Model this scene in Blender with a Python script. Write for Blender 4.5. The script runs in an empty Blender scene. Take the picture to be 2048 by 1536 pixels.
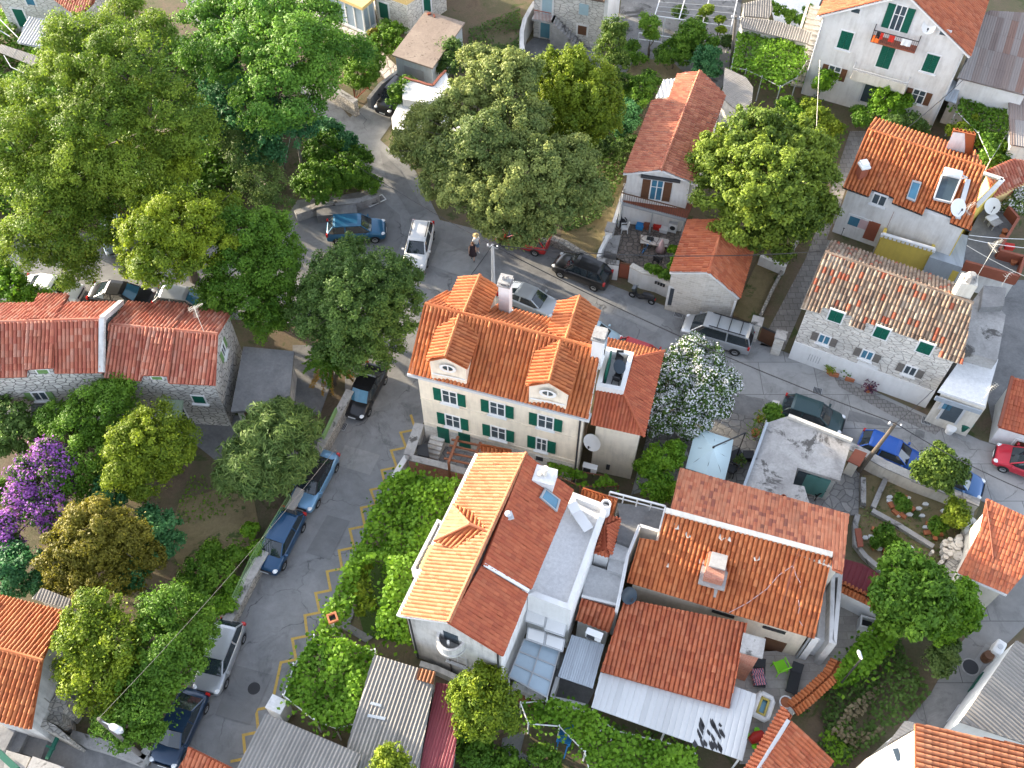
import bpy, math, random
import numpy as np
from mathutils import Vector, Matrix
random.seed(7); RNG = np.random.default_rng(7)
SC = bpy.context.scene; COL = SC.collection
R = math.radians; PI = math.pi
# camera
F = 2000.0; TH = R(55.4); CH = 54.0
CT, ST = math.cos(TH), math.sin(TH)
cam_d = bpy.data.cameras.new('camera'); cam = bpy.data.objects.new('camera', cam_d); COL.objects.link(cam)
cam.location = (0, 0, CH); cam.rotation_euler = (R(90) - TH, 0, 0)
cam_d.sensor_width = 36; cam_d.lens = 36 * F / 2048; cam_d.clip_end = 2000; cam_d.clip_start = 1
SC.camera = cam
def ray(x, y):
 u = (x - 1024) / F; v = (768 - y) / F
 return Vector((u, CT + v * ST, -ST + v * CT))
def P(x, y, z=0.0):
 """survey point: where the sight line of a photo pixel meets height z"""
 d = ray(x, y); t = (z - CH) / d.z
 return Vector((d.x * t, d.y * t, z))
def S(y, z=0.0):
 """photo pixels per metre across, at row y and height z"""
 d = ray(1024, y); t = (z - CH) / d.z
 return F / t
def plane(a, b, ze, c, zc):
 A = P(a[0], a[1], ze); B = P(b[0], b[1], ze); C = P(c[0], c[1], zc)
 n = (B - A).cross(C - A).normalized()
 if n.z < 0: n = -n
 return (A, n)
def onplane(p, pl):
 d = ray(*p); o = Vector((0, 0, CH))
 t = (pl[0] - o).dot(pl[1]) / d.dot(pl[1])
 return o + d * t
# object helpers
def link(o): COL.objects.link(o); return o
def meta(o, label=None, cat=None, group=None, kind=None):
 if label: o['label'] = label
 if cat: o['category'] = cat
 if group: o['group'] = group
 if kind: o['kind'] = kind
 return o
def thing(name, label, cat, loc=(0, 0, 0), group=None, rz=0.0):
 o = bpy.data.objects.new(name, None); o.empty_display_size = .3
 o.location = loc; o.rotation_euler = (0, 0, rz); link(o)
 return meta(o, label, cat, group)
def adopt(o, parent, world=True):
 o.parent = parent
 if world:
  M = Matrix.Identity(4); p = parent; chain = []
  while p is not None:
   chain.append(p); p = p.parent
  for q in reversed(chain):
   M = M @ q.matrix_parent_inverse @ Matrix.LocRotScale(q.location, q.rotation_euler, q.scale)
  o.matrix_parent_inverse = M.inverted()
def mesh_obj(name, verts, faces, mats, parent=None, uv=True, smooth=False, midx=None, world=True, uvs=None):
 me = bpy.data.meshes.new(name)
 me.from_pydata([tuple(v) for v in verts], [], faces)
 for m in (mats if isinstance(mats, (list, tuple)) else [mats]): me.materials.append(m)
 if midx is not None: me.polygons.foreach_set('material_index', midx)
 if smooth: me.polygons.foreach_set('use_smooth', [True] * len(me.polygons))
 if uvs is not None:
  l = me.uv_layers.new(name='UVMap'); l.data.foreach_set('uv', np.asarray(uvs, 'f').ravel())
 elif uv and len(faces): auto_uv(me)
 me.update()
 o = link(bpy.data.objects.new(name, me))
 if parent is not None: adopt(o, parent, world)
 return o
def auto_uv(me):
 n = len(me.loops); co = np.empty(len(me.vertices) * 3, 'f'); me.vertices.foreach_get('co', co); co = co.reshape(-1, 3)
 vi = np.empty(n, 'i'); me.loops.foreach_get('vertex_index', vi)
 nf = len(me.polygons); nr = np.empty(nf * 3, 'f'); me.polygons.foreach_get('normal', nr); nr = nr.reshape(-1, 3)
 lt = np.empty(nf, 'i'); me.polygons.foreach_get('loop_total', lt)
 N = np.repeat(nr, lt, axis=0)
 U = np.stack([-N[:, 1], N[:, 0], np.zeros(n)], 1); L = np.linalg.norm(U, axis=1)
 flat = L < .25
 U[~flat] /= L[~flat][:, None]; U[flat] = (1, 0, 0)
 V = np.cross(N, U); V[flat] = (0, 1, 0)
 p = co[vi]
 uv = np.stack([(p * U).sum(1), (p * V).sum(1)], 1).astype('f')
 l = me.uv_layers.new(name='UVMap'); l.data.foreach_set('uv', uv.ravel())
class MB:
 """collects shapes, build() links them as ONE mesh object"""
 def __init__(s): s.v = []; s.f = []; s.m = []; s.mi = 0
 def mat(s, i): s.mi = i; return s
 def add(s, vs, fs):
  b = len(s.v); s.v += [Vector(v) for v in vs]
  for f in fs: s.f.append([b + i for i in f]); s.m.append(s.mi)
  return s
 def poly(s, pts): return s.add(pts, [list(range(len(pts)))])
 def prism(s, pts, z0, z1, cap=True):
  n = len(pts)
  if sum(pts[i][0] * pts[(i + 1) % n][1] - pts[(i + 1) % n][0] * pts[i][1] for i in range(n)) < 0:
   pts = pts[::-1]
   if isinstance(z1, list): z1 = z1[::-1]
   if isinstance(z0, list): z0 = z0[::-1]
  z0 = z0 if isinstance(z0, list) else [z0] * n
  z1 = z1 if isinstance(z1, list) else [z1] * n
  vs = [(p[0], p[1], z0[i]) for i, p in enumerate(pts)] + [(p[0], p[1], z1[i]) for i, p in enumerate(pts)]
  fs = [[i, (i + 1) % n, n + (i + 1) % n, n + i] for i in range(n)]
  if cap: fs += [list(range(n, 2 * n)), list(range(n))[::-1]]
  return s.add(vs, fs)
 def obox(s, c, ax, ay, az):
  """box: centre and three half-axis vectors"""
  c, ax, ay, az = Vector(c), Vector(ax), Vector(ay), Vector(az)
  vs = [c + i * ax + j * ay + k * az for k in (-1, 1) for j in (-1, 1) for i in (-1, 1)]
  return s.add(vs, [[0, 2, 3, 1], [4, 5, 7, 6], [0, 1, 5, 4], [2, 6, 7, 3], [0, 4, 6, 2], [1, 3, 7, 5]])
 def box(s, c, size, rz=0.0):
  cr, sr = math.cos(rz), math.sin(rz)
  return s.obox(c, Vector((cr, sr, 0)) * size[0] / 2, Vector((-sr, cr, 0)) * size[1] / 2, Vector((0, 0, size[2] / 2)))
 def bar(s, a, b, w, h=None):
  """square bar between two points"""
  a, b = Vector(a), Vector(b); d = b - a; h = h or w
  side = d.cross(Vector((0, 0, 1)))
  side = side.normalized() if side.length > 1e-5 else Vector((1, 0, 0))
  up = side.cross(d).normalized()
  return s.obox((a + b) / 2, d / 2, side * w / 2, up * h / 2)
 def tube(s, pts, r, n=6, cap=True):
  pts = [Vector(p) for p in pts]; k = len(pts); rs = r if isinstance(r, (list, tuple)) else [r] * k
  vs = []; up = Vector((0, 0, 1))
  for i, p in enumerate(pts):
   d = (pts[min(i + 1, k - 1)] - pts[max(i - 1, 0)]).normalized()
   a = d.cross(up)
   a = a.normalized() if a.length > 1e-3 else Vector((1, 0, 0))
   b = d.cross(a).normalized()
   for j in range(n):
    t = 2 * PI * j / n; vs.append(p + (a * math.cos(t) + b * math.sin(t)) * rs[i])
  fs = [[i * n + j, i * n + (j + 1) % n, (i + 1) * n + (j + 1) % n, (i + 1) * n + j] for i in range(k - 1) for j in range(n)]
  if cap: fs += [list(range(n)), list(range((k - 1) * n, k * n))[::-1]]
  return s.add(vs, fs)
 def lathe(s, c, prof, n=16, cap=True, sx=1, sy=1):
  c = Vector(c); k = len(prof)
  vs = [c + Vector((sx * r * math.cos(2 * PI * j / n), sy * r * math.sin(2 * PI * j / n), z)) for r, z in prof for j in range(n)]
  fs = [[i * n + j, i * n + (j + 1) % n, (i + 1) * n + (j + 1) % n, (i + 1) * n + j] for i in range(k - 1) for j in range(n)]
  if cap: fs += [list(range(n))[::-1], list(range((k - 1) * n, k * n))]
  return s.add(vs, fs)
 def build(s, name, mats, parent=None, smooth=False, bevel=0, world=True):
  o = mesh_obj(name, s.v, s.f, mats, parent, smooth=smooth, midx=s.m, world=world)
  if bevel:
   b = o.modifiers.new('bevel', 'BEVEL'); b.width = bevel; b.segments = 2; b.limit_method = 'ANGLE'
  return o
def px(pts, z): return [P(p[0], p[1], z) for p in pts]
def inset(pts, d):
 """shrink a plan polygon by d metres"""
 n = len(pts); a = sum(pts[i][0] * pts[(i + 1) % n][1] - pts[(i + 1) % n][0] * pts[i][1] for i in range(n))
 sg = 1 if a > 0 else -1; out = []
 for i in range(n):
  p0, p1, p2 = (Vector(pts[j % n][:2]) for j in (i - 1, i, i + 1))
  e1 = (p1 - p0).normalized(); e2 = (p2 - p1).normalized()
  n1 = Vector((-e1.y, e1.x)) * sg; n2 = Vector((-e2.y, e2.x)) * sg
  m = n1 + n2; k = m.dot(n1)
  m = m / k if k > .2 else n1
  out.append(Vector((p1.x + m.x * d, p1.y + m.y * d, pts[i][2] if len(pts[i]) > 2 else 0)))
 return out
# materials
class NT:
 def __init__(s, name):
  s.m = bpy.data.materials.new(name); s.m.use_nodes = True; s.t = s.m.node_tree; s.t.nodes.clear()
  s.out = s.n('ShaderNodeOutputMaterial'); s.b = s.n('ShaderNodeBsdfPrincipled'); s.l(s.b.outputs[0], s.out.inputs[0])
 def n(s, ty, **kw):
  x = s.t.nodes.new(ty)
  for k, v in kw.items(): setattr(x, k, v)
  return x
 def l(s, a, b): s.t.links.new(a, b)
 def uv(s): return s.n('ShaderNodeUVMap').outputs[0]
 def pos(s): return s.n('ShaderNodeNewGeometry').outputs['Position']
 def scale(s, v, k):
  x = s.n('ShaderNodeVectorMath', operation='MULTIPLY'); s.l(v, x.inputs[0]); x.inputs[1].default_value = k if isinstance(k, tuple) else (k, k, k); return x.outputs[0]
 def noise(s, v, sc, det=4, rough=.6, dist=0):
  x = s.n('ShaderNodeTexNoise'); s.l(v, x.inputs['Vector']); x.inputs['Scale'].default_value = sc; x.inputs['Detail'].default_value = det
  x.inputs['Roughness'].default_value = rough; x.inputs['Distortion'].default_value = dist; return x.outputs['Fac']
 def ramp(s, f, stops, interp='LINEAR'):
  x = s.n('ShaderNodeValToRGB'); s.l(f, x.inputs[0]); r = x.color_ramp; r.interpolation = interp
  while len(r.elements) < len(stops): r.elements.new(.5)
  for e, (p, c) in zip(r.elements, stops):
   e.position = p; e.color = (c if isinstance(c, tuple) else (c, c, c)) + ((1,) if not isinstance(c, tuple) or len(c) == 3 else ())
  return x.outputs[0]
 def mix(s, f, a, b, mode='MIX'):
  x = s.n('ShaderNodeMix', data_type='RGBA', blend_type=mode)
  for i, v in ((0, f), (6, a), (7, b)):
   if isinstance(v, (int, float)): x.inputs[i].default_value = v
   elif isinstance(v, tuple): x.inputs[i].default_value = v + (1,)
   else: s.l(v, x.inputs[i])
  return x.outputs[2]
 def math(s, op, a, b=0.0):
  x = s.n('ShaderNodeMath', operation=op)
  for i, v in ((0, a), (1, b)):
   if isinstance(v, (int, float)): x.inputs[i].default_value = v
   else: s.l(v, x.inputs[i])
  return x.outputs[0]
 def bump(s, h, st=.3, d=.02):
  x = s.n('ShaderNodeBump'); s.l(h, x.inputs['Height']); x.inputs['Strength'].default_value = st; x.inputs['Distance'].default_value = d; s.l(x.outputs[0], s.b.inputs['Normal'])
 def fin(s, col, rough=.8, metal=0, spec=.3):
  if isinstance(col, tuple): s.b.inputs['Base Color'].default_value = col + (1,)
  else: s.l(col, s.b.inputs['Base Color'])
  if isinstance(rough, (int, float)): s.b.inputs['Roughness'].default_value = rough
  else: s.l(rough, s.b.inputs['Roughness'])
  s.b.inputs['Metallic'].default_value = metal; s.b.inputs['Specular IOR Level'].default_value = spec
  return s.m
def mul(c, k): return tuple(min(1, x * k) for x in c)
def paint(name, col, rough=.6, var=.25, sc=2.0, metal=0, spec=.3):
 t = NT(name); p = t.pos(); f = t.noise(p, sc, 5); g = t.noise(p, sc * 9, 3)
 c = t.mix(f, mul(col, 1 - var), mul(col, 1 + var * .6)); c = t.mix(t.math('MULTIPLY', g, .35), c, mul(col, 1 - var * 1.2))
 return t.fin(c, rough, metal, spec)
def plaster(name, col, stain=(.25, .22, .18), amt=.5):
 t = NT(name); uv = t.uv(); p = t.pos()
 f = t.noise(p, .6, 6, .7); streak = t.noise(t.scale(uv, (2.2, .25, 1)), 1.5, 5, .65)
 m = t.math('MULTIPLY', t.ramp(t.math('MULTIPLY', f, streak), [(.2, 0.0), (.42, 1.0)]), amt)
 c = t.mix(t.noise(p, 3, 4), mul(col, .9), mul(col, 1.06)); c = t.mix(m, c, stain)
 h = t.noise(p, 30, 3); t.bump(h, .2, .01)
 return t.fin(c, .85)
def tiles(name, cols, pos=None, dirt=(.10, .07, .05), dirt_amt=.5, patch=.8, lichen=None, rough=.75):
 """fired clay tiles: one tone per tile (UV counts tiles), patches of wear"""
 t = NT(name); uv = t.uv()
 fl = t.n('ShaderNodeVectorMath', operation='FLOOR'); t.l(uv, fl.inputs[0])
 wn = t.n('ShaderNodeTexWhiteNoise', noise_dimensions='2D'); t.l(fl.outputs[0], wn.inputs['Vector'])
 n = len(cols); c = t.ramp(wn.outputs['Value'], [((pos[i] if pos else i / n), cols[i]) for i in range(n)], 'CONSTANT' if pos else 'LINEAR')
 P_ = t.pos()
 c = t.mix(t.noise(P_, .5, 5, .65), mul3(t, c, 1 - .28 * patch), mul3(t, c, 1 + .16 * patch))
 d = t.ramp(t.noise(t.scale(uv, (.35, .12, 1)), 1.0, 6, .75), [(.48, 0.0), (.75, 1.0)])
 c = t.mix(t.math('MULTIPLY', d, dirt_amt), c, dirt)
 if lichen:
  k = t.ramp(t.noise(P_, 7, 5, .7), [(.58, 0.0), (.66, 1.0)]); c = t.mix(t.math('MULTIPLY', k, lichen[1]), c, lichen[0])
 # shade-free grain
 c = t.mix(t.math('MULTIPLY', t.noise(P_, 22, 3), .3), c, dirt)
 t.bump(t.noise(P_, 40, 3), .15, .01)
 return t.fin(c, rough, 0, .25)
def mul3(t, c, k):
 x = t.n('ShaderNodeMix', data_type='RGBA', blend_type='MULTIPLY'); x.inputs[0].default_value = 1; t.l(c, x.inputs[6]); x.inputs[7].default_value = (k, k, k, 1); return x.outputs[2]
def stone(name, cols, mortar, bw=.45, bh=.22, gap=.02, rubble=False, edge=.05):
 t = NT(name); uv = t.uv(); p = t.pos()
 if rubble:
  dv = t.n('ShaderNodeVectorMath', operation='ADD'); t.l(uv, dv.inputs[0])
  nz = t.n('ShaderNodeTexNoise'); t.l(uv, nz.inputs['Vector']); nz.inputs['Scale'].default_value = 2
  sc = t.scale(nz.outputs['Color'], .25); t.l(sc, dv.inputs[1])
  v = t.scale(dv.outputs[0], (1 / bw, 1 / bh, 1))
  vo = t.n('ShaderNodeTexVoronoi', feature='DISTANCE_TO_EDGE', voronoi_dimensions='2D'); t.l(v, vo.inputs['Vector']); vo.inputs['Scale'].default_value = 1
  vc = t.n('ShaderNodeTexVoronoi', feature='F1', voronoi_dimensions='2D'); t.l(v, vc.inputs['Vector']); vc.inputs['Scale'].default_value = 1
  m = t.ramp(vo.outputs['Distance'], [(edge * .5, 1.0), (edge * 1.4, 0.0)])
  wn = t.n('ShaderNodeTexWhiteNoise'); t.l(vc.outputs['Color'], wn.inputs['Vector']); f = wn.outputs['Value']
 else:
  br = t.n('ShaderNodeTexBrick'); t.l(uv, br.inputs['Vector']); br.inputs['Scale'].default_value = 1
  br.inputs['Brick Width'].default_value = bw; br.inputs['Row Height'].default_value = bh; br.inputs['Mortar Size'].default_value = gap
  br.inputs['Mortar Smooth'].default_value = .3; br.inputs['Color1'].default_value = (0, 0, 0, 1); br.inputs['Color2'].default_value = (1, 1, 1, 1); br.inputs['Mortar'].default_value = (.5, .5, .5, 1)
  m = br.outputs['Fac']; f = br.outputs['Color']
 c = t.ramp(f, [(i / max(1, len(cols) - 1), cols[i]) for i in range(len(cols))])
 c = t.mix(t.noise(p, 6, 5), mul3(t, c, .75), mul3(t, c, 1.15)); c = t.mix(t.ramp(t.noise(p, .7, 6, .7), [(.45, 0.0), (.8, .55)]), c, mul(mortar, .7))
 c = t.mix(m, c, mortar); t.bump(t.math('SUBTRACT', t.noise(p, 12, 4), t.math('MULTIPLY', m, 1.5)), .5, .03)
 return t.fin(c, .9)
def ground_mat(name, cols, sc=.35, fine=8, bump=.4, spots=None):
 t = NT(name); p = t.pos(); f = t.noise(p, sc, 8, .7, .6)
 n = len(cols); c = t.ramp(f, [(.25 + .5 * i / max(1, n - 1), cols[i]) for i in range(n)])
 g = t.noise(p, fine, 6, .75); c = t.mix(g, mul3(t, c, .6), mul3(t, c, 1.35))
 if spots:
  k = t.ramp(t.noise(p, spots[1], 5, .7, .5), [(spots[2], 0.0), (spots[2] + .07, 1.0)]); c = t.mix(k, c, spots[0])
 t.bump(g, bump, .05); return t.fin(c, .95)
def asphalt(name, base, crack=True, joints=0):
 t = NT(name); p = t.pos()
 big = t.noise(p, .12, 6, .6, .8); mid = t.noise(t.scale(p, (1, 1, 1)), .9, 8, .72, .4); fine = t.noise(p, 26, 4, .8)
 c = t.mix(big, mul(base, .62), mul(base, 1.3)); c = t.mix(t.ramp(mid, [(.35, 0.0), (.72, 1.0)]), c, mul(base, 1.45))
 c = t.mix(t.ramp(t.noise(p, .35, 7, .75, 1.2), [(.53, 0.0), (.66, .75)]), c, mul(base, .52))
 c = t.mix(t.math('MULTIPLY', fine, .45), c, mul(base, .6))
 if crack:
  dv = t.n('ShaderNodeVectorMath', operation='ADD'); t.l(p, dv.inputs[0])
  nz = t.n('ShaderNodeTexNoise'); t.l(p, nz.inputs['Vector']); nz.inputs['Scale'].default_value = .9; nz.inputs['Detail'].default_value = 6
  t.l(t.scale(nz.outputs['Color'], 1.6), dv.inputs[1])
  vo = t.n('ShaderNodeTexVoronoi', feature='DISTANCE_TO_EDGE', voronoi_dimensions='2D'); t.l(dv.outputs[0], vo.inputs['Vector']); vo.inputs['Scale'].default_value = .28
  k = t.math('MULTIPLY', t.ramp(vo.outputs['Distance'], [(.004, 1.0), (.013, 0.0)]), t.ramp(t.noise(p, .3, 3), [(.45, 0.0), (.6, .8)]))
  c = t.mix(k, c, mul(base, .3))
 if joints:
  br = t.n('ShaderNodeTexBrick'); t.l(t.uv(), br.inputs['Vector']); br.inputs['Brick Width'].default_value = joints * 1.4; br.inputs['Row Height'].default_value = joints; br.inputs['Mortar Size'].default_value = .02; br.inputs['Scale'].default_value = 1
  br.inputs['Color1'].default_value = (0, 0, 0, 1); br.inputs['Color2'].default_value = (1, 1, 1, 1)
  c = t.mix(t.math('MULTIPLY', br.outputs['Color'], .35), c, mul(base, 1.35)); c = t.mix(br.outputs['Fac'], c, mul(base, .45))
 t.bump(t.math('ADD', fine, mid), .25, .01); return t.fin(c, .9)
def crazy(name, stones, grout, size=.5, edge=.06):
 return stone(name, stones, grout, size, size, rubble=True, edge=edge)
def leafmat(name, dark, light, trans=.35, hue=None):
 t = NT(name); a = t.n('ShaderNodeAttribute', attribute_name='tint')
 c = t.ramp(a.outputs['Fac'], [(0, dark), (.55, tuple((dark[i] + light[i]) / 2 for i in range(3))), (1, light)] if hue is None else [(0, dark), (.4, light), (.86, light), (.9, hue), (1, hue)])
 d = t.b; t.l(c, d.inputs['Base Color']); d.inputs['Roughness'].default_value = .6; d.inputs['Specular IOR Level'].default_value = .25
 tr = t.n('ShaderNodeBsdfTranslucent'); t.l(c, tr.inputs[0]); mx = t.n('ShaderNodeMixShader'); mx.inputs[0].default_value = trans
 t.l(d.outputs[0], mx.inputs[1]); t.l(tr.outputs[0], mx.inputs[2]); t.l(mx.outputs[0], t.out.inputs[0]); return t.m
def glassy(name, col, rough=.08, spec=.8, var=.5):
 t = NT(name); p = t.pos(); c = t.mix(t.noise(p, 1.1, 3), mul(col, 1 - var), mul(col, 1 + var)); return t.fin(c, rough, 0, spec)
def carpaint(name, col, metal=.0):
 t = NT(name); t.b.inputs['Coat Weight'].default_value = .5; t.b.inputs['Coat Roughness'].default_value = .08
 p = t.pos(); c = t.mix(t.math('MULTIPLY', t.noise(p, 9, 5, .7), .12), col, (.1, .095, .09)); return t.fin(c, .3, metal, .4)
M = {}
TC = dict(
 bright=[(.42, .118, .036), (.50, .155, .05), (.46, .13, .04), (.53, .18, .065), (.37, .095, .028)],
 red=[(.42, .095, .04), (.46, .115, .05), (.40, .09, .04), (.50, .135, .06), (.38, .082, .037)],
 brick=[(.47, .125, .052), (.51, .15, .066), (.44, .115, .047), (.54, .175, .085), (.39, .095, .042)],
 pale=[(.44, .165, .078), (.47, .19, .095), (.42, .15, .07), (.50, .215, .11), (.385, .135, .06)],
 mix=[(.46, .145, .088), (.49, .165, .10), (.42, .125, .075), (.52, .20, .13), (.54, .26, .185), (.40, .11, .07)])
M['t_bright'] = tiles('clay_tiles_bright', TC['bright'], dirt_amt=.28, patch=.6)
M['t_red'] = tiles('clay_tiles_red', TC['red'], dirt_amt=.3, patch=.5)
M['t_brick'] = tiles('clay_tiles_brick', TC['brick'], dirt_amt=.4, lichen=((.40, .33, .25), .25))
M['t_pale'] = tiles('clay_tiles_pale', TC['pale'], dirt_amt=.25, patch=.5)
M['t_mix'] = tiles('clay_tiles_mixed', TC['mix'], dirt_amt=.4)
M['t_old'] = tiles('clay_tiles_old', [(.28, .195, .135), (.34, .255, .185), (.21, .14, .10), (.37, .29, .215), (.31, .21, .145), (.38, .10, .05), (.17, .115, .085), (.33, .235, .165)],
     pos=[0, .2, .36, .5, .66, .78, .855, .92], dirt=(.045, .033, .026), dirt_amt=.6, lichen=((.30, .28, .22), .3))
M['t_worn'] = tiles('clay_tiles_worn', [(.50, .18, .095), (.53, .205, .11), (.47, .16, .08), (.43, .13, .065), (.28, .085, .055)], pos=[0, .3, .55, .75, .9], dirt=(.10, .055, .04), dirt_amt=.55)
M['t_rose'] = tiles('clay_tiles_rose', [(.44, .15, .085), (.48, .18, .10), (.41, .13, .075), (.52, .21, .125), (.36, .11, .065)], dirt_amt=.35, patch=.6)
M['cream'] = plaster('cream_plaster', (.73, .645, .52), amt=.35)
M['white'] = plaster('white_plaster', (.67, .66, .64), stain=(.36, .33, .30), amt=.55)
M['whiteclean'] = plaster('clean_white_plaster', (.70, .70, .69), stain=(.45, .43, .4), amt=.35)
M['offwhite'] = plaster('off_white_plaster', (.66, .62, .54), stain=(.3, .26, .2), amt=.5)
M['yellow'] = plaster('yellow_plaster', (.62, .47, .10), stain=(.35, .26, .08), amt=.4)
M['ochre'] = plaster('ochre_plaster', (.66, .47, .20), stain=(.4, .3, .15), amt=.3)
M['greywash'] = plaster('grey_washed_plaster', (.52, .51, .49), stain=(.2, .19, .18), amt=.8)
M['concrete'] = ground_mat('weathered_concrete', [(.15, .145, .14), (.26, .25, .24), (.36, .35, .335), (.31, .30, .28)], .45, 7, .25, spots=((.09, .085, .08), .7, .56))
M['concrete2'] = ground_mat('dark_concrete', [(.11, .11, .11), (.18, .18, .18), (.25, .245, .24)], .5, 6, .25)
M['terrace'] = ground_mat('pale_terrace_screed', [(.55, .55, .55), (.64, .64, .635), (.70, .695, .69)], .5, 5, .1)
M['slab'] = ground_mat('brown_slab_roof', [(.20, .15, .12), (.26, .205, .165), (.32, .26, .21)], .5, 5, .25, spots=((.12, .09, .07), 2.5, .6))
M['stone_pale'] = stone('pale_limestone_masonry', [(.52, .48, .41), (.62, .58, .52), (.46, .42, .36), (.66, .63, .58)], (.60, .57, .52), .42, .20, .018)
M['stone_grey'] = stone('grey_limestone_masonry', [(.44, .42, .39), (.56, .54, .50), (.49, .465, .43), (.63, .61, .57)], (.13, .125, .12), .48, .27, rubble=True, edge=.07)
M['stone_white'] = stone('white_limestone_masonry', [(.56, .53, .48), (.66, .63, .58), (.60, .57, .52)], (.27, .25, .225), .55, .27, rubble=True, edge=.055)
M['stone_wall'] = stone('rubble_wall_stone', [(.28, .265, .24), (.40, .38, .34), (.34, .31, .27), (.48, .45, .40)], (.16, .15, .135), .35, .22, rubble=True, edge=.09)
M['brickwork'] = stone('thin_red_brickwork', [(.40, .14, .085), (.46, .19, .12), (.35, .11, .07)], (.42, .28, .22), .25, .07, .008)
M['crazy'] = crazy('crazy_paving', [(.27, .265, .255), (.21, .205, .20), (.31, .30, .285)], (.135, .132, .128), .5, .055)
M['crazy_pale'] = crazy('pale_crazy_paving', [(.52, .47, .42), (.58, .53, .48)], (.24, .2, .18), .8, .06)
M['crazy_brown'] = crazy('brown_cobbles', [(.19, .155, .13), (.25, .21, .18), (.15, .125, .105)], (.09, .08, .07), .35, .1)
M['asphalt'] = asphalt('street_asphalt', (.205, .207, .208))
M['asphalt_pale'] = asphalt('pale_street_concrete', (.25, .25, .246), joints=2.6)
M['lane'] = asphalt('lane_concrete', (.20, .195, .188), joints=3.5)
M['paver'] = stone('path_pavers', [(.18, .165, .15), (.26, .245, .225), (.22, .205, .19)], (.10, .095, .09), .55, .5, .02)
M['deck'] = stone('terrace_pavers', [(.34, .31, .28), (.42, .39, .355), (.38, .35, .315)], (.25, .23, .21), 1.2, .45, .012)
M['dirt'] = ground_mat('garden_soil', [(.085, .062, .042), (.14, .105, .07), (.10, .095, .05), (.17, .13, .09)], .4, 6, .5, spots=((.055, .075, .022), .5, .58))
M['drygrass'] = ground_mat('dry_grass', [(.13, .105, .055), (.20, .16, .085), (.10, .10, .04)], .5, 8, .6, spots=((.06, .085, .025), .6, .55))
M['lawn'] = ground_mat('lawn', [(.03, .055, .012), (.045, .08, .018), (.06, .09, .025)], .5, 10, .6)
M['green'] = paint('green_shutter_paint', (.006, .095, .062), .5, .15)
M['green2'] = paint('olive_green_paint', (.16, .27, .10), .6, .15)
M['whitep'] = paint('white_paint', (.70, .70, .69), .45, .06)
M['greyp'] = paint('grey_metal_paint', (.32, .33, .34), .45, .15)
M['lgrey'] = paint('light_grey_metal', (.50, .51, .52), .4, .12)
M['darkm'] = paint('dark_metal', (.035, .035, .038), .45, .2)
M['brownw'] = paint('brown_wood', (.13, .062, .033), .6, .25, 3)
M['redwood'] = paint('red_brown_wood', (.22, .085, .045), .6, .2, 3)
M['rust'] = paint('rusty_red_metal', (.27, .085, .05), .65, .25, 3)
M['greywood'] = paint('grey_weathered_wood', (.16, .145, .13), .8, .3, 5)
M['bark'] = paint('tree_bark', (.12, .10, .08), .9, .35, 4)
M['glass'] = glassy('window_glass', (.05, .07, .085), .06)
M['glassb'] = glassy('blue_sky_glass', (.05, .16, .24), .06)
M['carglass'] = glassy('car_glass', (.016, .024, .03), .04, .9, .3)
M['tyre'] = paint('tyre_rubber', (.018, .018, .019), .85, .1)
M['rim'] = paint('alloy_rim', (.42, .43, .44), .3, .05, metal=.6)
M['lamp'] = paint('lamp_lens', (.72, .74, .76), .15, .05, spec=.8)
M['tail'] = paint('tail_lamp_red', (.45, .018, .015), .25, .1, spec=.6)
M['black'] = paint('black_plastic', (.022, .022, .024), .5, .15)
M['terracotta'] = paint('terracotta_pot', (.42, .15, .07), .8, .15, 6)
M['skin'] = paint('skin', (.50, .30, .21), .6, .05)
M['blue'] = paint('blue_plastic', (.03, .22, .50), .4, .1)
M['red'] = paint('red_plastic', (.55, .035, .025), .4, .1)
M['orange'] = paint('orange_cloth', (.85, .17, .03), .7, .1)
M['lime'] = paint('lime_green_plastic', (.22, .62, .02), .4, .08)
M['pink'] = paint('faded_pink_cloth', (.52, .36, .36), .8, .1)
M['yline'] = ground_mat('yellow_road_paint', [(.44, .29, .075), (.50, .34, .09), (.30, .22, .11)], 3, 14, .1)
def corr(name, col, var=.3, patchcols=None, rough=.75):
 t = NT(name); uv = t.uv(); p = t.pos()
 c = t.mix(t.noise(p, .7, 6, .7), mul(col, 1 - var), mul(col, 1 + var)); c = t.mix(t.ramp(t.noise(t.scale(uv, (.9, .09, 1)), 2.2, 5, .7), [(.45, 0.0), (.7, .6)]), c, mul(col, .5))
 if patchcols:
  s = t.scale(uv, (patchcols[1], patchcols[2], 1)); fl = t.n('ShaderNodeVectorMath', operation='FLOOR'); t.l(s, fl.inputs[0])
  wn = t.n('ShaderNodeTexWhiteNoise', noise_dimensions='2D'); t.l(fl.outputs[0], wn.inputs['Vector'])
  c = t.mix(.6, c, t.ramp(wn.outputs['Value'], [(i / len(patchcols[0]), k) for i, k in enumerate(patchcols[0])], 'CONSTANT'))
 c = t.mix(t.math('MULTIPLY', t.noise(p, 18, 4, .7), .4), c, mul(col, .55)); return t.fin(c, rough)
M['c_grey'] = corr('grey_fibre_cement', (.265, .25, .23), .3)
M['c_brown'] = corr('brown_grey_fibre_cement', (.24, .19, .165), .35, ([(.24, .18, .155), (.30, .27, .25), (.20, .15, .135), (.36, .35, .34), (.25, .12, .08), (.27, .22, .2)], .33, .45))
M['c_maroon'] = corr('maroon_sheet_metal', (.20, .035, .045), .2, rough=.5)
M['c_white'] = corr('white_sheet_metal', (.54, .55, .55), .15, rough=.5)
M['c_blue'] = corr('blue_grey_sheet', (.36, .40, .44), .12, rough=.5)
M['c_rust'] = corr('rust_sheet', (.32, .13, .06), .3)
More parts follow.
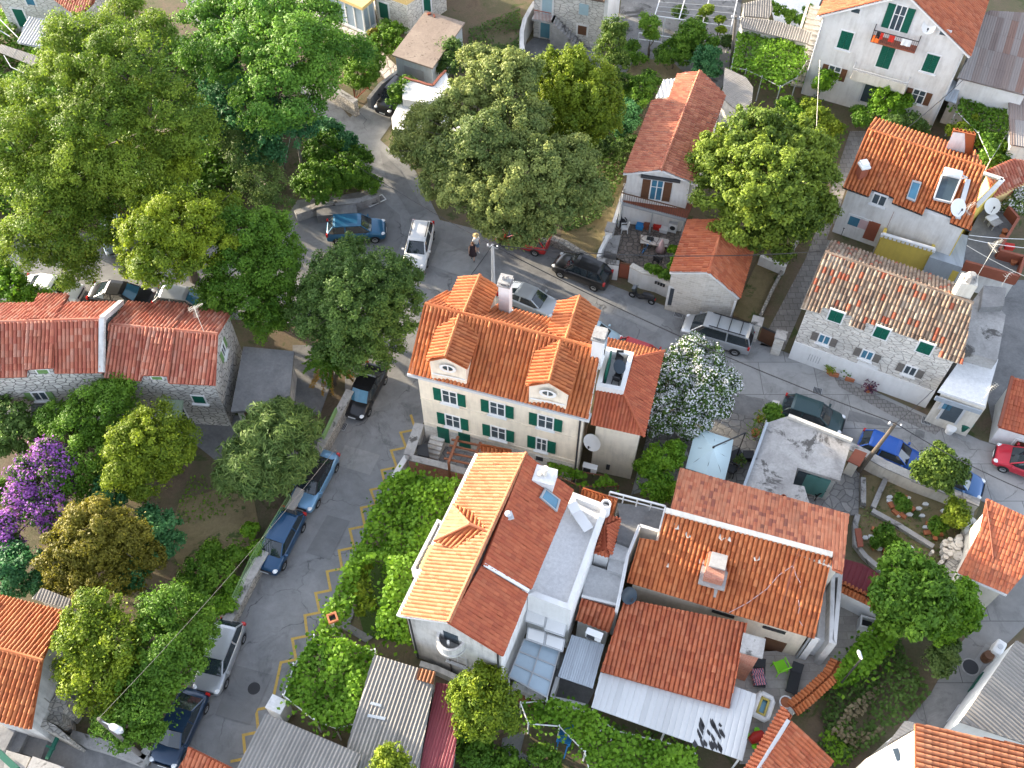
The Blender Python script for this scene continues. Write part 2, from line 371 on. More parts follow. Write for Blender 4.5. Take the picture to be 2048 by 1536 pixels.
M['navy'] = paint('dark_navy', (.03, .045, .06), .35, .15)
M['umb'] = paint('pale_blue_canvas', (.55, .68, .70), .8, .05)
M['solar'] = glassy('solar_glass', (.035, .055, .07), .08); M['pane'] = glassy('pale_glass_panel', (.30, .38, .44), .15, .6, .15)
# roofs, walls, windows
def roof_face(name, poly, mat, parent, tile=.23, course=.36, amp=.05, lift=.03, seg=6, thick=.12, deck=None, label=None, off=0.0):
 """one tiled roof plane: real barrel rows with stepped courses over a thin deck"""
 poly = [Vector(p) for p in poly]; n = Vector((0, 0, 0)); k = len(poly); amp *= 1.2 if amp > .04 else 1
 for i in range(k):
  a, b = poly[i], poly[(i + 1) % k]; n += a.cross(b)
 n.normalize()
 if n.z < 0: n = -n
 o = poly[0]; u = Vector((0, 0, 1)).cross(n)
 u = u.normalized() if u.length > .02 else Vector((1, 0, 0))
 w = u.cross(n).normalized()
 if w.z > 0: w = -w; u = -u
 q = np.array([((p - o).dot(u), (p - o).dot(w)) for p in poly])
 du = tile / seg; k0 = math.floor(q[:, 0].min() / du); k1 = math.ceil(q[:, 0].max() / du)
 V = []; Fc = []; UV = []; nb = 0
 prof = lambda x: amp * ((2.0 * abs(math.cos(PI * x / tile)) ** .75 - 1.0) if amp > .05 else math.cos(2 * PI * x / tile) if amp > .03 else abs(math.cos(PI * x / tile)) ** .5)
 for kk in range(k0, k1):
  u0, u1 = max(kk * du, q[:, 0].min()), min((kk + 1) * du, q[:, 0].max())
  if u1 - u0 < 1e-4: continue
  um = (u0 + u1) / 2; ws = []
  for i in range(k):
   a, b = q[i], q[(i + 1) % k]
   if (a[0] <= um) != (b[0] <= um): ws.append(a[1] + (b[1] - a[1]) * (um - a[0]) / (b[0] - a[0]))
  ws.sort(); ti = math.floor(um / tile + .5); jit = ((ti * 7919) % 13 - 6) / 6 * .006
  h0, h1 = prof(u0) + jit, prof(u1) + jit
  for w0, w1 in zip(ws[::2], ws[1::2]):
   if w1 - w0 < .01: continue
   c0, c1 = math.floor(w0 / course), math.ceil(w1 / course)
   for c in range(c0, c1):
    a, b = max(w0, c * course), min(w1, (c + 1) * course)
    if b - a < 1e-4: continue
    jj = ((ti * 73856093 ^ c * 19349663) % 97) / 96; fj = (jj - .5) * lift * .9 + (lift * .9 if jj > .97 else 0); fa, fb = lift * (a / course - c) + fj, lift * (b / course - c) + fj
    V += [(u0, a, h0 + fa), (u1, a, h1 + fa), (u1, b, h1 + fb), (u0, b, h0 + fb)]
    Fc.append((nb, nb + 1, nb + 2, nb + 3)); UV += [(ti + .5, c + .5)] * 4; nb += 4
    if lift > .01 and b < w1 - .01:
     V += [(u0, b, h0), (u1, b, h1)]; Fc.append((nb - 1, nb - 2, nb + 1, nb)); UV += [(ti + .5, c + .5)] * 4; nb += 2
 V = np.array(V); base = np.array(o + n * (amp + .01 + off)); W3 = base + V[:, :1] * np.array(u) + V[:, 1:2] * np.array(w) + V[:, 2:3] * np.array(n)
 vs = [tuple(x) for x in W3]; fs = list(Fc); mi = [0] * len(fs)
 b0 = len(vs); top = [p + n * (.004 + off) for p in poly]; bot = [p - n * thick for p in poly]
 vs += [tuple(p) for p in top + bot]; fs.append(tuple(b0 + i for i in range(k))); mi.append(1); UV += [(.5, .5)] * k
 for i in range(k):
  j = (i + 1) % k; fs.append((b0 + i, b0 + k + i, b0 + k + j, b0 + j)); mi.append(1); UV += [(.5, .5)] * 4
 ob = mesh_obj(name, vs, fs, [mat, deck or mat], parent, uv=False, midx=mi, uvs=UV)
 if label: ob['label'] = label
 return ob
def roof(parent, pts, pl, mat, name='roof', **kw):
 poly = [onplane(p, pl) for p in pts]
 roof_face(name, poly, mat, parent, **kw); return poly
def ridge(parent, a, b, mat, r=.12, seg=.4, name='ridge_cap', up=.06):
 a, b = Vector(a) + Vector((0, 0, up)), Vector(b) + Vector((0, 0, up)); L = (b - a).length; n = max(1, int(L / seg)); mb = MB()
 for i in range(n):
  p = a + (b - a) * (i / n); q = a + (b - a) * ((i + 1.12) / n)
  mb.tube([p, q], [r * 1.08, r * .9], 8)
 return mb.build(name, mat, parent)
def ridge_z(f0, f1, e0, e1, b0, ze):
 best = (9e9, ze + 1.5); A, B = P(*f0, ze), P(*f1, ze); C = P(*b0, ze); d = (B - A).normalized(); nn = Vector((-d.y, d.x, 0)); db = (C - A).dot(nn)
 for k in range(400):
  m = ze + .2 + k * .015; E = (P(*e0, m) + P(*e1, m)) / 2; best = min(best, (abs((E - A).dot(nn) / db - .5), m))
 return best[1]
class Wall:
 """upright wall plane seen from outside: A left, B right"""
 def __init__(s, A, B):
  s.A = Vector((A[0], A[1], 0)); s.B = Vector((B[0], B[1], 0)); s.d = (s.B - s.A).normalized(); s.n = Vector((s.d.y, -s.d.x, 0)); s.L = (s.B - s.A).length
 def pix(s, x, y):
  d = ray(x, y); o = Vector((0, 0, CH)); t = (s.A - o).dot(s.n) / d.dot(s.n); p = o + d * t
  return (p - s.A).dot(s.d), p.z
 def at(s, q, z, out=0): return s.A + s.d * q + s.n * out + Vector((0, 0, z))
 def slab(s, mb, q, z, w, h, d0, d1):
  mb.obox(s.at(q, z, (d0 + d1) / 2), s.d * w / 2, s.n * (d1 - d0) / 2, Vector((0, 0, h / 2)))
def window(wl, parent, x, y, w=.85, h=1.35, sh=None, shw=None, frame='whitep', pane='glass', name='window', closed=False, sill=True, sz=None, kids=True, reveal=None):
 s, z = wl.pix(x, y) if sz is None else sz
 mb = MB(); t = .09
 wl.slab(mb, s, z + h / 2 + t / 2, w + 2 * t, t, -.05, .05); wl.slab(mb, s, z - h / 2 - t / 2, w + 2 * t, t, -.05, .05)
 for k in (-1, 1): wl.slab(mb, s + k * (w / 2 + t / 2), z, t, h, -.05, .05)
 if not closed:
  wl.slab(mb, s, z, .07, h, -.05, .035)
  if h > 1: wl.slab(mb, s, z + h * .12, w, .05, -.05, .03)
 if sill: wl.slab(mb, s, z - h / 2 - .14, w + .36, .08, -.05, .16)
 wn = mb.build(name, M[frame], parent)
 if not closed:
  p = MB(); wl.slab(p, s, z, w, h, -.04, .015); p.build('pane', M[pane], wn)
 if sh:
  sw = shw or w / 2
  for k in (-1, 1):
   m = MB(); q = s + k * (w / 4 if closed else w / 2 + t + sw / 2); ww = w / 2 - .01 if closed else sw
   wl.slab(m, q, z, ww, h, .02, .06)
   for i in range(int(h / .16)): wl.slab(m, q, z - h / 2 + .1 + i * .16, ww * .82, .045, .06, .078)
   m.build('shutter', M[sh], wn)
 return wn
def shell(name, loop, mat, parent, ins=.3, z0=0.0, drop=.16, cap=True):
 """house walls under a roof outline; returns the wall loop (plan) """
 q = inset(loop, ins) if ins else [Vector(p) for p in loop]
 mb = MB(); n = len(q); zs = [loop[i][2] - drop for i in range(n)]
 mb.prism([Vector((p.x, p.y)) for p in q], z0, zs, cap); mb.build(name, mat, parent); return q
def box_px(mb, pts, z1, z0=0.0): mb.prism(px(pts, z1), z0, z1)
def flat(name, pts, z, mat, kind='structure', holes=None, **kw):
 mb = MB(); mb.poly([P(p[0], p[1], z) for p in pts]); o = mb.build(name, mat)
 if o.data.polygons[0].normal.z < 0: o.data.flip_normals()
 return meta(o, kind=kind, **kw)
def wallline(name, pts, w, z1, mat, label, cat='wall', z0=0.0, cap=None, group=None, capw=.06, zc=None):
 """free-standing garden wall along photo points measured on its top"""
 c = [P(p[0], p[1], z1) for p in pts]; mb = MB(); n = len(c)
 nr = []
 for i in range(n):
  d = ((c[min(i + 1, n - 1)] - c[max(i - 1, 0)])); d = Vector((d.x, d.y)).normalized(); nr.append(Vector((-d.y, d.x, 0)))
 L = [c[i] + nr[i] * w / 2 for i in range(n)]; Rr = [c[i] - nr[i] * w / 2 for i in range(n)]
 def strip(mb, L, Rr, z0, z1):
  for i in range(n - 1): mb.prism([L[i], L[i + 1], Rr[i + 1], Rr[i]], z0, z1)
 if cap is None:
  strip(mb, L, Rr, z0, z1); o = mb.build(name, mat); return meta(o, label, cat, group)
 t = thing(name, label, cat, (c[0].x, c[0].y, z0), group); strip(mb, L, Rr, z0, z1 - .1); mb.build('masonry', mat, t)
 m2 = MB(); L2 = [c[i] + nr[i] * (w / 2 + capw) for i in range(n)]; R2 = [c[i] - nr[i] * (w / 2 + capw) for i in range(n)]
 strip(m2, L2, R2, z1 - .1, z1); m2.build('coping', cap, t); return t
# survey sheets (sub-windows of the photo plan)
def K(ox, oy, s): return lambda *a: [(ox + a[i] * s, oy + a[i + 1] * s) for i in range(0, len(a), 2)] if len(a) > 2 else (ox + a[0] * s, oy + a[1] * s)
ka, kb, kc, kd, ke, kf = K(0, 0, .3418), K(600, 0, .3418), K(1200, 0, .2441), K(1548, 0, .2441), K(1548, 220, .2441), K(1160, 330, .2441)
kg, kh, ki, kj, kk_, kl = K(1548, 500, .2604), K(580, 380, .3223), K(0, 500, .3223), K(780, 520, .29297), K(1280, 650, .2441), K(1620, 750, .2279)
km, kn, ko, kp, kq, kr = K(0, 1040, .3229), K(560, 860, .3418), K(1040, 900, .3418), K(400, 1140, .2588), K(860, 1140, .2588), K(1300, 1140, .2588)
ks, kt, ku, kv, kw, kx, ky = K(1560, 940, .2383), K(1600, 1200, .21875), K(0, 0, .15625), K(1020, 0, .15625), K(1780, 40, .1309), K(1880, 300, .2213), K(0, 1300, .15625)
def plane_n(poly):
 n = Vector((0, 0, 0))
 for i in range(len(poly)): n += poly[i].cross(poly[(i + 1) % len(poly)])
 n.normalize(); return (poly[0], n if n.z > 0 else -n)
def hit(p, d, pl): return p + d * ((pl[0] - p).dot(pl[1]) / d.dot(pl[1]))
def house(name, label, pts, z, cat='house', group=None):
 q = px(pts, z); c = sum(q, Vector()) / len(q); return thing(name, label, cat, (c.x, c.y, 0), group)
def gable(t, mat, f0, f1, e0, e1, ze, zr, back=None, wallmat=None, ins=.3, kw=None, front=None, drop=.14, cap=True, z0=0.0):
 A, B, E, G = P(*f0, ze), P(*f1, ze), P(*e0, zr), P(*e1, zr)
 C = Vector((2 * E.x - A.x, 2 * E.y - A.y, ze)); D = Vector((2 * G.x - B.x, 2 * G.y - B.y, ze))
 kw = kw or {}
 fp = [A, B, G, E] if front is None else [onplane(p, plane_n([A, B, G, E])) for p in front]
 roof_face('roof', fp, mat, t, **kw); roof_face('roof', [E, G, D, C], mat, t, **kw)
 if cap: ridge(t, E, G, mat)
 loop = [A, B, G, D, C, E]
 w = shell('wall', loop, wallmat, t, ins, z0, drop) if wallmat else None
 return dict(A=A, B=B, C=C, D=D, E=E, G=G, w=w, loop=loop, fpl=plane_n([A, B, G, E]), bpl=plane_n([E, G, D, C]))
def dormer(t, L, Rr, Tp, pl, mat, wmat, z0, ins=.14, oculus=True, kw=None):
 """little gable roof: eave corners L,R (seen from outside), ridge tip, main roof plane behind"""
 d = (Rr - L); d.z = 0; d.normalize(); b = Vector((-d.y, d.x, 0)); kw = kw or {}
 Lb, Rb, Tb = hit(L, b, pl), hit(Rr, b, pl), hit(Tp, b, pl)
 dm = thing('dormer', None, None, ((L + Rr) / 2)); adopt(dm, t)
 roof_face('dormer_roof', [L, Tp, Tb, Lb], mat, dm, thick=.08, **kw); roof_face('dormer_roof', [Rr, Rb, Tb, Tp], mat, dm, thick=.08, **kw)
 ridge(dm, Tp, Tb, mat, r=.1)
 q = [L + b * .1 + d * ins, Tp + b * .1, Rr + b * .1 - d * ins, Rr + b * 1.9 - d * ins, L + b * 1.9 + d * ins]
 mb = MB(); mb.prism(q, z0, [L.z - .1, Tp.z - .12, Rr.z - .1, Rr.z - .1, L.z - .1]); mb.build('dormer_wall', wmat, dm)
 if oculus:
  w = Wall(q[0], q[2]); m = MB(); s0, zc = w.L / 2, L.z - .38; n = 20
  ring = lambda r0, r1, d0: [m.add([w.at(s0 + a * r0, zc + b_ * r0 * .75, d0), w.at(s0 + a2 * r0, zc + b2 * r0 * .75, d0), w.at(s0 + a2 * r1, zc + b2 * r1 * .75, d0), w.at(s0 + a * r1, zc + b_ * r1 * .75, d0)], [[0, 1, 2, 3]]) for a, b_, a2, b2 in [(math.cos(2 * PI * i / n), math.sin(2 * PI * i / n), math.cos(2 * PI * (i + 1) / n), math.sin(2 * PI * (i + 1) / n)) for i in range(n)]]
  ring(.30, .48, .07); ring(.48, .50, .0); w.slab(m, s0, zc, .07, .5, 0, .05); w.slab(m, s0, L.z - 1.2, 1.9, .07, 0, .05)
  fr = m.build('oculus_window', M['whitep'], dm); m2 = MB(); m2.poly([w.at(s0 + .31 * math.cos(2 * PI * i / n), zc + .235 * math.sin(2 * PI * i / n), .02) for i in range(n)]); m2.build('pane', M['glass'], fr)
 return dm
def chimney(t, x, y, zt, zb, w, d, rz, mat, cap='concrete', pots=0, name='chimney'):
 c = P(x, y, zt); mb = MB(); mb.box((c.x, c.y, (zt + zb) / 2 - .1), (w, d, zt - zb - .2), rz); mb.box((c.x, c.y, zb + .35), (w + .12, d + .12, .12), rz)
 o = mb.build(name, mat, t); m = MB(); m.box((c.x, c.y, zt - .14), (w + .16, d + .16, .12), rz)
 for k in (-1, 1): m.box((c.x + math.cos(rz) * k * w * .38, c.y + math.sin(rz) * k * w * .38, zt - .01), (.14, d, .16), rz)
 m.box((c.x, c.y, zt + .1), (w + .1, d + .1, .07), rz)
 for i in range(pots): m.lathe((c.x + (i - .5) * .25, c.y, zt + .12), [(.09, 0), (.1, .1), (.07, .3)], 8)
 m.build('chimney_cap', M[cap], o) ; return o
def rzof(a, b): return math.atan2(b.y - a.y, b.x - a.x)
def skylight(t, pts, pl, up=.14, glass='glassb'):
 q = [onplane(p, pl) + pl[1] * up for p in pts]; c = sum(q, Vector()) / 4; mb = MB(); n = pl[1]; f = [c + (p - c) * .8 for p in q]
 for i in range(4):
  j = (i + 1) % 4; mb.add([q[i], q[j], f[j], f[i], q[i] - n * .2, q[j] - n * .2, f[j] - n * .05, f[i] - n * .05], [[0, 1, 2, 3], [0, 4, 5, 1], [3, 2, 6, 7]])
 s = mb.build('skylight', M['greyp'], t); m = MB(); m.poly([p - n * .03 for p in f]); m.build('pane', M[glass], s); return s
def dish(name, label, x, y, z, r, face, mat='whitep', pole=.6, group=None):
 """satellite dish: bowl, feed arm, pole; face = direction it looks"""
 c = P(x, y, z); f = Vector(face).normalized(); t = thing(name, label, 'satellite dish', (c.x, c.y, z - pole), group)
 a = f.cross(Vector((0, 0, 1))).normalized(); b = a.cross(f); mb = MB(); n = 24; k = 5
 for side in (0, .03):
  vs = [c + f * (.25 * r * (i / k) ** 2 - side) + (a * math.cos(2 * PI * j / n) + b * math.sin(2 * PI * j / n) * 1.08) * r * i / k for i in range(k + 1) for j in range(n)]
  mb.add(vs, [[i * n + j, i * n + (j + 1) % n, (i + 1) * n + (j + 1) % n, (i + 1) * n + j] for i in range(k) for j in range(n)])
 mb.build('bowl', M[mat], t, smooth=True)
 m = MB(); m.tube([c - b * r * .9, c + f * r * .9 - b * r * .25], .018); m.box(c + f * r * .9 - b * r * .25, (.1, .1, .14)); m.build('feed_arm', M['darkm'], t)
 m = MB(); m.tube([c - f * .03, c - f * .25, c - f * .25 - Vector((0, 0, pole))], .035); m.build('mast', M['greyp'], t); return t
def pxwalls(t, name, pts, zt, z0, mat, ins=0):
 mb = MB(); q = px(pts, zt); q = inset(q, ins) if ins else q; mb.prism(q, z0, zt); return mb.build(name, mat, t)
def parapet(t, name, pts, zt, zb, th, mat, closed=True, cap=None):
 q = px(pts, zt); mb = MB(); n = len(q); iq = inset(q, th)
 for i in range(n if closed else n - 1):
  j = (i + 1) % n; mb.prism([q[i], q[j], iq[j], iq[i]], zb, zt)
 return mb.build(name, mat, t)
def strip_along(t, name, wl, z, h, d, mat, s0=0, s1=None):
 mb = MB(); s1 = wl.L if s1 is None else s1; wl.slab(mb, (s0 + s1) / 2, z, s1 - s0, h, -.02, d); return mb.build(name, mat, t)
# 1 cream house with four dormers
T = house('cream_house', 'cream three storey house with four roof dormers and green shutters at the street junction', [(817, 746), (1177, 838), (1202, 700)], 8)
H1 = T; ZE, ZR = 8.0, 10.43
g = gable(T, M['t_bright'], (817, 746), (1177, 838), (850, 609), (1202, 700), ZE, ZR, wallmat=M['cream'], ins=.36, kw=dict(amp=.055, deck=M['whiteclean']), drop=.2)
for L, Rr, Tp in ((kj(250, 690), kj(530, 745), kj(375, 665)), (kj(930, 860), kj(1225, 920), kj(1085, 835))):
 dormer(T, P(*L, 9.85), P(*Rr, 9.85), P(*Tp, 10.42), g['fpl'], M['t_bright'], M['cream'], 7.95)
for L, Rr, Tp in ((kj(740, 190), kj(470, 125), kj(615, 105)), (kj(1435, 355), kj(1145, 290), kj(1295, 250))):
 dormer(T, P(*L, 9.85), P(*Rr, 9.85), P(*Tp, 10.42), g['bpl'], M['t_bright'], M['cream'], 7.95)
wl = Wall(g['w'][0], g['w'][1]); wr = Wall(g['w'][1], g['w'][3])
mb = MB(); wl.slab(mb, wl.L / 2, 7.82, wl.L + .9, .2, -.1, .42); wl.slab(mb, wl.L / 2, 7.62, wl.L + .3, .2, -.1, .16); mb.build('cornice', M['lgrey'], T)
for z in (5.15, 2.55): strip_along(T, 'string_course', wl, z, .1, .05, M['cream'])
RZ1 = rzof(g['A'], g['B'])
for x, y in (kj(407, 935), kj(733, 1015), kj(1063, 1105), kj(430, 1100), kj(740, 1180)): window(wl, T, x, y, .82, 1.2, 'green', .48)
window(wl, T, *kj(1035, 1258), .55, 1.25, 'green', .5)
for a in ((-.35, 0), (.3, 0)): pass
chimney(T, *kj(787, 140), 11.3, 8.0, .62, .62, RZ1, M['whiteclean'], pots=2)
chimney(T, *kj(1432, 505), 11.9, 9.2, .6, .68, RZ1, M['whiteclean'])
# drainpipe
mb = MB(); mb.tube([wl.at(wl.L - .1, 7.6, .1), wl.at(wl.L - .1, .1, .1)], .06); mb.build('drainpipe', M['darkm'], T)
# lower hipped annex with roof terrace
A, B, C, D = kj(1370, 1125), kj(1735, 1205), kj(1870, 625), kj(1487, 535); h1, h2 = kj(1590, 905), kj(1660, 672); p1, p2 = kj(1408, 862), kj(1480, 592)
z_a = 5.6; z_t = 6.75
AN = thing('annex', None, None, P(*B, 0)); adopt(AN, T)
kwA = dict(tile=.2, amp=.035, course=.33)
roof(AN, [A, B, h1, p1], plane(A, B, z_a, h1, z_t), M['t_red'], **kwA); roof(AN, [B, C, h2, h1], plane(B, C, z_a, h1, z_t), M['t_red'], **kwA); roof(AN, [C, D, p2, h2], plane(C, D, z_a, h2, z_t), M['t_bright'], **kwA)
lp = px([A, B, C, D], z_a); ww = shell('annex_wall', lp, M['cream'], AN, .3); w2 = Wall(ww[0], ww[1])
for a, b in ((B, h1), (C, h2)): ridge(AN, P(*b, z_t), P(*a, z_a), M['t_red'], r=.09)
TP = [kj(1408, 858), kj(1597, 893), kj(1665, 630), kj(1478, 590)]
parapet(AN, 'terrace_parapet', TP, 7.15, 5.2, .26, M['whiteclean']); pxwalls(AN, 'terrace_floor', TP, 6.45, 5.0, M['terrace'], .2)
q = px(TP, 7.15); wd = Wall(q[3], q[0]); mb = MB(); wd.slab(mb, wd.L * .5, 7.1, 1.5, 1.3, -.42, -.34)
for i in range(11): wd.slab(mb, wd.L * .5, 6.5 + i * .115, 1.3, .04, -.45, -.42)
mb.build('terrace_door', M['green'], AN)
mb = MB(); wl2 = w2; wl2.slab(mb, *w2.pix(*kj(1490, 1405)), .22, .3, 0, .2); mb.build('wall_lamp', M['darkm'], AN)
dish('satellite_dish', 'white satellite dish on the cream house front beside the drainpipe', *kj(1385, 1240), 3.9, .55, (-.5, -.75, .35), pole=.25)
def ac_unit(name, label, x, y, z, rz, group='air conditioners on walls', wall=None):
 c = P(x, y, z); t = thing(name, label, 'air conditioner', (c.x, c.y, z), group, rz)
 mb = MB(); mb.box((0, 0, .3), (.85, .32, .56)); mb.box((0, 0, .6), (.89, .36, .04)); mb.build('casing', M['whitep'], t, world=False, bevel=.02)
 m = MB()
 for i in range(4): m.lathe((-.14, -.165, .29), [(.08 + .05 * i, -.0), (.09 + .05 * i, .0)], 14, False)
 m.box((-.14, -.168, .29), (.44, .012, .44)); m.build('fan_grille', M['darkm'], t, world=False)
 m = MB(); m.box((-.3, .02, -.02), (.05, .4, .05)); m.box((.3, .02, -.02), (.05, .4, .05)); m.build('bracket', M['lgrey'], t, world=False); return t
ac_unit('air_conditioner', 'white air conditioner under the lowest right window of the cream house', *kj(1040, 1362), 1.5, RZ1)
ac_unit('air_conditioner', 'white air conditioner low on the cream annex wall', *kj(1362, 1440), 1.3, RZ1)
ac_unit('air_conditioner', 'white air conditioner beside the small tiled roof above the corrugated canopy', *kq(1265, 520), 2.9, RZ1 - .1)
# 2 house with long lit roof
T = house('ridge_house', 'white house with long sunlit ridge roof, hipped dormer and roof terrace in the centre', [(801, 1233), (958, 908), (1006, 1313)], 6.2)
H2 = T; g2 = gable(T, M['t_pale'], (801, 1233), (958, 908), (897, 1246), (1052, 908), 6.2, 8.0, kw=dict(amp=.045, tile=.21, deck=M['whiteclean']))
# the right slope is red: replace its sheet
for o in [o for o in T.children if o.name.startswith('roof')][1:]: bpy.data.objects.remove(o)
E, G = g2['E'], g2['G']; pr = plane((1006, 1313), (1145, 981), 6.2, (897, 1246), 8.0)
fl0, fl1 = kn(1195, 795), kn(1455, 948)
up_poly = [kn(1435, 145), kn(1710, 355), kn(1462, 935), kn(1180, 790)]; lo_poly = [kn(1175, 795), kn(1450, 960), kn(1305, 1325), kn(985, 1130)]
roof(T, up_poly, pr, M['t_red'], tile=.2, amp=.03, course=.3, off=.1); roof(T, lo_poly, pr, M['t_red'], tile=.2, amp=.03, course=.3)
mb = MB(); a, b = onplane(fl0, pr), onplane(fl1, pr); mb.bar(a + Vector((0, 0, .16)), b + Vector((0, 0, .16)), .16, .1); mb.build('flashing', M['whitep'], T)
loop = [g2['A'], E, onplane((1006, 1313), pr), onplane((1145, 981), pr), G, g2['B']]
w = shell('wall', loop, M['greywash'], T, .22, 0, .14)
wf = Wall(w[0], w[2]); wrt = Wall(w[2], w[3])
mb = MB(); wrt.slab(mb, wrt.L / 2, 3.0, wrt.L, 6.0, -.02, .03); mb.build('side_wall_render', M['white'], T)
mb = MB(); a, b = g2['A'], g2['B']; n = Vector((-(b - a).y, (b - a).x, 0)).normalized(); mb.bar(a + n * .1 - Vector((0, 0, .1)), b + n * .1 - Vector((0, 0, .1)), .28, .1); mb.build('gutter', M['whitep'], T)
ridge(T, E, G, M['t_pale'], r=.1)
skylight(T, kn(1535, 345, 1625, 415, 1605, 485, 1505, 400), pr, .3)
for q9 in (.2, wf.L - .1): mb = MB(); mb.tube([wf.at(q9, 6.0, .13), wf.at(q9, .2, .1)], .06); mb.build('drainpipe', M['darkm'], T)
# round balcony in the gable
s0, z0 = wf.pix(*kn(1005, 1235)); mb = MB(); n = 14
for i in range(n):
 a0, a1 = PI * i / n, PI * (i + 1) / n
 q = [wf.at(s0 + math.cos(a) * r, 0, math.sin(a) * r) for a, r in ((a0, .62), (a1, .62), (a1, .74), (a0, .74))]
 mb.prism(q, z0 - .1, z0 + .62)
mb.prism([wf.at(s0 + math.cos(PI * i / n) * .8, 0, math.sin(PI * i / n) * .8) for i in range(n + 1)], z0 - .25, z0 - .1)
mb.build('balcony', M['greywash'], T)
mb = MB(); m2 = MB(); wf.slab(mb, s0, z0 + .55, .8, 1.2, -.02, .03); mb.build('balcony_door', M['glass'], T); wf.slab(m2, s0, z0 + .1, .1, 1.6, .3, .4); m2.build('post', M['white'], T)
window(wf, T, 0, 0, 1.0, 1.2, None, frame='lgrey', sz=(s0 + .2, 2.4)); window(wf, T, 0, 0, .9, 1.9, None, frame='greywood', closed=True, sz=(s0 + .25, .95))
# hipped dormer on the lit slope
pk, dl0, dl1 = kn(1110, 552), kn(1012, 442), kn(905, 650); pA = g2['fpl']
zr_d = onplane(kn(1205, 592), pA).z; zd = 6.75
vL0, vL1, vP = P(*dl0, zd), P(*dl1, zd), P(*pk, zr_d); vb = onplane(kn(1205, 592), pA); v0, v1 = onplane(kn(1165, 490), pA), onplane(kn(1050, 712), pA)
dm = thing('dormer', None, None, vP); adopt(dm, T)
roof_face('dormer_roof', [vL0, vL1, vP], M['t_pale'], dm, tile=.21, amp=.03, thick=.06); roof_face('dormer_roof', [vL1, v1, vb, vP], M['t_bright'], dm, thick=.06); roof_face('dormer_roof', [vL0, vP, vb, v0], M['t_bright'], dm, thick=.06)
for a, b in ((vP, vL0), (vP, vL1), (vP, vb)): ridge(dm, a, b, M['t_pale'], r=.08)
mb = MB(); ii = inset([vL0, vL1, v1, v0], .15); mb.prism(ii, 5.6, [zd - .08, zd - .08, v1.z, v0.z]); mb.build('dormer_wall', M['whiteclean'], dm)
# balcony in front of it
BP = kn(920, 520, 960, 540, 835, 855, 768, 812)
parapet(T, 'balcony_parapet', BP, 6.1, 5.1, .14, M['whiteclean']); pxwalls(T, 'balcony_floor', BP, 5.3, 4.9, M['whiteclean'], .05)
mb = MB(); a = P(*kn(832, 800), 6.15); b = P(*kn(885, 690), 6.15)
for i in range(6): mb.lathe(a + (b - a) * (i / 5), [(.02, -.0), (.16, 0), (.16, .05), (.02, .06)], 10)
mb.build('ornament', M['ochre'], T)
# chimney stack with cowl
pb = P(*kn(1550, 262), 7.75); mb = MB(); mb.box((pb.x, pb.y, 7.2), (1.15, 1.0, 1.1), RZ1); o = mb.build('chimney', M['terrace'], T)
mb = MB(); mb.lathe((pb.x, pb.y, 7.75), [(.12, 0), (.12, .5), (.18, .55), (.18, .7)], 10); mb.lathe((pb.x - .3, pb.y, 7.75), [(.14, 0), (.14, .15)], 10); mb.build('chimney_pot', M['offwhite'], o)
mb = MB(); c = onplane(kn(1335, 508), pr); mb.lathe(c, [(.12, .1), (.12, .35), (.2, .36), (.1, .5)], 10); mb.box(c + Vector((0, 0, .12)), (.5, .5, .1), .3); mb.build('roof_vent', M['lgrey'], T)
# roof terrace
TR = kn(1712, 362, 1922, 440, 1702, 1055, 1450, 962)
pxwalls(T, 'terrace_block', kn(1712, 372, 1915, 445, 1700, 1048, 1452, 955), 5.0, 0, M['whiteclean']); q = px(TR, 5.5); iq = inset(q, .3); mb = MB()
for i, j in ((0, 1), (1, 2), (2, 3)): mb.prism([q[i], q[j], iq[j], iq[i]], 0, 5.5)
mb.build('terrace_parapet', M['whiteclean'], T); mb = MB(); mb.prism([q[0], iq[1], iq[2], q[3]], 4.9, 5.02); mb.build('terrace_floor', M['terrace'], T)
cyl = MB(); c = P(*kn(1907, 438), 5.6); cyl.lathe((c.x, c.y, 4.6), [(.28, 0), (.28, 1.15), (.2, 1.15), (.2, .9)], 18, False); cyl.build('flue', M['whiteclean'], T)
# 3 double roof house on the right of it
T = house('long_house', 'wide low house under two orange ridge slopes with small brick chimney block', [(1254, 1165), (1628, 1278), (1664, 1110)], 3.8)
pf = plane((1254, 1165), (1628, 1278), 3.8, (1664, 1110), 5.4); pbk = plane((1336, 1020), (1664, 1110), 5.3, (1530, 984), 4.3)
fr = [ko(850, 362), ko(1822, 622), ko(1720, 1105), ko(625, 775), ko(700, 515), ko(808, 532)]
f3 = roof(T, fr, pf, M['t_bright'], tile=.25, amp=.06)
bk = [ko(935, 110), ko(1925, 380), ko(1888, 722), ko(1830, 695), ko(1826, 612), ko(880, 350)]
b3 = roof(T, bk, pbk, M['t_worn'], tile=.2, amp=.03, course=.3)
mb = MB(); a, b = onplane(ko(850, 358), pf), onplane(ko(1825, 618), pf); mb.bar(a + Vector((0, 0, .1)), b + Vector((0, 0, .1)), .3, .14); mb.build('ridge_mortar', M['offwhite'], T)
mb = MB(); lp = [onplane(p, pf) for p in (ko(850, 362), ko(1822, 622), ko(1720, 1105), ko(625, 775))]; mb.prism(inset(lp, .25), 0, [p.z - .2 for p in lp]); mb.build('wall', M['cream'], T)
lq = [onplane(p, pbk) for p in (ko(935, 110), ko(1925, 380), ko(1888, 722), ko(880, 350))]; mb = MB(); mb.prism(inset(lq, .25), 0, [p.z - .25 for p in lq]); mb.build('wall', M['offwhite'], T)
lw = inset(lp, .25); w3 = Wall(lw[3], lw[2])
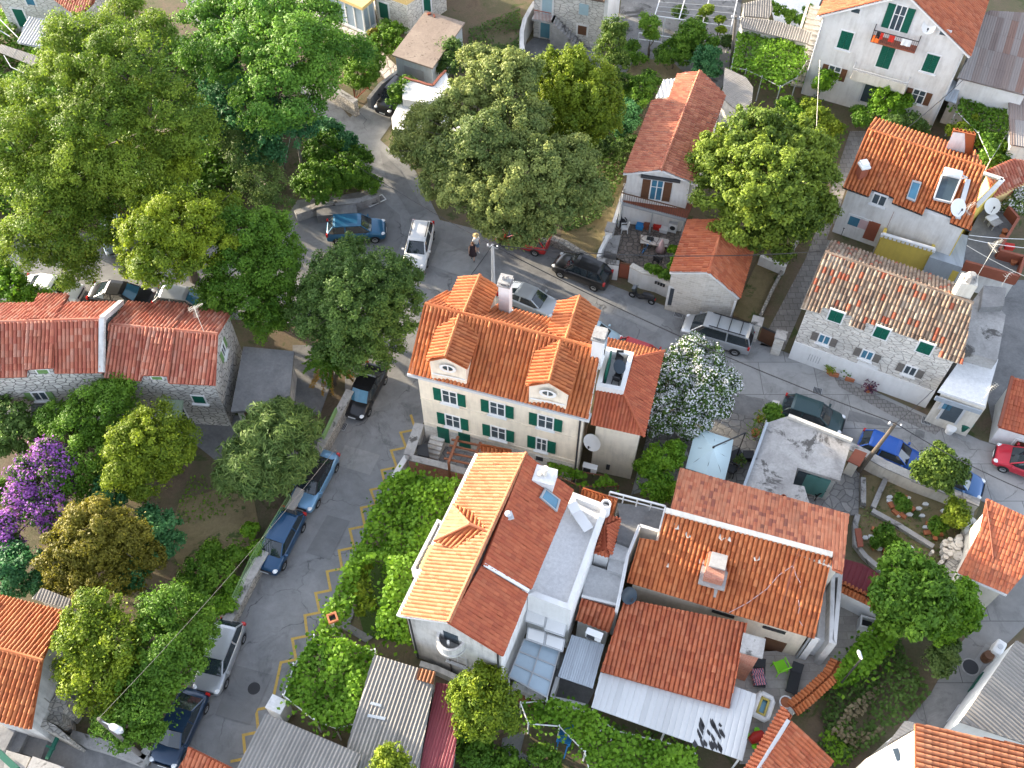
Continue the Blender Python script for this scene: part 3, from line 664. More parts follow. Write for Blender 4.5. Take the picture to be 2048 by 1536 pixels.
mb = MB(); s, z = w3.pix(*kr(1140, 560)); s1, _ = w3.pix(*kr(1230, 560)); w3.slab(mb, (s1 + w3.L) / 2 + .3, 1.75, w3.L - s1 + .6, 3.5, .0, .06); mb.build('white_wall_panel', M['whiteclean'], T)
mb = MB(); mb.tube([w3.at(s1 - .15, 3.5, .1), w3.at(s1 - .15, .1, .1)], .06); mb.build('drainpipe', M['greyp'], T)
mb = MB(); w3.slab(mb, *w3.pix(*kr(945, 590)), 1.2, 1.9, -.02, .03); mb.build('door', M['brownw'], T)
for x, y in (kr(565, 338), kr(960, 460)):
 mb = MB(); w3.slab(mb, *w3.pix(x, y), 1.2, .3, 0, .05); mb.build('vent', M['darkm'], T)
c = onplane(ko(1135, 715), pf); mb = MB(); mb.box(c + Vector((0, 0, .3)), (1.0, 1.5, .9), RZ1); o = mb.build('chimney', M['brickwork'], T); mb = MB(); mb.box(c + Vector((.12, .25, .85)), (.85, .85, .14), RZ1); mb.box(c + Vector((0, 0, .12)), (1.4, 1.9, .14), RZ1); mb.build('chimney_cap', M['concrete'], o)
mb = MB(); a, b = onplane(ko(1145, 800), pf), onplane(ko(1138, 868), pf); mb.bar(a + Vector((0, 0, .12)), b + Vector((0, 0, .12)), .2, .08); a, b = onplane(ko(1110, 600), pf), onplane(ko(1104, 660), pf); mb.bar(a + Vector((0, 0, .12)), b + Vector((0, 0, .12)), .16, .08); mb.build('mortar_strip', M['concrete'], T)
pz = plane(ko(625, 775), ko(1720, 1105), 3.8, ko(1822, 622), 5.4)
for i, (x, y) in enumerate(((915, 452), (980, 502), (1173, 516), (1220, 524), (865, 680), (1065, 658), (1385, 640), (1763, 653))):
 c = onplane(ko(x, y), pf); mb = MB(); mb.box(c + Vector((0, 0, .1)), (.22, .34, .05), .3 * i); mb.build('replaced_tile', M['offwhite'], T)
mb = MB(); a, b = onplane(ko(1610, 640), pf), onplane(ko(1515, 960), pf); mb.bar(a + Vector((0, 0, .1)), b + Vector((0, 0, .1)), .1, .06); mb.tube([a + Vector((0, 0, .1)), a + Vector((0, 0, 1.0))], .03); mb.build('roof_rail', M['rust'], T)
mb = MB(); mb.tube([onplane(p, pf) + Vector((0, 0, .16)) for p in (ko(1220, 958), ko(1330, 900), ko(1440, 820), ko(1510, 740), ko(1590, 685))], .02, 4); mb.tube([onplane(p, pf) + Vector((0, 0, .16)) for p in (ko(1595, 690), ko(1610, 740), ko(1640, 790), ko(1625, 880), ko(1632, 930), ko(1618, 990), ko(1650, 1035))], .02, 4); mb.build('roof_cable', M['pink'], T)
# side balcony strip
SB = kr(1395, 30, 1490, 30, 1440, 570, 1385, 560); parapet(T, 'side_parapet', [kr(1400, 20), kr(1490, 30), kr(1442, 575), kr(1385, 560)], 3.6, 0, .22, M['greywash']); pxwalls(T, 'side_balcony_floor', [kr(1350, 60), kr(1400, 20), kr(1385, 560), kr(1290, 530)], 2.6, 0, M['terrace'])
# 3b lower shed roof in front
T = house('low_house', 'low house front under a dark orange single slope roof above white sheeting', [(1248, 1197), (1495, 1247), (1459, 1416)], 2.8)
p3b = plane((1201, 1343), (1459, 1416), 2.7, (1495, 1247), 3.5)
lo = [ko(612, 872), ko(1328, 1015), ko(1225, 1512), ko(470, 1296)]; r3b = roof(T, lo, p3b, M['t_brick'], tile=.24, amp=.06)
mb = MB(); mb.prism(inset(r3b, .2), 0, [p.z - .2 for p in r3b]); mb.build('wall', M['cream'], T)
T2 = house('white_canopy_roof', 'white sheet metal canopy with dark worn patches below the low orange roof', [(1201, 1345), (1513, 1390), (1485, 1522)], 2.5, 'canopy')
pc = plane((1183, 1415), (1485, 1522), 2.35, (1513, 1390), 2.6)
cp = [(1201, 1345), (1459, 1418), (1466, 1372), (1513, 1389), (1485, 1522), (1183, 1415)]; roof(T2, cp, pc, M['c_white'], 'sheeting', tile=.3, amp=.025, course=4, lift=.0, seg=8, thick=.04)
mb = MB()
for x, y in ((1195, 1410), (1480, 1515), (1330, 1462), (1505, 1392)): p = P(x, y, 2.3); mb.tube([(p.x, p.y, 0), (p.x, p.y, 2.35)], .06)
mb.build('post', M['whitep'], T2)
rr = random.Random(3); mb = MB()
for i in range(26):
 x, y = kr(330 + rr.random() * 240, 1180 + rr.random() * 200); c = onplane((x, y), pc); l = .08 + rr.random() * .28; a = onplane((x + 1, y + 3.6), pc) - c; a.normalize()
 b = a.cross(pc[1]); h = pc[1] * .068; mb.poly([c - a * l + h, c - b * .05 * (1 + rr.random()) + h, c - b * .09 + a * l * .5 + h, c + a * l + h, c + b * .07 + a * l * .3 + h, c + b * .08 - a * l * .4 + h])
mb.build('worn_patch', M['darkm'], T2)
# brick chimney beside the deck
T = thing('brick_chimney', 'tall red brick chimney with flat concrete slab beside the low orange roof', 'chimney', P(*kr(720, 780), 0)); c = P(*kr(797, 580), 4.4)
mb = MB(); mb.box((c.x, c.y, 2.1), (.85, .85, 4.2), RZ1); mb.build('stack', M['brickwork'], T)
mb = MB(); mb.box((c.x, c.y, 4.3), (1.15, 1.05, .16), RZ1); mb.build('slab', M['concrete'], T)
# 4 flat roofed concrete building
T = house('flat_roof_building', 'concrete building with stained flat roof and notched green doorway beside the street', [(1534, 845), (1703, 882), (1490, 970)], 3.2, 'building')
zf = 3.1; ro = kk_(1040, 802, 1215, 745, 1735, 950, 1640, 1275, 1290, 1168, 1255, 1305, 1345, 1320, 1392, 1470, 1385, 1500, 850, 1330)
mb = MB(); mb.prism(px(ro, zf), zf - .25, zf); mb.build('roof_slab', M['concrete'], T)
mb = MB(); mb.prism(inset(px(ro, zf - .25), .18), 0, zf - .25); mb.build('wall', M['greywash'], T)
a, b = P(*kk_(1290, 1168), 3), P(*kk_(1640, 1275), 3); wb = Wall(b, a); wb = Wall(a, b)
mb = MB();
for k in range(2): wb.slab(mb, wb.L * (.42 + .26 * k), 1.5, .75, 2.0, -.2, -.06)
mb.build('door', paint('turquoise_paint', (.10, .24, .22), .6, .25), T)
mb = MB(); wb.slab(mb, wb.L * .2, 1.6, .7, 1.9, -.2, -.07); mb.build('window', M['glass'], T)
mb = MB(); q = px(kk_(1215, 745, 1735, 950), zf + .12); mb.bar(q[0], q[1], .22, .24); mb.build('roof_kerb', M['offwhite'], T)
mb = MB(); q = px(kk_(1040, 802, 850, 1330), zf + .05); mb.bar(q[0], q[1], .16, .2); mb.build('gutter', M['c_blue'], T)
mb = MB(); c = P(*kk_(1178, 1405), 3.9); mb.lathe((c.x, c.y, 3.0), [(.16, 0), (.16, .9), (.12, .9), (.12, .8)], 12, False); mb.build('flue', M['rust'], T)
# 5 orange roofed house, mid top
T = house('gable_house', 'white gable house with long orange roof, dark awning and cluttered balcony below', [(1246, 348), (1355, 148), (1386, 367)], 5.8)
zE = 5.8; zR = 6.6; A, B = P(1246, 348, zE), P(1356, 148, zE)
Cr = P(1386, 368, 5.8); Dr = P(1452, 191, 5.8)
pl5 = plane((1246, 348), (1356, 148), zE, (1322, 341), zR); E, G = onplane((1322, 341), pl5), onplane((1399, 144), pl5)
lf = [onplane(p, pl5) for p in ((1246, 348), kc(425, 825), kc(560, 805), kc(632, 605), (1399, 144), (1322, 341))]
kw5 = dict(tile=.24, amp=.04, course=.34, deck=M['whiteclean']); roof_face('roof', lf, M['t_rose'], T, **kw5)
roof_face('roof', [E, G, Dr, Cr], M['t_rose'], T, **kw5); ridge(T, E, G, M['t_rose'])
w5 = shell('wall', [A, E, Cr, Dr, G, B], M['white'], T, .22, 0, .14)
ww5 = Wall(w5[0], w5[2]); k5 = K(1180, 320, .2941)
sD, zD = ww5.pix(*k5(452, 200)); window(ww5, T, 0, 0, .75, 1.9, 'brownw', .55, pane='glassb', sz=(sD, zD), sill=False)
mb = MB(); s, z = ww5.pix(*k5(480, 130)); a, b = ww5.at(s - 1.35, z + .12, .1), ww5.at(s + 1.35, z + .12, .1); mb.tube([a, b], .13, 10); o = mb.build('awning', M['darkm'], T); mb = MB(); mb.bar(a - Vector((0, 0, .12)), b - Vector((0, 0, .12)), .1); mb.build('awning_case', M['lgrey'], o)
zB = 3.15; fl = px(k5(240, 195, 700, 300, 655, 402, 205, 285), zB); mb = MB(); mb.prism(fl, zB - .18, zB); mb.build('balcony_floor', M['rust'], T); a, b = fl[3], fl[2]
mb = MB(); mb.bar(a - Vector((0, 0, .1)), b - Vector((0, 0, .1)), .12, .24); mb.build('balcony_edge', M['greyp'], T)
mb = MB()
for i in range(31): p = a + (b - a) * i / 30; mb.tube([p, p + Vector((0, 0, .9))], .016, 4)
mb.bar(a + Vector((0, 0, .9)), b + Vector((0, 0, .9)), .06); mb.bar(fl[0] + Vector((0, 0, .9)), a + Vector((0, 0, .9)), .06); mb.build('railing', M['brownw'], T)
mb = MB()
for f in (.02, .5, .98): p = a + (b - a) * f; mb.tube([(p.x, p.y, .9), (p.x, p.y, zB - .18)], .06)
mb.build('post', M['greyp'], T); mb = MB(); mb.prism(px(k5(205, 285, 240, 195, 250, 205, 215, 295), zB + .2), 0, zB + .2); mb.build('side_wall', M['whiteclean'], T)
c = (fl[0] * .75 + fl[3] * .25).lerp(fl[1], .14); mb = MB(); mb.box((c.x, c.y, zB + .25), (1.5, .5, .35), rzof(a, b)); mb.box((c.x, c.y, zB + .47), (1.55, .56, .06), rzof(a, b)); meta(mb.build('balcony_chest', M['lgrey']), 'grey chest against the left wall of the orange gable house balcony', 'chest')
cw = px(kc(520, 655, 625, 645, 560, 805, 455, 805), 5.2); roof_face('side_roof', cw, M['c_white'], T, tile=.3, amp=.04, course=5, lift=0, thick=.04)
ZC = .9
flat('courtyard_paving', kf(330, 250, 900, 330, 880, 450, 735, 890, 540, 880, 300, 760, 200, 640), ZC, M['crazy_brown'])
# 6 little stone house on the street
T = house('little_stone_house', 'small pale stone house with dark grey door under an orange gable roof by the street', [(1340, 545), (1478, 597), (1514, 501)], 3)
A, E, C = P(1339, 546, 3.9), P(1417, 546, 4.9), P(1479, 598, 2.6); B = P(1375, 441, 3.9); d6 = (B - A); d6.z = 0
G, D = E + d6, C + d6 * .93
k6 = dict(tile=.22, amp=.045, deck=M['whiteclean']); roof_face('roof', [A, B, G, E], M['t_brick'], T, **k6); roof_face('roof', [E, G, D, C], M['t_brick'], T, **k6); ridge(T, E, G, M['t_brick'])
w6 = shell('wall', [A, E, C, D, G, B], M['stone_pale'], T, .12, 0, .12); wf6 = Wall(w6[0], w6[2])
greydoor = paint('dark_grey_door_paint', (.055, .062, .072), .5, .1)
def panel(t, wl, x, y, w, h, mat, name, frame='white', sz=None):
 s, z = wl.pix(x, y) if sz is None else sz; mb = MB(); wl.slab(mb, s, z, w, h, .0, .05); o = mb.build(name, mat, t)
 if frame:
  m = MB()
  for k in (-1, 1): wl.slab(m, s + k * (w / 2 + .08), z, .16, h + .32, 0, .04)
  wl.slab(m, s, z + h / 2 + .08, w, .16, 0, .04); m.build('frame', M[frame], o)
 return o
panel(T, wf6, *kf(790, 1085), 1.0, 1.75, greydoor, 'door'); panel(T, wf6, *kf(1012, 985), 1.45, 1.15, greydoor, 'shutter', None)
for x, y in (kf(945, 1110), kf(1025, 1140)): panel(T, wf6, x, y, .65, .28, greydoor, 'vent_window', None)
mb = MB(); mb.tube([wf6.at(wf6.L - .12, 2.3, .12), wf6.at(wf6.L - .12, .1, .12)], .07); mb.build('drainpipe', M['whitep'], T)
# 7 old stone house with mottled tiles
T = house('old_stone_house', 'pale stone house with mottled old barrel tiles and three green shuttered dormer windows', [(1601, 617), (1925, 730), (1945, 607)], 5.4)
H7 = T; ze7, zr7 = 5.4, 7.4
nf = [(1601, 617)] + kg(355, 490, 370, 440, 600, 512, 575, 580, 690, 622, 710, 560, 1287, 758, 1262, 822) + [(1925, 730), (1945, 607), (1649, 505)]
g7 = gable(T, M['t_old'], (1601, 617), (1925, 730), (1649, 505), (1945, 607), ze7, zr7, front=nf, wallmat=M['stone_white'], ins=.36, kw=dict(tile=.24, amp=.052, course=.42, lift=.04, deck=M['offwhite']), drop=-.12)
w7 = Wall(g7['w'][0], g7['w'][1])
for x, y in (kg(475, 508), kg(825, 635), kg(1160, 752)): window(w7, T, x, y, .82, .95, 'green', None, closed=True, sill=False)
for i, (x, y) in enumerate((kg(385, 685), kg(715, 805), kg(1045, 925))): window(w7, T, x, y, .62, .75, 'greywood', .42, pane='glassb' if i < 2 else 'glass')
mb = MB(); w7.slab(mb, w7.L / 2, .92, w7.L, 1.84, -.02, .07); mb.build('plaster_base', M['whiteclean'], T)
strip_along(T, 'stone_ledge', w7, ze7 - .95, .1, .06, M['stone_white'])
panel(T, w7, *kg(690, 945), 1.0, 1.75, M['whitep'], 'door', 'whiteclean'); panel(T, w7, *kg(590, 930), .75, 1.3, M['glass'], 'dark_doorway', 'whiteclean'); panel(T, w7, *kg(957, 1065), .62, .6, M['glassb'], 'window', 'whiteclean')
o = panel(T, w7, *kg(310, 830), .95, .75, M['whitep'], 'grille', 'whiteclean'); m = MB(); s, z = w7.pix(*kg(310, 830))
for k in range(5): w7.slab(m, s - .34 + k * .17, z, .04, .7, .05, .07)
m.build('bar', M['greyp'], o)
mb = MB(); c = P(*kg(1490, 250), 8.4); mb.obox((c.x, c.y, 7.6), Vector((.45, -.12, 0)), Vector((.12, .4, 0)), Vector((0, 0, 1.1))); o = mb.build('chimney', M['offwhite'], T); mb = MB(); mb.lathe((c.x, c.y, 8.7), [(.42, 0), (.36, .3), (.2, .5)], 10); mb.build('chimney_cap', M['concrete'], o)
# yellowed gable side, concrete lean-to roofs to its right
T = house('concrete_lean_to', 'weathered concrete lean-to with stepped grey roofs beside the old stone house', [(1933, 703), (1995, 721), (1968, 816)], 3.2, 'lean-to')
mb = MB(); mb.prism(px(kg(1290, 1092, 1478, 790, 1712, 850, 1625, 1215), 3.3), 0, 3.3); mb.build('wall', M['offwhite'], T)
mb = MB(); q = px(kg(1255, 1090, 1478, 778, 1715, 850, 1612, 1205), 3.35); mb.prism(q, 3.3, 3.5); mb.build('roof_slab', M['terrace'], T)
mb = MB(); mb.prism(px(kg(1520, 400, 1600, 290, 1780, 500, 1715, 850, 1462, 782), 4.4), 0, 4.4); mb.build('upper_block', M['concrete'], T)
mb = MB(); mb.prism(px(kg(1612, 270, 1785, 290, 1765, 432, 1590, 440), 4.9), 0, 4.9); mb.build('roof_box', M['concrete2'], T)
a, b = P(*kg(1255, 1100), 3.3), P(*kg(1612, 1215), 3.3); wq = Wall(a, b)
panel(T, wq, *kg(1365, 1250), .95, 1.7, M['glass'], 'door', 'lgrey'); panel(T, wq, *kg(1330, 1200), .5, .6, M['glassb'], 'window', 'lgrey')
mb = MB(); wq.slab(mb, wq.L / 2, 2.9, wq.L, .35, 0, .12); mb.build('fascia', M['c_blue'], T)
# 8 orange roofed house with yellow walls
T = house('yellow_house', 'orange tiled house with yellow walls and balcony just above the old stone house', [(1685, 376), (1941, 463), (1968, 337)], 6)
H8 = T; nf = [(1685, 376)] + ke(775, 715, 805, 655, 980, 725, 965, 765, 1215, 865, 1240, 800, 1450, 880, 1440, 930) + [(1941, 463), (1968, 337), (1735, 260)]
g8 = gable(T, M['t_bright'], (1685, 376), (1941, 463), (1735, 260), (1968, 337), 6.0, 8.0, front=nf, wallmat=M['white'], ins=.35, kw=dict(tile=.26, amp=.07, deck=M['darkm']), drop=-.02)
p8 = g8['fpl']; w8 = Wall(g8['w'][0], g8['w'][1]); wr8 = Wall(g8['w'][1], g8['w'][3])
mb = MB(); wr8.slab(mb, wr8.L / 2, 3, wr8.L + .02, 6, -.02, .04); mb.build('yellow_side_wall', M['yellow'], T)
# low shed of tiles rising above the ridge
a = [onplane(p, g8['bpl']) for p in ke(1420, 330, 1610, 385)]; z8 = 8.9
bx = [P(*ke(1468, 158), z8), P(*ke(1655, 200), z8), a[1] + Vector((0, 0, .15)), a[0] + Vector((0, 0, .15))]
roof_face('dormer_roof', bx, M['t_bright'], T, tile=.26, amp=.07, thick=.1); mb = MB(); q = inset(bx, .15); mb.prism(q, 6.5, [p.z - .12 for p in bx]); mb.build('dormer_wall', M['white'], T)
skylight(T, ke(1130, 585, 1205, 605, 1150, 765, 1078, 735), p8, .3)
window(w8, T, *ke(862, 735), .8, .8, None, pane='glass', sill=True); panel(T, w8, *ke(655, 910), .7, .8, M['glassb'], 'window', 'whiteclean'); panel(T, w8, *ke(732, 935), .6, .8, M['pink'], 'window_blind', 'whiteclean'); panel(T, w8, *ke(800, 990), .8, 1.7, M['rust'], 'door', None)
# yellow balcony
BY = ke(888, 1020, 1312, 1145, 1345, 900, 985, 780); zb = 3.6
parapet(T, 'balcony_wall', [ke(888, 1022), ke(1312, 1148), ke(1372, 905), ke(960, 790)], zb, 0, .2, M['yellow']); pxwalls(T, 'balcony_floor', [ke(900, 1022), ke(1312, 1140), ke(1372, 905), ke(960, 790)], 2.7, 1.0, M['terrace'], .1)
mb = MB(); q = px([ke(888, 1020), ke(1312, 1146)], zb + .15)
for k in range(13): p = q[0] + (q[1] - q[0]) * k / 12; mb.box((p.x, p.y, zb + .1), (.2, .22, .2), rzof(q[0], q[1]))
mb.bar(q[0] + Vector((0, 0, .08)), q[1] + Vector((0, 0, .08)), .24, .08); mb.build('balustrade', M['whitep'], T)
mb = MB(); c = P(*ke(985, 830), 5.2); mb.tube([(c.x, c.y, 2.7), c], .03)
for k in range(8): mb.bar(P(*ke(985, 830), 2.9 + k * .3), P(*ke(1015, 840), 2.9 + k * .3), .04)
mb.tube([P(*ke(1015, 840), 2.7), P(*ke(1015, 840), 5.2)], .03); mb.build('ladder', M['rust'], T)
pxwalls(T, 'side_roof_deck', ke(1360, 960, 1590, 1030, 1545, 1290, 1275, 1205), 3.1, 0, M['c_blue']); pxwalls(T, 'side_roof_base', ke(1265, 1240, 1280, 1190, 1545, 1280, 1515, 1330), 2.6, 0, M['yellow'])
mb = MB(); pz = plane_n([P(*ke(1730, 515), 5), P(*ke(1880, 575), 5), P(*ke(1650, 860), 2.2)])
for a, b, zz in ((ke(1718, 520), ke(1875, 570), 4.6), (ke(1875, 570), ke(1655, 790), 4.6)): mb.bar(P(*a, zz), P(*b, zz), .3, .15)
mb.build('yard_wall_coping', M['white'], T); mb = MB(); a, b = P(*ke(1875, 570), 4.5), P(*ke(1655, 790), 4.5); mb.prism([a, b, b + Vector((-.2, .1, 0)), a + Vector((-.2, .1, 0))], 0, 4.5); mb.build('yard_wall', M['yellow'], T)
panel_ = MB(); q = [onplane(p, p8) + p8[1] * .35 for p in ke(1370, 545, 1520, 580, 1440, 775, 1300, 742)]
T9 = thing('solar_water_heater', 'solar water heater with white tank and dark glass collector on the orange roof', 'solar heater', sum(q, Vector()) / 4)
fr = MB()
for i in range(4): fr.bar(q[i], q[(i + 1) % 4], .1, .14)
fr.build('frame', M['lgrey'], T9); m = MB(); m.poly(q); m.build('collector', M['solar'], T9)
a, b = onplane(ke(1385, 495), p8) + Vector((0, 0, .75)), onplane(ke(1545, 530), p8) + Vector((0, 0, .75)); a, b = P(*ke(1385, 500), a.z), P(*ke(1540, 535), a.z); m = MB(); m.tube([a, a + (b - a) * .04, b - (b - a) * .04, b], [.2, .28, .28, .2], 14); m.build('tank', M['whitep'], T9, smooth=True)
m = MB(); m.tube([b, b + Vector((.35, -.1, -.1)), q[1] + Vector((.35, 0, .1)), q[1]], .05); m.build('pipe', M['lgrey'], T9)
mb = MB(); a, b = onplane(ke(1585, 580), p8), onplane(ke(1500, 900), p8); mb.bar(a + p8[1] * .2, b + p8[1] * .2, .3, .2); mb.build('flue_duct', M['lgrey'], T)
mb = MB(); c = onplane(ke(705, 545), p8); mb.box(c + Vector((0, 0, .45)), (.5, .55, 1.0), .25); o = mb.build('chimney', M['rust'], T); mb = MB(); mb.box(c + Vector((0, 0, 1.0)), (.62, .7, .14), .25); mb.box(c + Vector((.0, .1, 1.14)), (.5, .5, .14), .25); mb.build('chimney_cap', M['whitep'], o)
c = onplane(ke(1500, 800), p8); dish('satellite_dish', 'large white satellite dish at the lower right of the solar heater roof', *ke(1500, 800), 6.9, .55, (.2, -.7, .7), pole=.6)
dish('satellite_dish', 'round white satellite dish over the brown roof terrace', *ke(1785, 788), 3.2, .55, (-.1, -.65, .75), pole=1.0)
# brown terrace right of it
flat('brown_terrace', kx(250, 780, 400, 480, 600, 540, 690, 640, 520, 930, 740, 1000, 690, 1170, 200, 1040), 2.2, M['concrete2'])
T = house('terrace_block', 'low building block carrying the brown roof terrace', kx(250, 780, 600, 540, 690, 1170), 2.1, 'building'); pxwalls(T, 'wall', kx(250, 780, 400, 480, 600, 540, 690, 640, 520, 930, 740, 1000, 690, 1170, 200, 1040), 2.19, 0, M['white'])
mb = MB()
for a, b in ((kx(600, 545), kx(690, 650)), (kx(690, 650), kx(520, 930)), (kx(520, 940), kx(745, 1000)), (kx(745, 1000), kx(690, 1175)), (kx(210, 1040), kx(690, 1175))): mb.bar(P(*a, 2.6), P(*b, 2.6), .18, .9)
mb.build('terrace_kerb', M['rust'], T)
T = house('red_shed_roof', 'dark red patched tile roof of the low house behind the brown terrace', kx(440, 180, 650, 80, 720, 330), 3.2, 'house')
q = px(kx(420, 180, 650, 80, 790, 110, 790, 330, 725, 330, 620, 405, 480, 445), 3.3); mb = MB(); mb.prism(inset(q, .15), 0, 3.15); mb.build('wall', M['ochre'], T)
pq = plane(kx(480, 445), kx(725, 330), 3.0, kx(650, 80), 4.2); roof(T, kx(420, 180, 650, 80, 790, 100, 790, 330, 725, 330, 620, 405, 480, 445), pq, M['t_mix'], tile=.26, amp=.06)
# 9 big white house, top right
T = house('white_house', 'large white gable house with green shutters and two balconies at the top right', [(1653, 30), (1926, 102), (1855, 250)], 3)
A, B = P(1648, 30, 7.4), P(1930, 104, 7.4); w9 = Wall(A, B); nb = -w9.n
s, z = w9.pix(1829, -3);
zR = 7.4 + (w9.L / 2 + .3) * (z - 7.4) / max(.5, (w9.L + .3 - s)); zR = min(zR, 11.5)
Lo, Ro, Tp = w9.at(-.45, 7.3, .35), w9.at(w9.L + .45, 7.3, .35), w9.at(w9.L / 2, zR, .35)
D9 = nb * 9.5
kw9 = dict(tile=.24, amp=.05, deck=M['whiteclean']); roof_face('roof', [Lo, Lo + D9, Tp + D9, Tp], M['t_brick'], T, **kw9); roof_face('roof', [Ro, Tp, Tp + D9, Ro + D9], M['t_brick'], T, **kw9); ridge(T, Tp, Tp + D9, M['t_brick'])
mb = MB(); q = [w9.at(0, 0), w9.at(w9.L / 2, 0), w9.at(w9.L, 0), w9.at(w9.L, 0) + D9, w9.at(w9.L / 2, 0) + D9, w9.at(0, 0) + D9]; mb.prism(q, 0, [7.35, zR - .15, 7.35, 7.35, zR - .15, 7.35]); mb.build('wall', M['white'], T)
for x, y in (kd(585, 328), kd(1285, 518)): window(w9, T, x, y, .95, 1.5, 'green', closed=True, frame='whitep')
s, z = w9.pix(*kd(918, 458)); window(w9, T, 0, 0, 1.0, 2.1, 'green', closed=True, sill=False, sz=(s, z))
s, z = w9.pix(*kd(1030, 150)); window(w9, T, 0, 0, .7, 2.0, 'green', .55, sill=False, sz=(s - .1, z))
window(w9, T, *kd(490, 595), .85, 1.15, 'brownw', .45); window(w9, T, *kd(1180, 790), .85, 1.15, 'brownw', .45)
for x, y in (kd(670, 85), kd(1395, 270)): panel(T, w9, x, y, .6, .35, M['glass'], 'attic_window', 'whiteclean')
panel(T, w9, *kd(800, 760), 1.3, 1.9, M['glass'], 'doorway', 'lgrey')
def balcony(t, s0, s1, z, d, railmat, mat, bars=True):
 b = thing('balcony', None, None, w9.at((s0 + s1) / 2, z, d / 2)); adopt(b, t)
 mb = MB(); w9.slab(mb, (s0 + s1) / 2, z - .07, s1 - s0, .14, 0, d); mb.build('floor', mat, b); mb = MB(); h = .9
 c = [w9.at(s0, z, .02), w9.at(s0, z, d), w9.at(s1, z, d), w9.at(s1, z, .02)]
 for i in range(3):
  p, q = c[i], c[i + 1]; n = max(2, int((q - p).length / .14)); mb.bar(p + Vector((0, 0, h)), q + Vector((0, 0, h)), .05)
  for k in range(n + 1): mb.tube([p + (q - p) * k / n, p + (q - p) * k / n + Vector((0, 0, h))], .014, 4)
 mb.build('railing', railmat, b); return b
s0, z0 = w9.pix(*kd(805, 300)); s1, z1 = w9.pix(*kd(1170, 385)); balcony(T, s0, s1, z0 + .2, .8, M['darkm'], M['rust'])
s2, z2 = w9.pix(*kd(640, 600)); s3, _ = w9.pix(*kd(1090, 700)); balcony(T, s2, s3, z2 + .2, .9, M['lgrey'], M['offwhite'])
lay = MB(); lay.obox(w9.at((s2 + s3) / 2, z2 + .55, .92), w9.d * (s3 - s2) / 2 * .97, w9.n * .03, Vector((0, 0, .4))); lay.build('balcony_screen', M['offwhite'], T)
for i, (f, c, nm, lb, wd) in enumerate(((.12, 'black', 'hanging_cloth', 'black shirt drying at the left end of the top balcony rail', .3), (.2, 'red', 'hanging_cloth', 'red cloth drying between black shirt and red towel on the balcony rail', .22), (.42, 'red', 'hanging_cloth', 'red towel drying in the middle of the top balcony rail', .42), (.75, 'whitep', 'hanging_cloth', 'white sheet drying over the right half of the top balcony rail', .7), (.1, 'orange', 'hanging_cloth', 'orange towel hanging low at the left corner of the top balcony', .5))):
 m = MB(); z = z0 + 1.08 - (.35 if c == 'orange' else 0); n = 6; ss = s0 + (s1 - s0) * f
 for k in range(n):
  a, b = ss - wd / 2 + wd * k / n, ss - wd / 2 + wd * (k + 1) / n; o0, o1 = .86 + .03 * math.sin(k * 2), .86 + .03 * math.sin(k * 2 + 2)
  m.add([w9.at(a, z - .55, o0), w9.at(b, z - .55, o1), w9.at(b, z, .84), w9.at(a, z, .84), w9.at(b, z - .25, .78), w9.at(a, z - .25, .78)], [[0, 1, 2, 3], [3, 2, 4, 5]])
 meta(m.build(nm, M[c]), lb, 'cloth', 'washing on the balcony rail')
for q9 in (.05, w9.L - .05): mb = MB(); mb.tube([w9.at(q9, 7.2, .1), w9.at(q9, .2, .1)], .07); mb.build('drainpipe', M['lgrey'], T)
p = w9.at(*w9.pix(*kd(1270, 215))[:1], w9.pix(*kd(1270, 215))[1], .4); dish('satellite_dish', 'white satellite dish on the gable wall of the large white house', *kd(1270, 215), p.z, .5, (w9.n.x, w9.n.y, .4), pole=.3)
# corrugated buildings right of it
def sheet_house(name, label, pts, pl, mat, wallmat, cat='shed', tile=.18, amp=.03, ins=.15, zb=0.0, course=1.6, **kw):
 q = [onplane(p, pl) for p in pts]; c = sum(q, Vector()) / len(q); t = thing(name, label, cat, (c.x, c.y, zb))
 roof_face('roof', q, mat, t, tile=tile, amp=amp, course=course, lift=.012, seg=6, thick=.05, **kw)
 if wallmat: mb = MB(); mb.prism(inset(q, ins), zb, [p.z - .08 for p in q]); mb.build('wall', wallmat, t)
 return t
pA = plane(kd(1520, 640), kd(2048, 770), 4.4, kd(1760, 100), 6.2)
sheet_house('corrugated_shed', 'long shed under brown and grey patched corrugated sheets right of the large white house', kd(1500, 640, 1620, 430, 1720, 110, 1770, 90, 2080, 110, 2080, 790), pA, M['c_brown'], M['white'])
T = house('red_roof_house', 'red tiled house end just behind the large white house at the top edge', kd(1500, 30, 1730, 110, 1750, 0), 6)
pq = plane(kd(1500, 60), kd(1725, 110), 6, kd(1520, -60), 7.5); q = roof(T, kd(1495, 50, 1725, 110, 1770, -20, 1440, -90), pq, M['t_mix'], tile=.26, amp=.06); mb = MB(); mb.prism(inset(q, .2), 0, [p.z - .15 for p in q]); mb.build('wall', M['white'], T)
T = sheet_house('grey_sheet_roof', 'grey corrugated side roof at the right edge beyond the dark vine canopy', [(2016, 180), (2080, 190), (2080, 300), (2020, 290)], plane((2016, 300), (2080, 310), 3, (2016, 180), 3.4), M['c_brown'], M['white'])
T = sheet_house('passage_canopy', 'pale translucent canopy over the narrow passage beside the large white house', kd(1450, 650, 1530, 690, 1490, 850, 1375, 810), plane(kd(1375, 810), kd(1490, 850), 3.0, kd(1450, 650), 3.4), M['c_blue'], None)
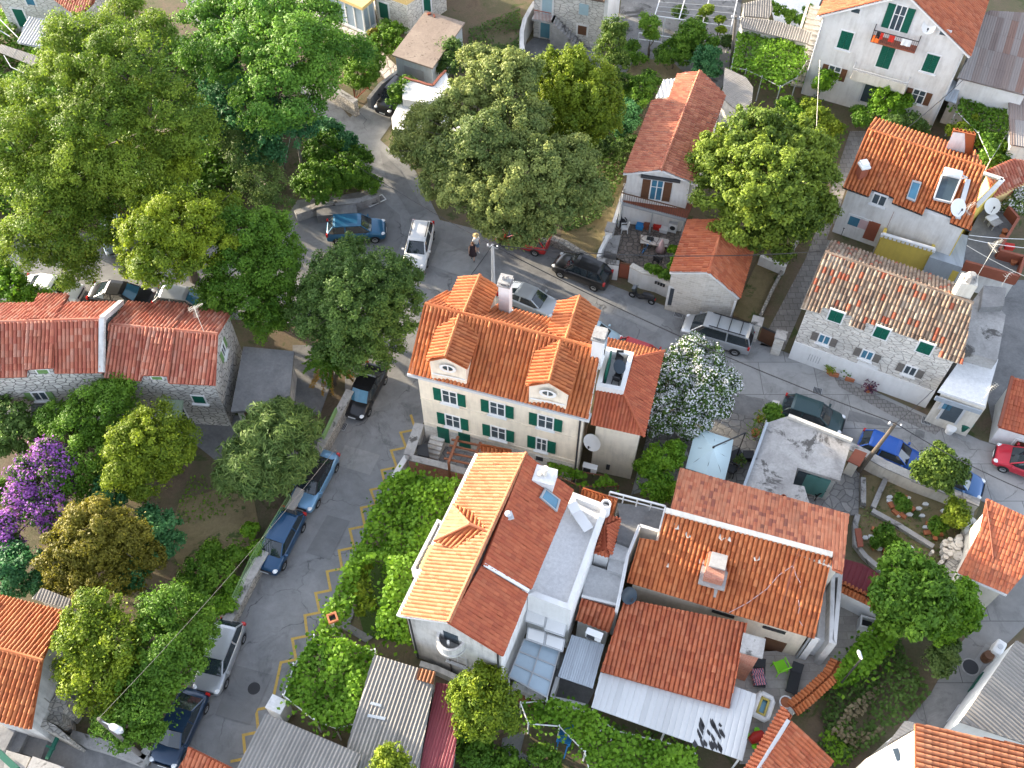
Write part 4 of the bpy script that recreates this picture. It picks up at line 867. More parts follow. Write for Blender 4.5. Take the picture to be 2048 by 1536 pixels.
# 10 left stone houses
T = house('stone_cottage', 'grey stone cottage with red barrel tiles and a small green gable window at the left', ki(655, 800, 1340, 840, 1345, 520), 4.8)
z10, r10 = 4.8, 6.2
A, B, E, G = ki(652, 795), ki(1335, 842), ki(680, 465), ki(1350, 525)
nfr = [A] + ki(870, 815, 885, 775, 1040, 785, 1050, 830) + [B, G, E]
gb = gable(T, M['t_mix'], A, B, E, G, z10, r10, front=nfr, wallmat=M['stone_grey'], ins=.12, kw=dict(tile=.24, amp=.065, course=.4), drop=.05, cap=False)
ridge(T, gb['E'], gb['G'], M['t_mix']); wS = Wall(gb['w'][0], gb['w'][1]); wG = Wall(gb['w'][1], gb['w'][3])
H10 = T
def shed_dormer(t, fl, fr, bl, br, pl, mat, wmat, up=.35, win=True):
 """low catslide dormer lifted off the roof plane"""
 a, b, c, d = [onplane(p, pl) for p in (fl, fr, br, bl)]; nz = Vector((0, 0, up)); dm = thing('dormer', None, None, (a + b) / 2); adopt(dm, t)
 up_ = lambda p: P(*[p][0], 0)
 fa, fb = P(*fl, a.z + up * .9), P(*fr, b.z + up * .9)
 roof_face('dormer_roof', [fa, fb, c + Vector((0, 0, .05)), d + Vector((0, 0, .05))], mat, dm, tile=.24, amp=.065, course=.4, thick=.06)
 e = (fb - fa).normalized(); bk = Vector((-e.y, e.x, 0))
 q = [fa + bk * .15 + e * .1, fb + bk * .15 - e * .1, c - e * .1, d + e * .1]; mb = MB(); mb.prism(q, fa.z - 1.6, [fa.z - .1, fb.z - .1, c.z - .1, d.z - .1]); mb.build('dormer_wall', wmat, dm)
 if win:
  w = Wall(q[0], q[1]); window(w, dm, 0, 0, .62, .6, 'green2', closed=True, sill=False, sz=(w.L / 2, fa.z - .5), name='dormer_window')
 return dm
shed_dormer(T, ki(880, 780), ki(1040, 785), ki(905, 480), ki(1090, 495), gb['fpl'], M['t_mix'], M['stone_grey'])
bl = gb['bpl']; shed_dormer(T, ki(1172, 345), ki(975, 322), ki(1080, 495), ki(905, 480), bl, M['t_mix'], M['stone_grey'], win=False)
window(wS, T, *ki(1235, 925), .72, .72, 'green', closed=True);
s, z = wS.pix(*ki(1075, 945)); window(wS, T, 0, 0, .95, 1.9, None, frame='whiteclean', pane='glass', sz=(s, 1.0), sill=False)
mb = MB(); a = wS.at(s - .75, 2.75, .02); b = wS.at(s + .75, 2.75, .02); a2, b2 = wS.at(s - .8, 2.35, 1.05), wS.at(s + .8, 2.35, 1.05); o = roof_face('door_canopy', [a2, b2, b, a], paint('pale_green_sheet', (.30, .38, .27), .6, .15), T, tile=.12, amp=.02, course=3, lift=0, thick=.03)
window(wG, T, *ki(1385, 620), .6, .8, 'green2', .35, frame='whiteclean')
mb = MB(); mb.obox((0, 0, 0), (0, 0, 0), (0, 0, 0), (0, 0, 0)) if False else None
T2 = house('stone_cottage', 'grey stone cottage at the left edge whose red roof steps above its neighbour', ki(0, 790, 640, 765, 640, 440), 5.0)
A, B, E, G = ki(-180, 800), ki(635, 765), ki(-180, 455), ki(640, 435)
nfr = [A] + ki(160, 790, 165, 745, 330, 735, 345, 768) + [B, G, E]
g10 = gable(T2, M['t_mix'], A, B, E, G, 5.2, 6.9, front=nfr, wallmat=M['stone_grey'], ins=.12, kw=dict(tile=.24, amp=.065, course=.4), drop=.05)
shed_dormer(T2, ki(160, 745), ki(332, 735), ki(155, 455), ki(340, 440), g10['fpl'], M['t_mix'], M['stone_grey'])
shed_dormer(T2, ki(432, 280), ki(240, 283), ki(350, 430), ki(160, 450), g10['bpl'], M['t_mix'], M['stone_grey'], win=False)
wT = Wall(g10['w'][0], g10['w'][1]); window(wT, T2, *ki(250, 905), .75, .8, 'green2', None, closed=False, frame='whiteclean')
mb = MB(); mb.bar(g10['B'] + Vector((0, 0, .1)), g10['G'] + Vector((0, 0, .15)), .3, .3); mb.bar(g10['G'] + Vector((0, 0, .15)), g10['D'] + Vector((0, 0, .1)), .3, .3); mb.build('verge_wall', M['greywash'], T2)
# flat concrete annex
T = house('garage_block', 'grey flat roofed concrete garage attached to the stone cottage', ki(1440, 1000, 1790, 980, 1820, 630), 2.6, 'garage')
mb = MB(); q = px(ki(1432, 1003, 1790, 980, 1825, 628, 1510, 598), 2.7); mb.prism(q, 2.5, 2.7); mb.build('roof_slab', M['concrete2'], T); mb = MB(); mb.prism(inset(q, .25), 0, 2.5); mb.build('wall', M['greywash'], T)
wl_ = Wall(inset(q, .25)[0], inset(q, .25)[1]); mb = MB(); wl_.slab(mb, wl_.L / 2, 1.1, 2.2, 2.1, -.02, .05); mb.build('door', M['brownw'], T)
# yard walls in front of the cottages
T = house('yard_shed', 'low dark shed with grey green sheet roof in front of the left stone cottage', ki(190, 960, 380, 950, 380, 1050), 2, 'shed'); pxwalls(T, 'wall', ki(195, 955, 385, 945, 390, 1030, 200, 1050), 2.0, 0, M['greywood'])
mb = MB(); q = px(ki(190, 945, 390, 935, 395, 1020, 195, 1035), 2.1); mb.prism(q, 2.02, 2.1); mb.build('roof', M['concrete2'], T)
# 11 bottom-left orange roof with ruin
T = house('corner_house', 'bottom left house with big orange barrel roof beside the ruined wall', km(0, 800, 260, 870, 190, 1295), 4)
pB = plane(km(0, 1245), km(190, 1297), 3.6, km(265, 872), 4.9); pU = plane(km(0, 800), km(265, 872), 4.9, km(0, 480), 3.6)
R0 = [onplane(p, pB) for p in km(-120, 1215, 190, 1297, 262, 872, -120, 770)]; roof_face('roof', R0, M['t_bright'], T, tile=.25, amp=.07)
R1 = [R0[3], R0[2], onplane(km(400, 570), plane_n([R0[3], R0[2], P(*km(200, 490), 3.7)])), onplane(km(-120, 440), plane_n([R0[3], R0[2], P(*km(200, 490), 3.7)]))]; roof_face('roof', R1, M['t_bright'], T, tile=.22, amp=.06)
ridge(T, R0[3], R0[2], M['t_bright']); mb = MB(); q = [R0[0], R0[1], R0[2], R1[2], R1[3], R0[3]]; mb.prism(inset(q, .2), 0, [p.z - .18 for p in q]); mb.build('wall', M['greywash'], T)
T = sheet_house('lean_to_shed', 'small grey corrugated lean-to under the round golden tree', km(260, 420, 440, 490, 420, 550, 200, 490), plane(km(200, 490), km(420, 550), 3, km(260, 420), 3.2), M['c_grey'], M['greywash'], 'shed')
T = house('ruined_wall', 'broken stone wall of a roofless ruin beside the bottom left orange roof', ky(380, 900, 900, 1150, 830, 250), 2.5, 'ruin')
for i, (pts, z) in enumerate(((ky(560, 130, 740, 90, 640, 340, 500, 420), 3.2), (ky(500, 420, 640, 340, 560, 620, 440, 560), 3.0), (ky(440, 560, 560, 620, 480, 800, 380, 780), 2.7), (ky(380, 780, 480, 800, 470, 960, 355, 915), 2.5), (ky(470, 960, 500, 860, 700, 960, 900, 1130, 880, 1165), 2.3), (ky(620, 700, 740, 560, 860, 560, 850, 720, 800, 790, 600, 760), 2.2), (ky(500, 760, 800, 790, 800, 920, 740, 960, 520, 880), 1.9))):
 mb = MB(); mb.prism(px(pts, z), 0, z); mb.build('masonry', M['stone_wall'], T)
flat('ruin_floor', ky(600, 250, 1000, 250, 1000, 900, 500, 900), .3, M['concrete2'])
# 12-13 corrugated sheds at the bottom
pC = plane(kp(230, 1560), kp(1240, 1760), 2.6, kp(510, 1105), 3.1); pC = plane(kp(510, 1105), kp(1245, 1425), 3.0, kp(250, 1530), 2.7)
sheet_house('corrugated_shed', 'grey striped corrugated shed roof in the foreground right of the street', [kp(510, 1108), kp(1247, 1425), (690, 1600), (440, 1600)], pC, M['c_grey'], M['greywash'], tile=.2, amp=.035)
pD = plane(kp(1345, 660), kp(1820, 800), 3.0, kp(1690, 1530), 2.6)
T = sheet_house('corrugated_shed', 'long grey corrugated shed roof with one rusty corner sheet below the ridge house', [kp(1350, 655), kp(1822, 800), kp(1685, 1560), kp(1080, 1560), kp(1300, 800)], pD, M['c_grey'], M['greywash'], tile=.2, amp=.035)
mb = MB(); q = [onplane(p, pD) + pD[1] * .12 for p in kp(1700, 765, 1822, 795, 1805, 890, 1675, 850)]; roof_face('rusty_sheet', q, M['c_rust'], T, tile=.2, amp=.045, course=3, lift=0, thick=.02)
for pts in (kp(1325, 1020, 1405, 1040, 1400, 1062, 1312, 1040), kp(1300, 1115, 1440, 1140, 1430, 1165, 1295, 1138)):
 mb = MB(); q = [onplane(p, pD) + pD[1] * .115 for p in pts]; mb.poly(q); mb.build('patch', M['c_blue'], T)
pM = plane(kp(1820, 860), kp(1975, 900), 2.6, kp(1690, 1530), 2.5)
sheet_house('maroon_shed', 'narrow maroon sheet roof beside the long grey corrugated shed', kp(1825, 870, 1985, 900, 1985, 1300, 1950, 1560, 1695, 1560), pM, M['c_maroon'], M['greywash'], tile=.16, amp=.02)
T = house('gable_corner', 'small orange tiled roof corner at the bottom edge of the street', km(1110, 1536, 1180, 1410, 1430, 1536), 3, 'house')
pE = plane(km(1180, 1415), km(1430, 1535), 2.9, km(1120, 1536), 2.4); q = roof(T, [km(1180, 1412), km(1440, 1540), km(1400, 1700), km(1120, 1640)], pE, M['t_brick']); q2 = [q[0], q[3], onplane(km(1050, 1640), plane_n([q[0], q[3], P(*km(1100, 1536), 2.3)])), ] ; roof_face('roof', [q[0], q[3], P(*km(1090, 1560), 2.4)], M['t_brick'], T); ridge(T, q[0], q[3], M['t_brick']); mb = MB(); mb.prism(inset(q, .15), 0, [p.z - .15 for p in q]); mb.build('wall', M['white'], T)
# 14 yellow villa, sheds at the top
T = house('yellow_villa', 'yellow and stone villa with glazed bay and green shutters at the top edge', kb(120, 70, 620, 60, 850, -20), 4, 'villa')
mb = MB(); zt = 6.5; wv0, wv1, wv2 = P(*kb(460, 140), 0), P(*kb(640, 205), 0), P(*kb(860, 60), 0)
b0 = Vector((wv1 - wv0)).normalized()
wvA = Wall(wv0, wv1); wvB = Wall(wv1, wv2)
mb.prism([wv0, wv1, wv2, wv2 + Vector((-3, 6, 0)), wv0 + Vector((-1.5, 7, 0))], 0, 2.9); mb.build('stone_wall', M['stone_white'], T)
mb = MB(); mb.prism([wv0 - wvA.n * .03, wv1 - wvA.n * .03, wv2 - wvA.n * .03, wv2 + Vector((-3, 6, 0)), wv0 + Vector((-1.5, 7, 0))], 2.9, 6.5); mb.build('upper_wall', M['ochre'], T)
for x, y, w in ((kb(490, 60), 0, wvA), (kb(740, 20), 0, wvB)):
 pass
s, z = wvA.pix(*kb(492, 62)); panel(T, wvA, 0, 0, .9, 1.5, M['green'], 'shutter', 'whiteclean', sz=(s, z)); s, z = wvB.pix(*kb(742, 25)); panel(T, wvB, 0, 0, .8, 1.7, M['green'], 'shutter', 'whiteclean', sz=(s, z))
bay = [P(*p, 0) for p in kb(125, 88, 385, 205, 450, 150)]; bq = [bay[0], bay[1], bay[2], bay[2] + Vector((-1.5, 3, 0)), bay[0] + Vector((-.5, 3, 0))];
mb = MB(); mb.prism(bq, 0, .25); mb.build('bay_base', M['whiteclean'], T); mb = MB(); iq = inset(bq, .1); mb.prism(iq, .25, 2.5); mb.build('bay_glass', M['pane'], T)
mb = MB(); mb.prism(inset(bq, -.1), 2.5, 2.8); mb.build('bay_cornice', M['ochre'], T); mb = MB()
for a, b, n in ((iq[0], iq[1], 5), (iq[1], iq[2], 2)):
 for k in range(n + 1): p = a + (b - a) * k / n; mb.box((p.x, p.y, 1.37), (.13, .13, 2.25), rzof(a, b))
mb.build('bay_frame', M['whitep'], T)
T = house('brown_shed', 'pale blue shed under a brown slab roof behind the yellow villa', kb(540, 320, 740, 60, 960, 130), 2.8, 'shed')
q = px(kb(538, 320, 735, 60, 965, 130, 775, 398), 3.0); mb = MB(); mb.prism(q, 2.86, 3.0); mb.build('roof_slab', M['slab'], T); mb = MB(); mb.prism(inset(q, .2), 0, 2.86); mb.build('wall', plaster('pale_blue_plaster', (.42, .47, .50)), T)
iq = inset(q, .2); wsh = Wall(iq[0], iq[3]); mb = MB(); wsh.slab(mb, wsh.L * .5, 1.2, 1.8, 2.0, -.02, .05); mb.build('door', M['greyp'], T)
mb = MB(); mb.box(P(*kb(755, 80), 3.06), (.3, .22, .14), .3); mb.box(P(*kb(785, 92), 3.04), (.12, .4, .08), .3); mb.build('roof_brick', M['rust'], T)
T = house('white_annex', 'white low building with curved parapet edged in red half hidden by the grey green tree', kb(600, 450, 900, 560, 880, 700), 3, 'building')
q = px(kb(535, 690, 590, 580, 720, 575, 960, 700, 990, 820, 800, 880, 660, 800, 560, 800), 2.0); mb = MB(); mb.prism(q, 0, 2.0); mb.build('wall', M['whiteclean'], T)
q = px(kb(600, 455, 690, 470, 775, 500, 850, 410, 900, 560, 720, 600, 600, 580), 2.7); mb = MB(); mb.prism(q, 0, 2.7); mb.build('parapet_block', M['white'], T)
mb = MB(); pts = px(kb(608, 452, 650, 466, 700, 478, 740, 492, 778, 498, 815, 450, 852, 412), 2.76);
for a, b in zip(pts, pts[1:]): mb.bar(a, b, .2, .08)
mb.build('red_edging', M['rust'], T); mb = MB(); q = px(kb(685, 815, 880, 840, 870, 760, 760, 760), 2.3); mb.prism(q, 2.01, 2.3); mb.build('roof_hatch', M['c_blue'], T)
# 17 ruined stone house at the top
T = house('stone_ruin_house', 'old stone house with outside staircase, railed landing and blue door at the top edge', kv(300, 300, 1100, 300, 1250, 200), 3)
A, B = P(*kv(300, 470), 0), P(*kv(1160, 640), 0); w17 = Wall(A, B); b17 = -w17.n * 5
mb = MB(); mb.prism([w17.at(0, 0), w17.at(w17.L, 0), w17.at(w17.L, 0) + b17, w17.at(0, 0) + b17], 0, 4.6); mb.build('wall', M['stone_white'], T)
mb = MB(); wg = w17.at(w17.L, 0); mb.prism([wg, wg + w17.d * .3, wg + w17.d * .3 + b17, wg + b17], 0, 5.2); mb.build('gable_wall', M['white'], T)
s0 = w17.pix(*kv(590, 90))[0]; pr17 = [w17.at(s0, 4.75, .2), w17.at(w17.L, 4.75, .2), w17.at(w17.L, 6.4) + b17 * .5, w17.at(s0, 6.4) + b17 * .5]; roof_face('roof', pr17, M['t_old'], T, tile=.24, amp=.065)
mb = MB(); wa = [w17.at(-.1, 0, .0), w17.at(s0, 0, 0), w17.at(s0, 0) + b17, w17.at(-.1, 0) + b17]; mb.prism(wa, 4.6, 5.4); mb.build('upper_wall', M['greywash'], T)
lt = paint('faded_blue_paint', (.34, .46, .50), .7, .2)
panel(T, w17, *kv(475, 90), .85, 1.8, lt, 'door', 'white'); panel(T, w17, *kv(450, 380), .8, 1.5, paint('worn_blue_door', (.12, .28, .34), .7, .3), 'door', 'white'); panel(T, w17, *kv(925, 385), .75, .85, M['brownw'], 'window', 'white'); panel(T, w17, *kv(945, 120), .8, 1.0, lt, 'shutter', None)
sl, zl = w17.pix(*kv(350, 230)); sr, _ = w17.pix(*kv(560, 280)); sb, _ = w17.pix(*kv(980, 560)); zl = 2.5
mb = MB(); w17.slab(mb, (sl + sr) / 2, zl - .1, sr - sl + .4, .2, 0, 1.0); mb.build('landing', M['concrete'], T)
mb = MB(); n = 11
for k in range(n): sk_ = sr + (sb - sr) * k / n; w17.slab(mb, sk_ + (sb - sr) / n / 2, (zl * (1 - k / n)) / 2, (sb - sr) / n, zl * (1 - k / n), .02, 1.0)
mb.build('staircase', M['concrete'], T)
mb = MB()
for k in range(13): p = w17.at(sl + (sr - sl) * k / 12, zl, .98); mb.tube([p, p + Vector((0, 0, .85))], .02, 4)
mb.bar(w17.at(sl, zl + .85, .98), w17.at(sr, zl + .85, .98), .05); mb.build('railing', M['rust'], T)
wallline('curved_wall', kv(320, 20, 260, 110, 190, 240, 150, 400, 150, 560, 165, 640), .35, 2.2, M['greywash'], 'curved pale blue plaster wall left of the old stone house', z0=0, zc=0)
# right side
T = house('red_tile_house', 'white walled house with dark red tiled roof cut by the right edge', kl(1650, 450, 1880, 540, 1880, 60), 5)
q = px(kl(1655, 458, 2100, 590, 2200, 60, 1770, 20), 1.9); pq = plane_n([q[0], q[1], P(*kl(1770, 20), 2.9)]); roof(T, kl(1655, 458, 2100, 590, 2200, 120, 1770, 20), pq, M['t_red'], tile=.2, amp=.03, course=.33)
rq = [onplane(p, pq) for p in kl(1655, 458, 2100, 590, 2200, 120, 1770, 20)]; mb = MB(); mb.prism(inset(rq, .12), 0, [p.z - .15 for p in rq]); mb.build('wall', M['whiteclean'], T); wq_ = Wall(inset(rq, .12)[0], inset(rq, .12)[1]); panel(T, wq_, *kl(1855, 610), .7, .6, M['brownw'], 'window', 'whiteclean')
mb = MB(); mb.bar(rq[3] + Vector((0, 0, .1)), rq[0] + Vector((0, 0, .1)), .18, .16); mb.build('verge', M['rust'], T)
T = house('orange_roof_house', 'house with broad smooth orange tile roof at the right edge beside the allotment', ks(1490, 865, 1900, 1045, 1740, 240), 4)
pq = plane(ks(1490, 868), ks(1905, 1045), 3.2, ks(1735, 240), 4.6); pts = ks(1490, 868, 1905, 1045, 2060, 860, 2250, 480, 1735, 238, 1680, 500); q = roof(T, pts, pq, M['t_brick'], tile=.2, amp=.025, course=.33); mb = MB(); mb.prism(inset(q, .25), 0, [p.z - .15 for p in q]); mb.build('wall', M['offwhite'], T)
mb = MB(); mb.bar(q[0] - Vector((0, 0, .06)), q[1] - Vector((0, 0, .06)), .14, .14); mb.build('gutter', M['whitep'], T)
mb = MB(); mb.tube([onplane(p, pq) + pq[1] * .1 for p in ks(1725, 250, 1755, 480, 1785, 740)], .03, 4); mb.build('roof_cable', M['rust'], T)
T = house('bottom_house', 'white house with pale orange tile roof and one tiny window at the bottom right corner', kt(620, 1450, 1050, 1200, 1050, 1536), 5)
a, b, c = P(*kt(1052, 1140), 5.4), P(*kt(1040, 1600), 5.4), P(*kt(600, 1460), 3.6)
pq = plane(kt(1052, 1140), kt(1052, 1700), 5.4, kt(2100, 1300), 5.0); q = roof(T, kt(1052, 1130, 2200, 1365, 2200, 1750, 1052, 1750), pq, M['t_pale'], tile=.24, amp=.06)
wq = Wall(P(*kt(620, 1440), 3.8), P(*kt(1048, 1200), 5.4)); mb = MB(); pts = [P(*kt(1048, 1190), 5.3), P(*kt(1048, 1750), 5.3), P(*kt(560, 1750), 4.3), P(*kt(600, 1455), 4.3)]; mb.poly(pts); mb.prism(pts, 0, [p.z for p in pts]); mb.build('wall', M['cream'], T)
mb = MB(); c = P(*kt(885, 1415), 4.95); mb.box(c, (.42, .75, .12), .15); o = mb.build('window', M['whitep'], T); mb = MB(); mb.box(c + Vector((0, 0, .07)), (.26, .55, .03), .15); mb.build('pane', M['glass'], o)
pG = plane(kt(1500, 1110), kt(1460, 1120), 4, kt(2000, 380), 4) ; pG = plane(kt(1470, 1100), kt(1975, 375), 4.0, kt(2300, 1300), 3.4)
T = sheet_house('lane_house', 'long white lane house under a grey ribbed fibre cement roof at the right edge', kt(1455, 1115, 1500, 1060, 1975, 372, 2300, 560, 2300, 1400), pG, M['c_grey'], M['whiteclean'], 'house', tile=.2, amp=.04, ins=.02)
a, b = P(*kt(1300, 1180), 0), P(*kt(1900, 420), 0)
q0, q1 = onplane(kt(1470, 1100), pG), onplane(kt(1975, 375), pG); wln = Wall(q1 + (q1 - q0) * .15, q0); panel(T, wln, *kt(1600, 760), 1.2, 1.0, M['green'], 'shutter', None); panel(T, wln, *kt(1375, 1060), .9, .8, M['glass'], 'window', 'lgrey')
T = sheet_house('porch_roof', 'narrow dark corrugated porch roof above the white bottom right house', kt(790, 1335, 965, 1110, 1045, 1130, 1045, 1190), plane(kt(790, 1335), kt(965, 1110), 3.0, kt(1045, 1190), 3.4), M['c_grey'], M['whiteclean'], 'porch')
T = house('tile_roof_corner', 'orange tiled roof with grey valley gutter at the bottom edge below the sun deck', kr(740, 1530, 1080, 1170, 1420, 1475), 3, 'house')
pq = plane(kr(850, 1530), kr(1100, 1170), 3.3, kr(1420, 1480), 2.6); q = roof(T, kr(830, 1560, 1095, 1165, 1422, 1475, 1300, 1640, 800, 1640), pq, M['t_brick'], tile=.22, amp=.04); mb = MB(); mb.prism(inset(q, .15), 0, [p.z - .15 for p in q]); mb.build('wall', M['greywash'], T)
pq = plane(kr(740, 1530), kr(1020, 1060), 2.7, kr(1085, 1140), 3.1); q = roof(T, kr(700, 1600, 1025, 1055, 1095, 1120, 1065, 1170, 790, 1640), pq, M['t_brick'], tile=.22, amp=.06); mb = MB(); mb.prism(inset(q, .1), 0, [p.z - .12 for p in q]); mb.build('wall', M['whiteclean'], T)
mb = MB(); mb.bar(P(*kr(1070, 1160), 3.25), P(*kr(800, 1600), 3.25), .2, .1); mb.build('valley_gutter', M['lgrey'], T)
# 19 top-left stone house
T = house('hillside_house', 'pale stone house with green door and striped sheet awning at the top left corner', ku(0, 200, 400, 100, 880, 200), 4)
A, B = P(*ku(210, 430), 1.5), P(*ku(900, 330), 1.5); w19 = Wall(P(*ku(170, 400), 1.5), P(*ku(900, 300), 3.0))
mb = MB(); mb.prism([w19.at(0, 0), w19.at(w19.L, 0), w19.at(w19.L, 0) - w19.n * 6, w19.at(0, 0) - w19.n * 6], 0, 6); mb.build('wall', M['stone_white'], T)
panel(T, w19, *ku(270, 230), .9, 1.7, M['green'], 'door', 'white'); panel(T, w19, *ku(385, 10), .7, .7, M['glassb'], 'window', 'white')
pq = plane(ku(660, 0), ku(1020, 215), 6.2, ku(1180, -20), 7.4); q = roof(T, ku(640, -40, 1000, 222, 1190, 40, 1250, -120, 700, -160), pq, M['t_mix'], tile=.26, amp=.06)
T2 = sheet_house('sheet_awning', 'sunlit striped corrugated awning on the top left stone house', ku(230, 555, 370, 225, 680, 270, 520, 615), plane(ku(230, 555), ku(520, 615), 3.6, ku(370, 225), 4.1), M['c_white'], None, 'awning', tile=.24, amp=.06)
sheet_house('balcony_roof', 'grey corrugated balcony roof below the striped awning at the left edge', ku(-40, 660, 20, 570, 540, 740, 420, 840), plane(ku(-40, 660), ku(420, 840), 3.0, ku(20, 570), 3.3), M['c_grey'], None, 'roof', tile=.14, amp=.025)
mb = MB(); a = px(ku(50, 710, 140, 860, 360, 960), 2.0)
for p, q in zip(a, a[1:]): mb.bar(p, q, .06)
mb.bar(P(*ku(0, 250), 3), P(*ku(230, 480), 3), .06); mb.bar(P(*ku(0, 390), 2.5), P(*ku(130, 470), 2.5), .06); meta(mb.build('metal_railing', M['lgrey']), 'thin metal balcony frame below the grey corrugated balcony roof', 'railing')
# unseen houses added beyond the top edge to shade the top yards
for l, x, y, m, w_ in (('unseen stone house added for shade up the slope beyond the old staircase house', -4, 92, 't_old', 'stone_white'), ('unseen white house added for shade up the slope beyond the top yard', 13, 95, 't_brick', 'white'), ('unseen ochre house added for shade up the slope beyond the large white house', 31, 98, 't_red', 'ochre')):
 T = thing('hillside_house', l, 'house', (x, y, 0)); a = [Vector((x + i, y + j, z)) for i, j, z in ((-6, -4, 7), (6, -4, 7), (6, 0, 9), (-6, 0, 9), (-6, 4, 7), (6, 4, 7))]
 roof_face('roof', [a[0], a[1], a[2], a[3]], M[m], T); roof_face('roof', [a[3], a[2], a[5], a[4]], M[m], T); ridge(T, a[3], a[2], M[m]); wv = shell('wall', [a[0], a[1], a[2], a[5], a[4], a[3]], M[w_], T, .3); wf_ = Wall(wv[0], wv[1])
 for k in range(3): window(wf_, T, 0, 0, .9, 1.3, 'green', sz=(2 + 3.6 * k, 4.5))
# ground sheets (4 mm and more apart)
mb = MB(); mb.poly([(-400, -100, 0), (400, -100, 0), (400, 700, 0), (-400, 700, 0)]); meta(mb.build('ground', M['dirt']), kind='structure')
flat('road', [(110, 2000), (265, 1640), (330, 1440), (430, 1240), (510, 1110), (575, 1010), (640, 900), (690, 800), (690, 690), (590, 650), (480, 640), (0, 610), (-250, 610), (-250, 470), (0, 465), (300, 465), (560, 455), (595, 400), (730, 385), (700, 310), (640, 240), (600, 185), (500, 105), (390, 40), (330, -80), (440, -80), (470, 30), (560, 90), (640, 165), (700, 235), (800, 150), (830, 180), (760, 280), (830, 340), (880, 440), (1000, 470), (1100, 485), (1210, 565), (1330, 612), (1500, 672), (1566, 702), (1700, 760), (1850, 828), (1960, 880), (2300, 985), (2300, 1110), (1980, 1010), (1830, 940), (1700, 890), (1570, 838), (1480, 800), (1340, 750), (1150, 690), (900, 720), (840, 860), (800, 935), (725, 1090), (640, 1245), (560, 1400), (470, 1640), (330, 2000)], .02, M['asphalt'])
flat('street', [(1480, 668), (1566, 703), (1700, 761), (1850, 829), (1960, 881), (2300, 986), (2300, 1109), (1980, 1009), (1830, 939), (1700, 889), (1570, 837), (1440, 780)], .03, M['asphalt_pale'])
pt1, pt2 = asphalt('patch_dark', (.165, .167, .168), False), asphalt('patch_light', (.245, .245, .24), False)
for i, (q, m) in enumerate((([(655, 1030), (700, 1042), (660, 1120), (612, 1105)], pt1), ([(470, 1330), (545, 1350), (500, 1450), (430, 1430)], pt1), ([(880, 480), (960, 520), (940, 560), (860, 530)], pt2), ([(1240, 600), (1330, 640), (1310, 665), (1225, 625)], pt2), ([(690, 890), (760, 910), (740, 950), (672, 930)], pt2), ([(1090, 560), (1200, 612), (1190, 630), (1080, 580)], pt1), (kg(580, 1230, 820, 1300, 900, 1360, 560, 1310), pt1), (kl(930, 470, 1010, 500, 1000, 560, 920, 530), pt1), (kl(920, 590, 1230, 620, 1100, 680, 930, 640), pt2), (kk_(1000, 480, 1080, 470, 1180, 520, 1120, 560, 1040, 550), pt2), ([(760, 300), (800, 340), (850, 420), (820, 430), (770, 350)], pt1), (kt(1560, 600, 1700, 400, 1760, 430, 1640, 640), pt2))): flat('road_patch', q, .046 + .004 * (i % 2), m)
flat('brick_strip', kg(450, 960, 700, 1080, 1150, 1280, 1290, 1370, 1240, 1420, 900, 1270, 500, 1050), .04, stone('stamped_brick_paving', [(.19, .185, .18), (.24, .23, .22)], (.12, .115, .11), .3, .3, .03))
flat('path', [(1520, 690), (1568, 700), (1655, 500), (1705, 330), (1735, 262), (1700, 262), (1655, 400), (1610, 520)], .03, M['paver'])
flat('lane', kt(1750, -20, 2100, -300, 2200, 100, 1860, 430, 1290, 1200, 960, 1130, 1190, 860, 1430, 440, 1660, 170), .03, M['lane'])
flat('parking_apron', [(600, 405), (740, 380), (800, 430), (805, 480), (770, 560), (600, 560), (585, 470)], .03, asphalt('apron_concrete', (.17, .17, .17)))
flat('courtyard', [(1262, 990), (1300, 850), (1430, 780), (1540, 800), (1490, 975), (1380, 955)], .06, M['crazy'])
flat('ramp', kk_(760, 545, 1020, 625, 950, 770, 690, 690), .09, M['concrete2'])
flat('yard', kk_(1380, 1320, 1640, 1270, 1700, 1150, 1800, 1200, 1790, 1560, 1380, 1560), .05, M['crazy'])
flat('allotment_soil', ks(690, 40, 900, 50, 1690, 250, 1560, 640, 1350, 900, 860, 870, 620, 640, 660, 360), .05, M['drygrass'])
DZ = .35
flat('sun_deck', kr(640, 880, 700, 640, 1060, 620, 1290, 540, 1430, 560, 1470, 280, 1850, 330, 1700, 430, 1480, 710, 1110, 1080, 930, 1230, 760, 1500, 690, 1500, 720, 1380), DZ, M['deck'])
flat('villa_paving', kb(-100, -60, 120, -60, 130, 100, 390, 210, 580, 400, 500, 470, 380, 300, 230, 230, 60, 160, -80, 60), .04, M['crazy_pale'])
flat('concrete_yard', [(1235, 60), (1250, -60), (1490, -60), (1470, 130), (1440, 180), (1300, 120), (1250, 170), (1225, 230)], .04, ground_mat('stained_yard_concrete', [(.11, .11, .11), (.18, .178, .172), (.27, .265, .255)], .45, 6, .3, spots=((.07, .068, .065), .6, .55)))
flat('concrete_yard', kv(150, 620, 300, 480, 1160, 620, 1200, 900, 900, 800, 200, 720), .04, M['concrete2'])
flat('dry_garden', kv(1480, 940, 1600, 760, 2048, 760, 2300, 1000, 1900, 1100), .06, M['drygrass'])
flat('dry_garden', [(1130, 440), (1240, 300), (1260, 500), (1210, 560), (1120, 480)], .05, M['drygrass'])
flat('dry_garden', kf(1250, 1230, 1480, 730, 1690, 860, 1430, 1300), .06, M['drygrass'])
flat('dry_garden', [(360, 1000), (500, 960), (520, 1060), (470, 1150), (380, 1170), (330, 1080)], .05, M['drygrass'])
flat('lawn', [(710, 1200), (740, 1120), (800, 1140), (790, 1280), (730, 1275)], .05, M['lawn'])
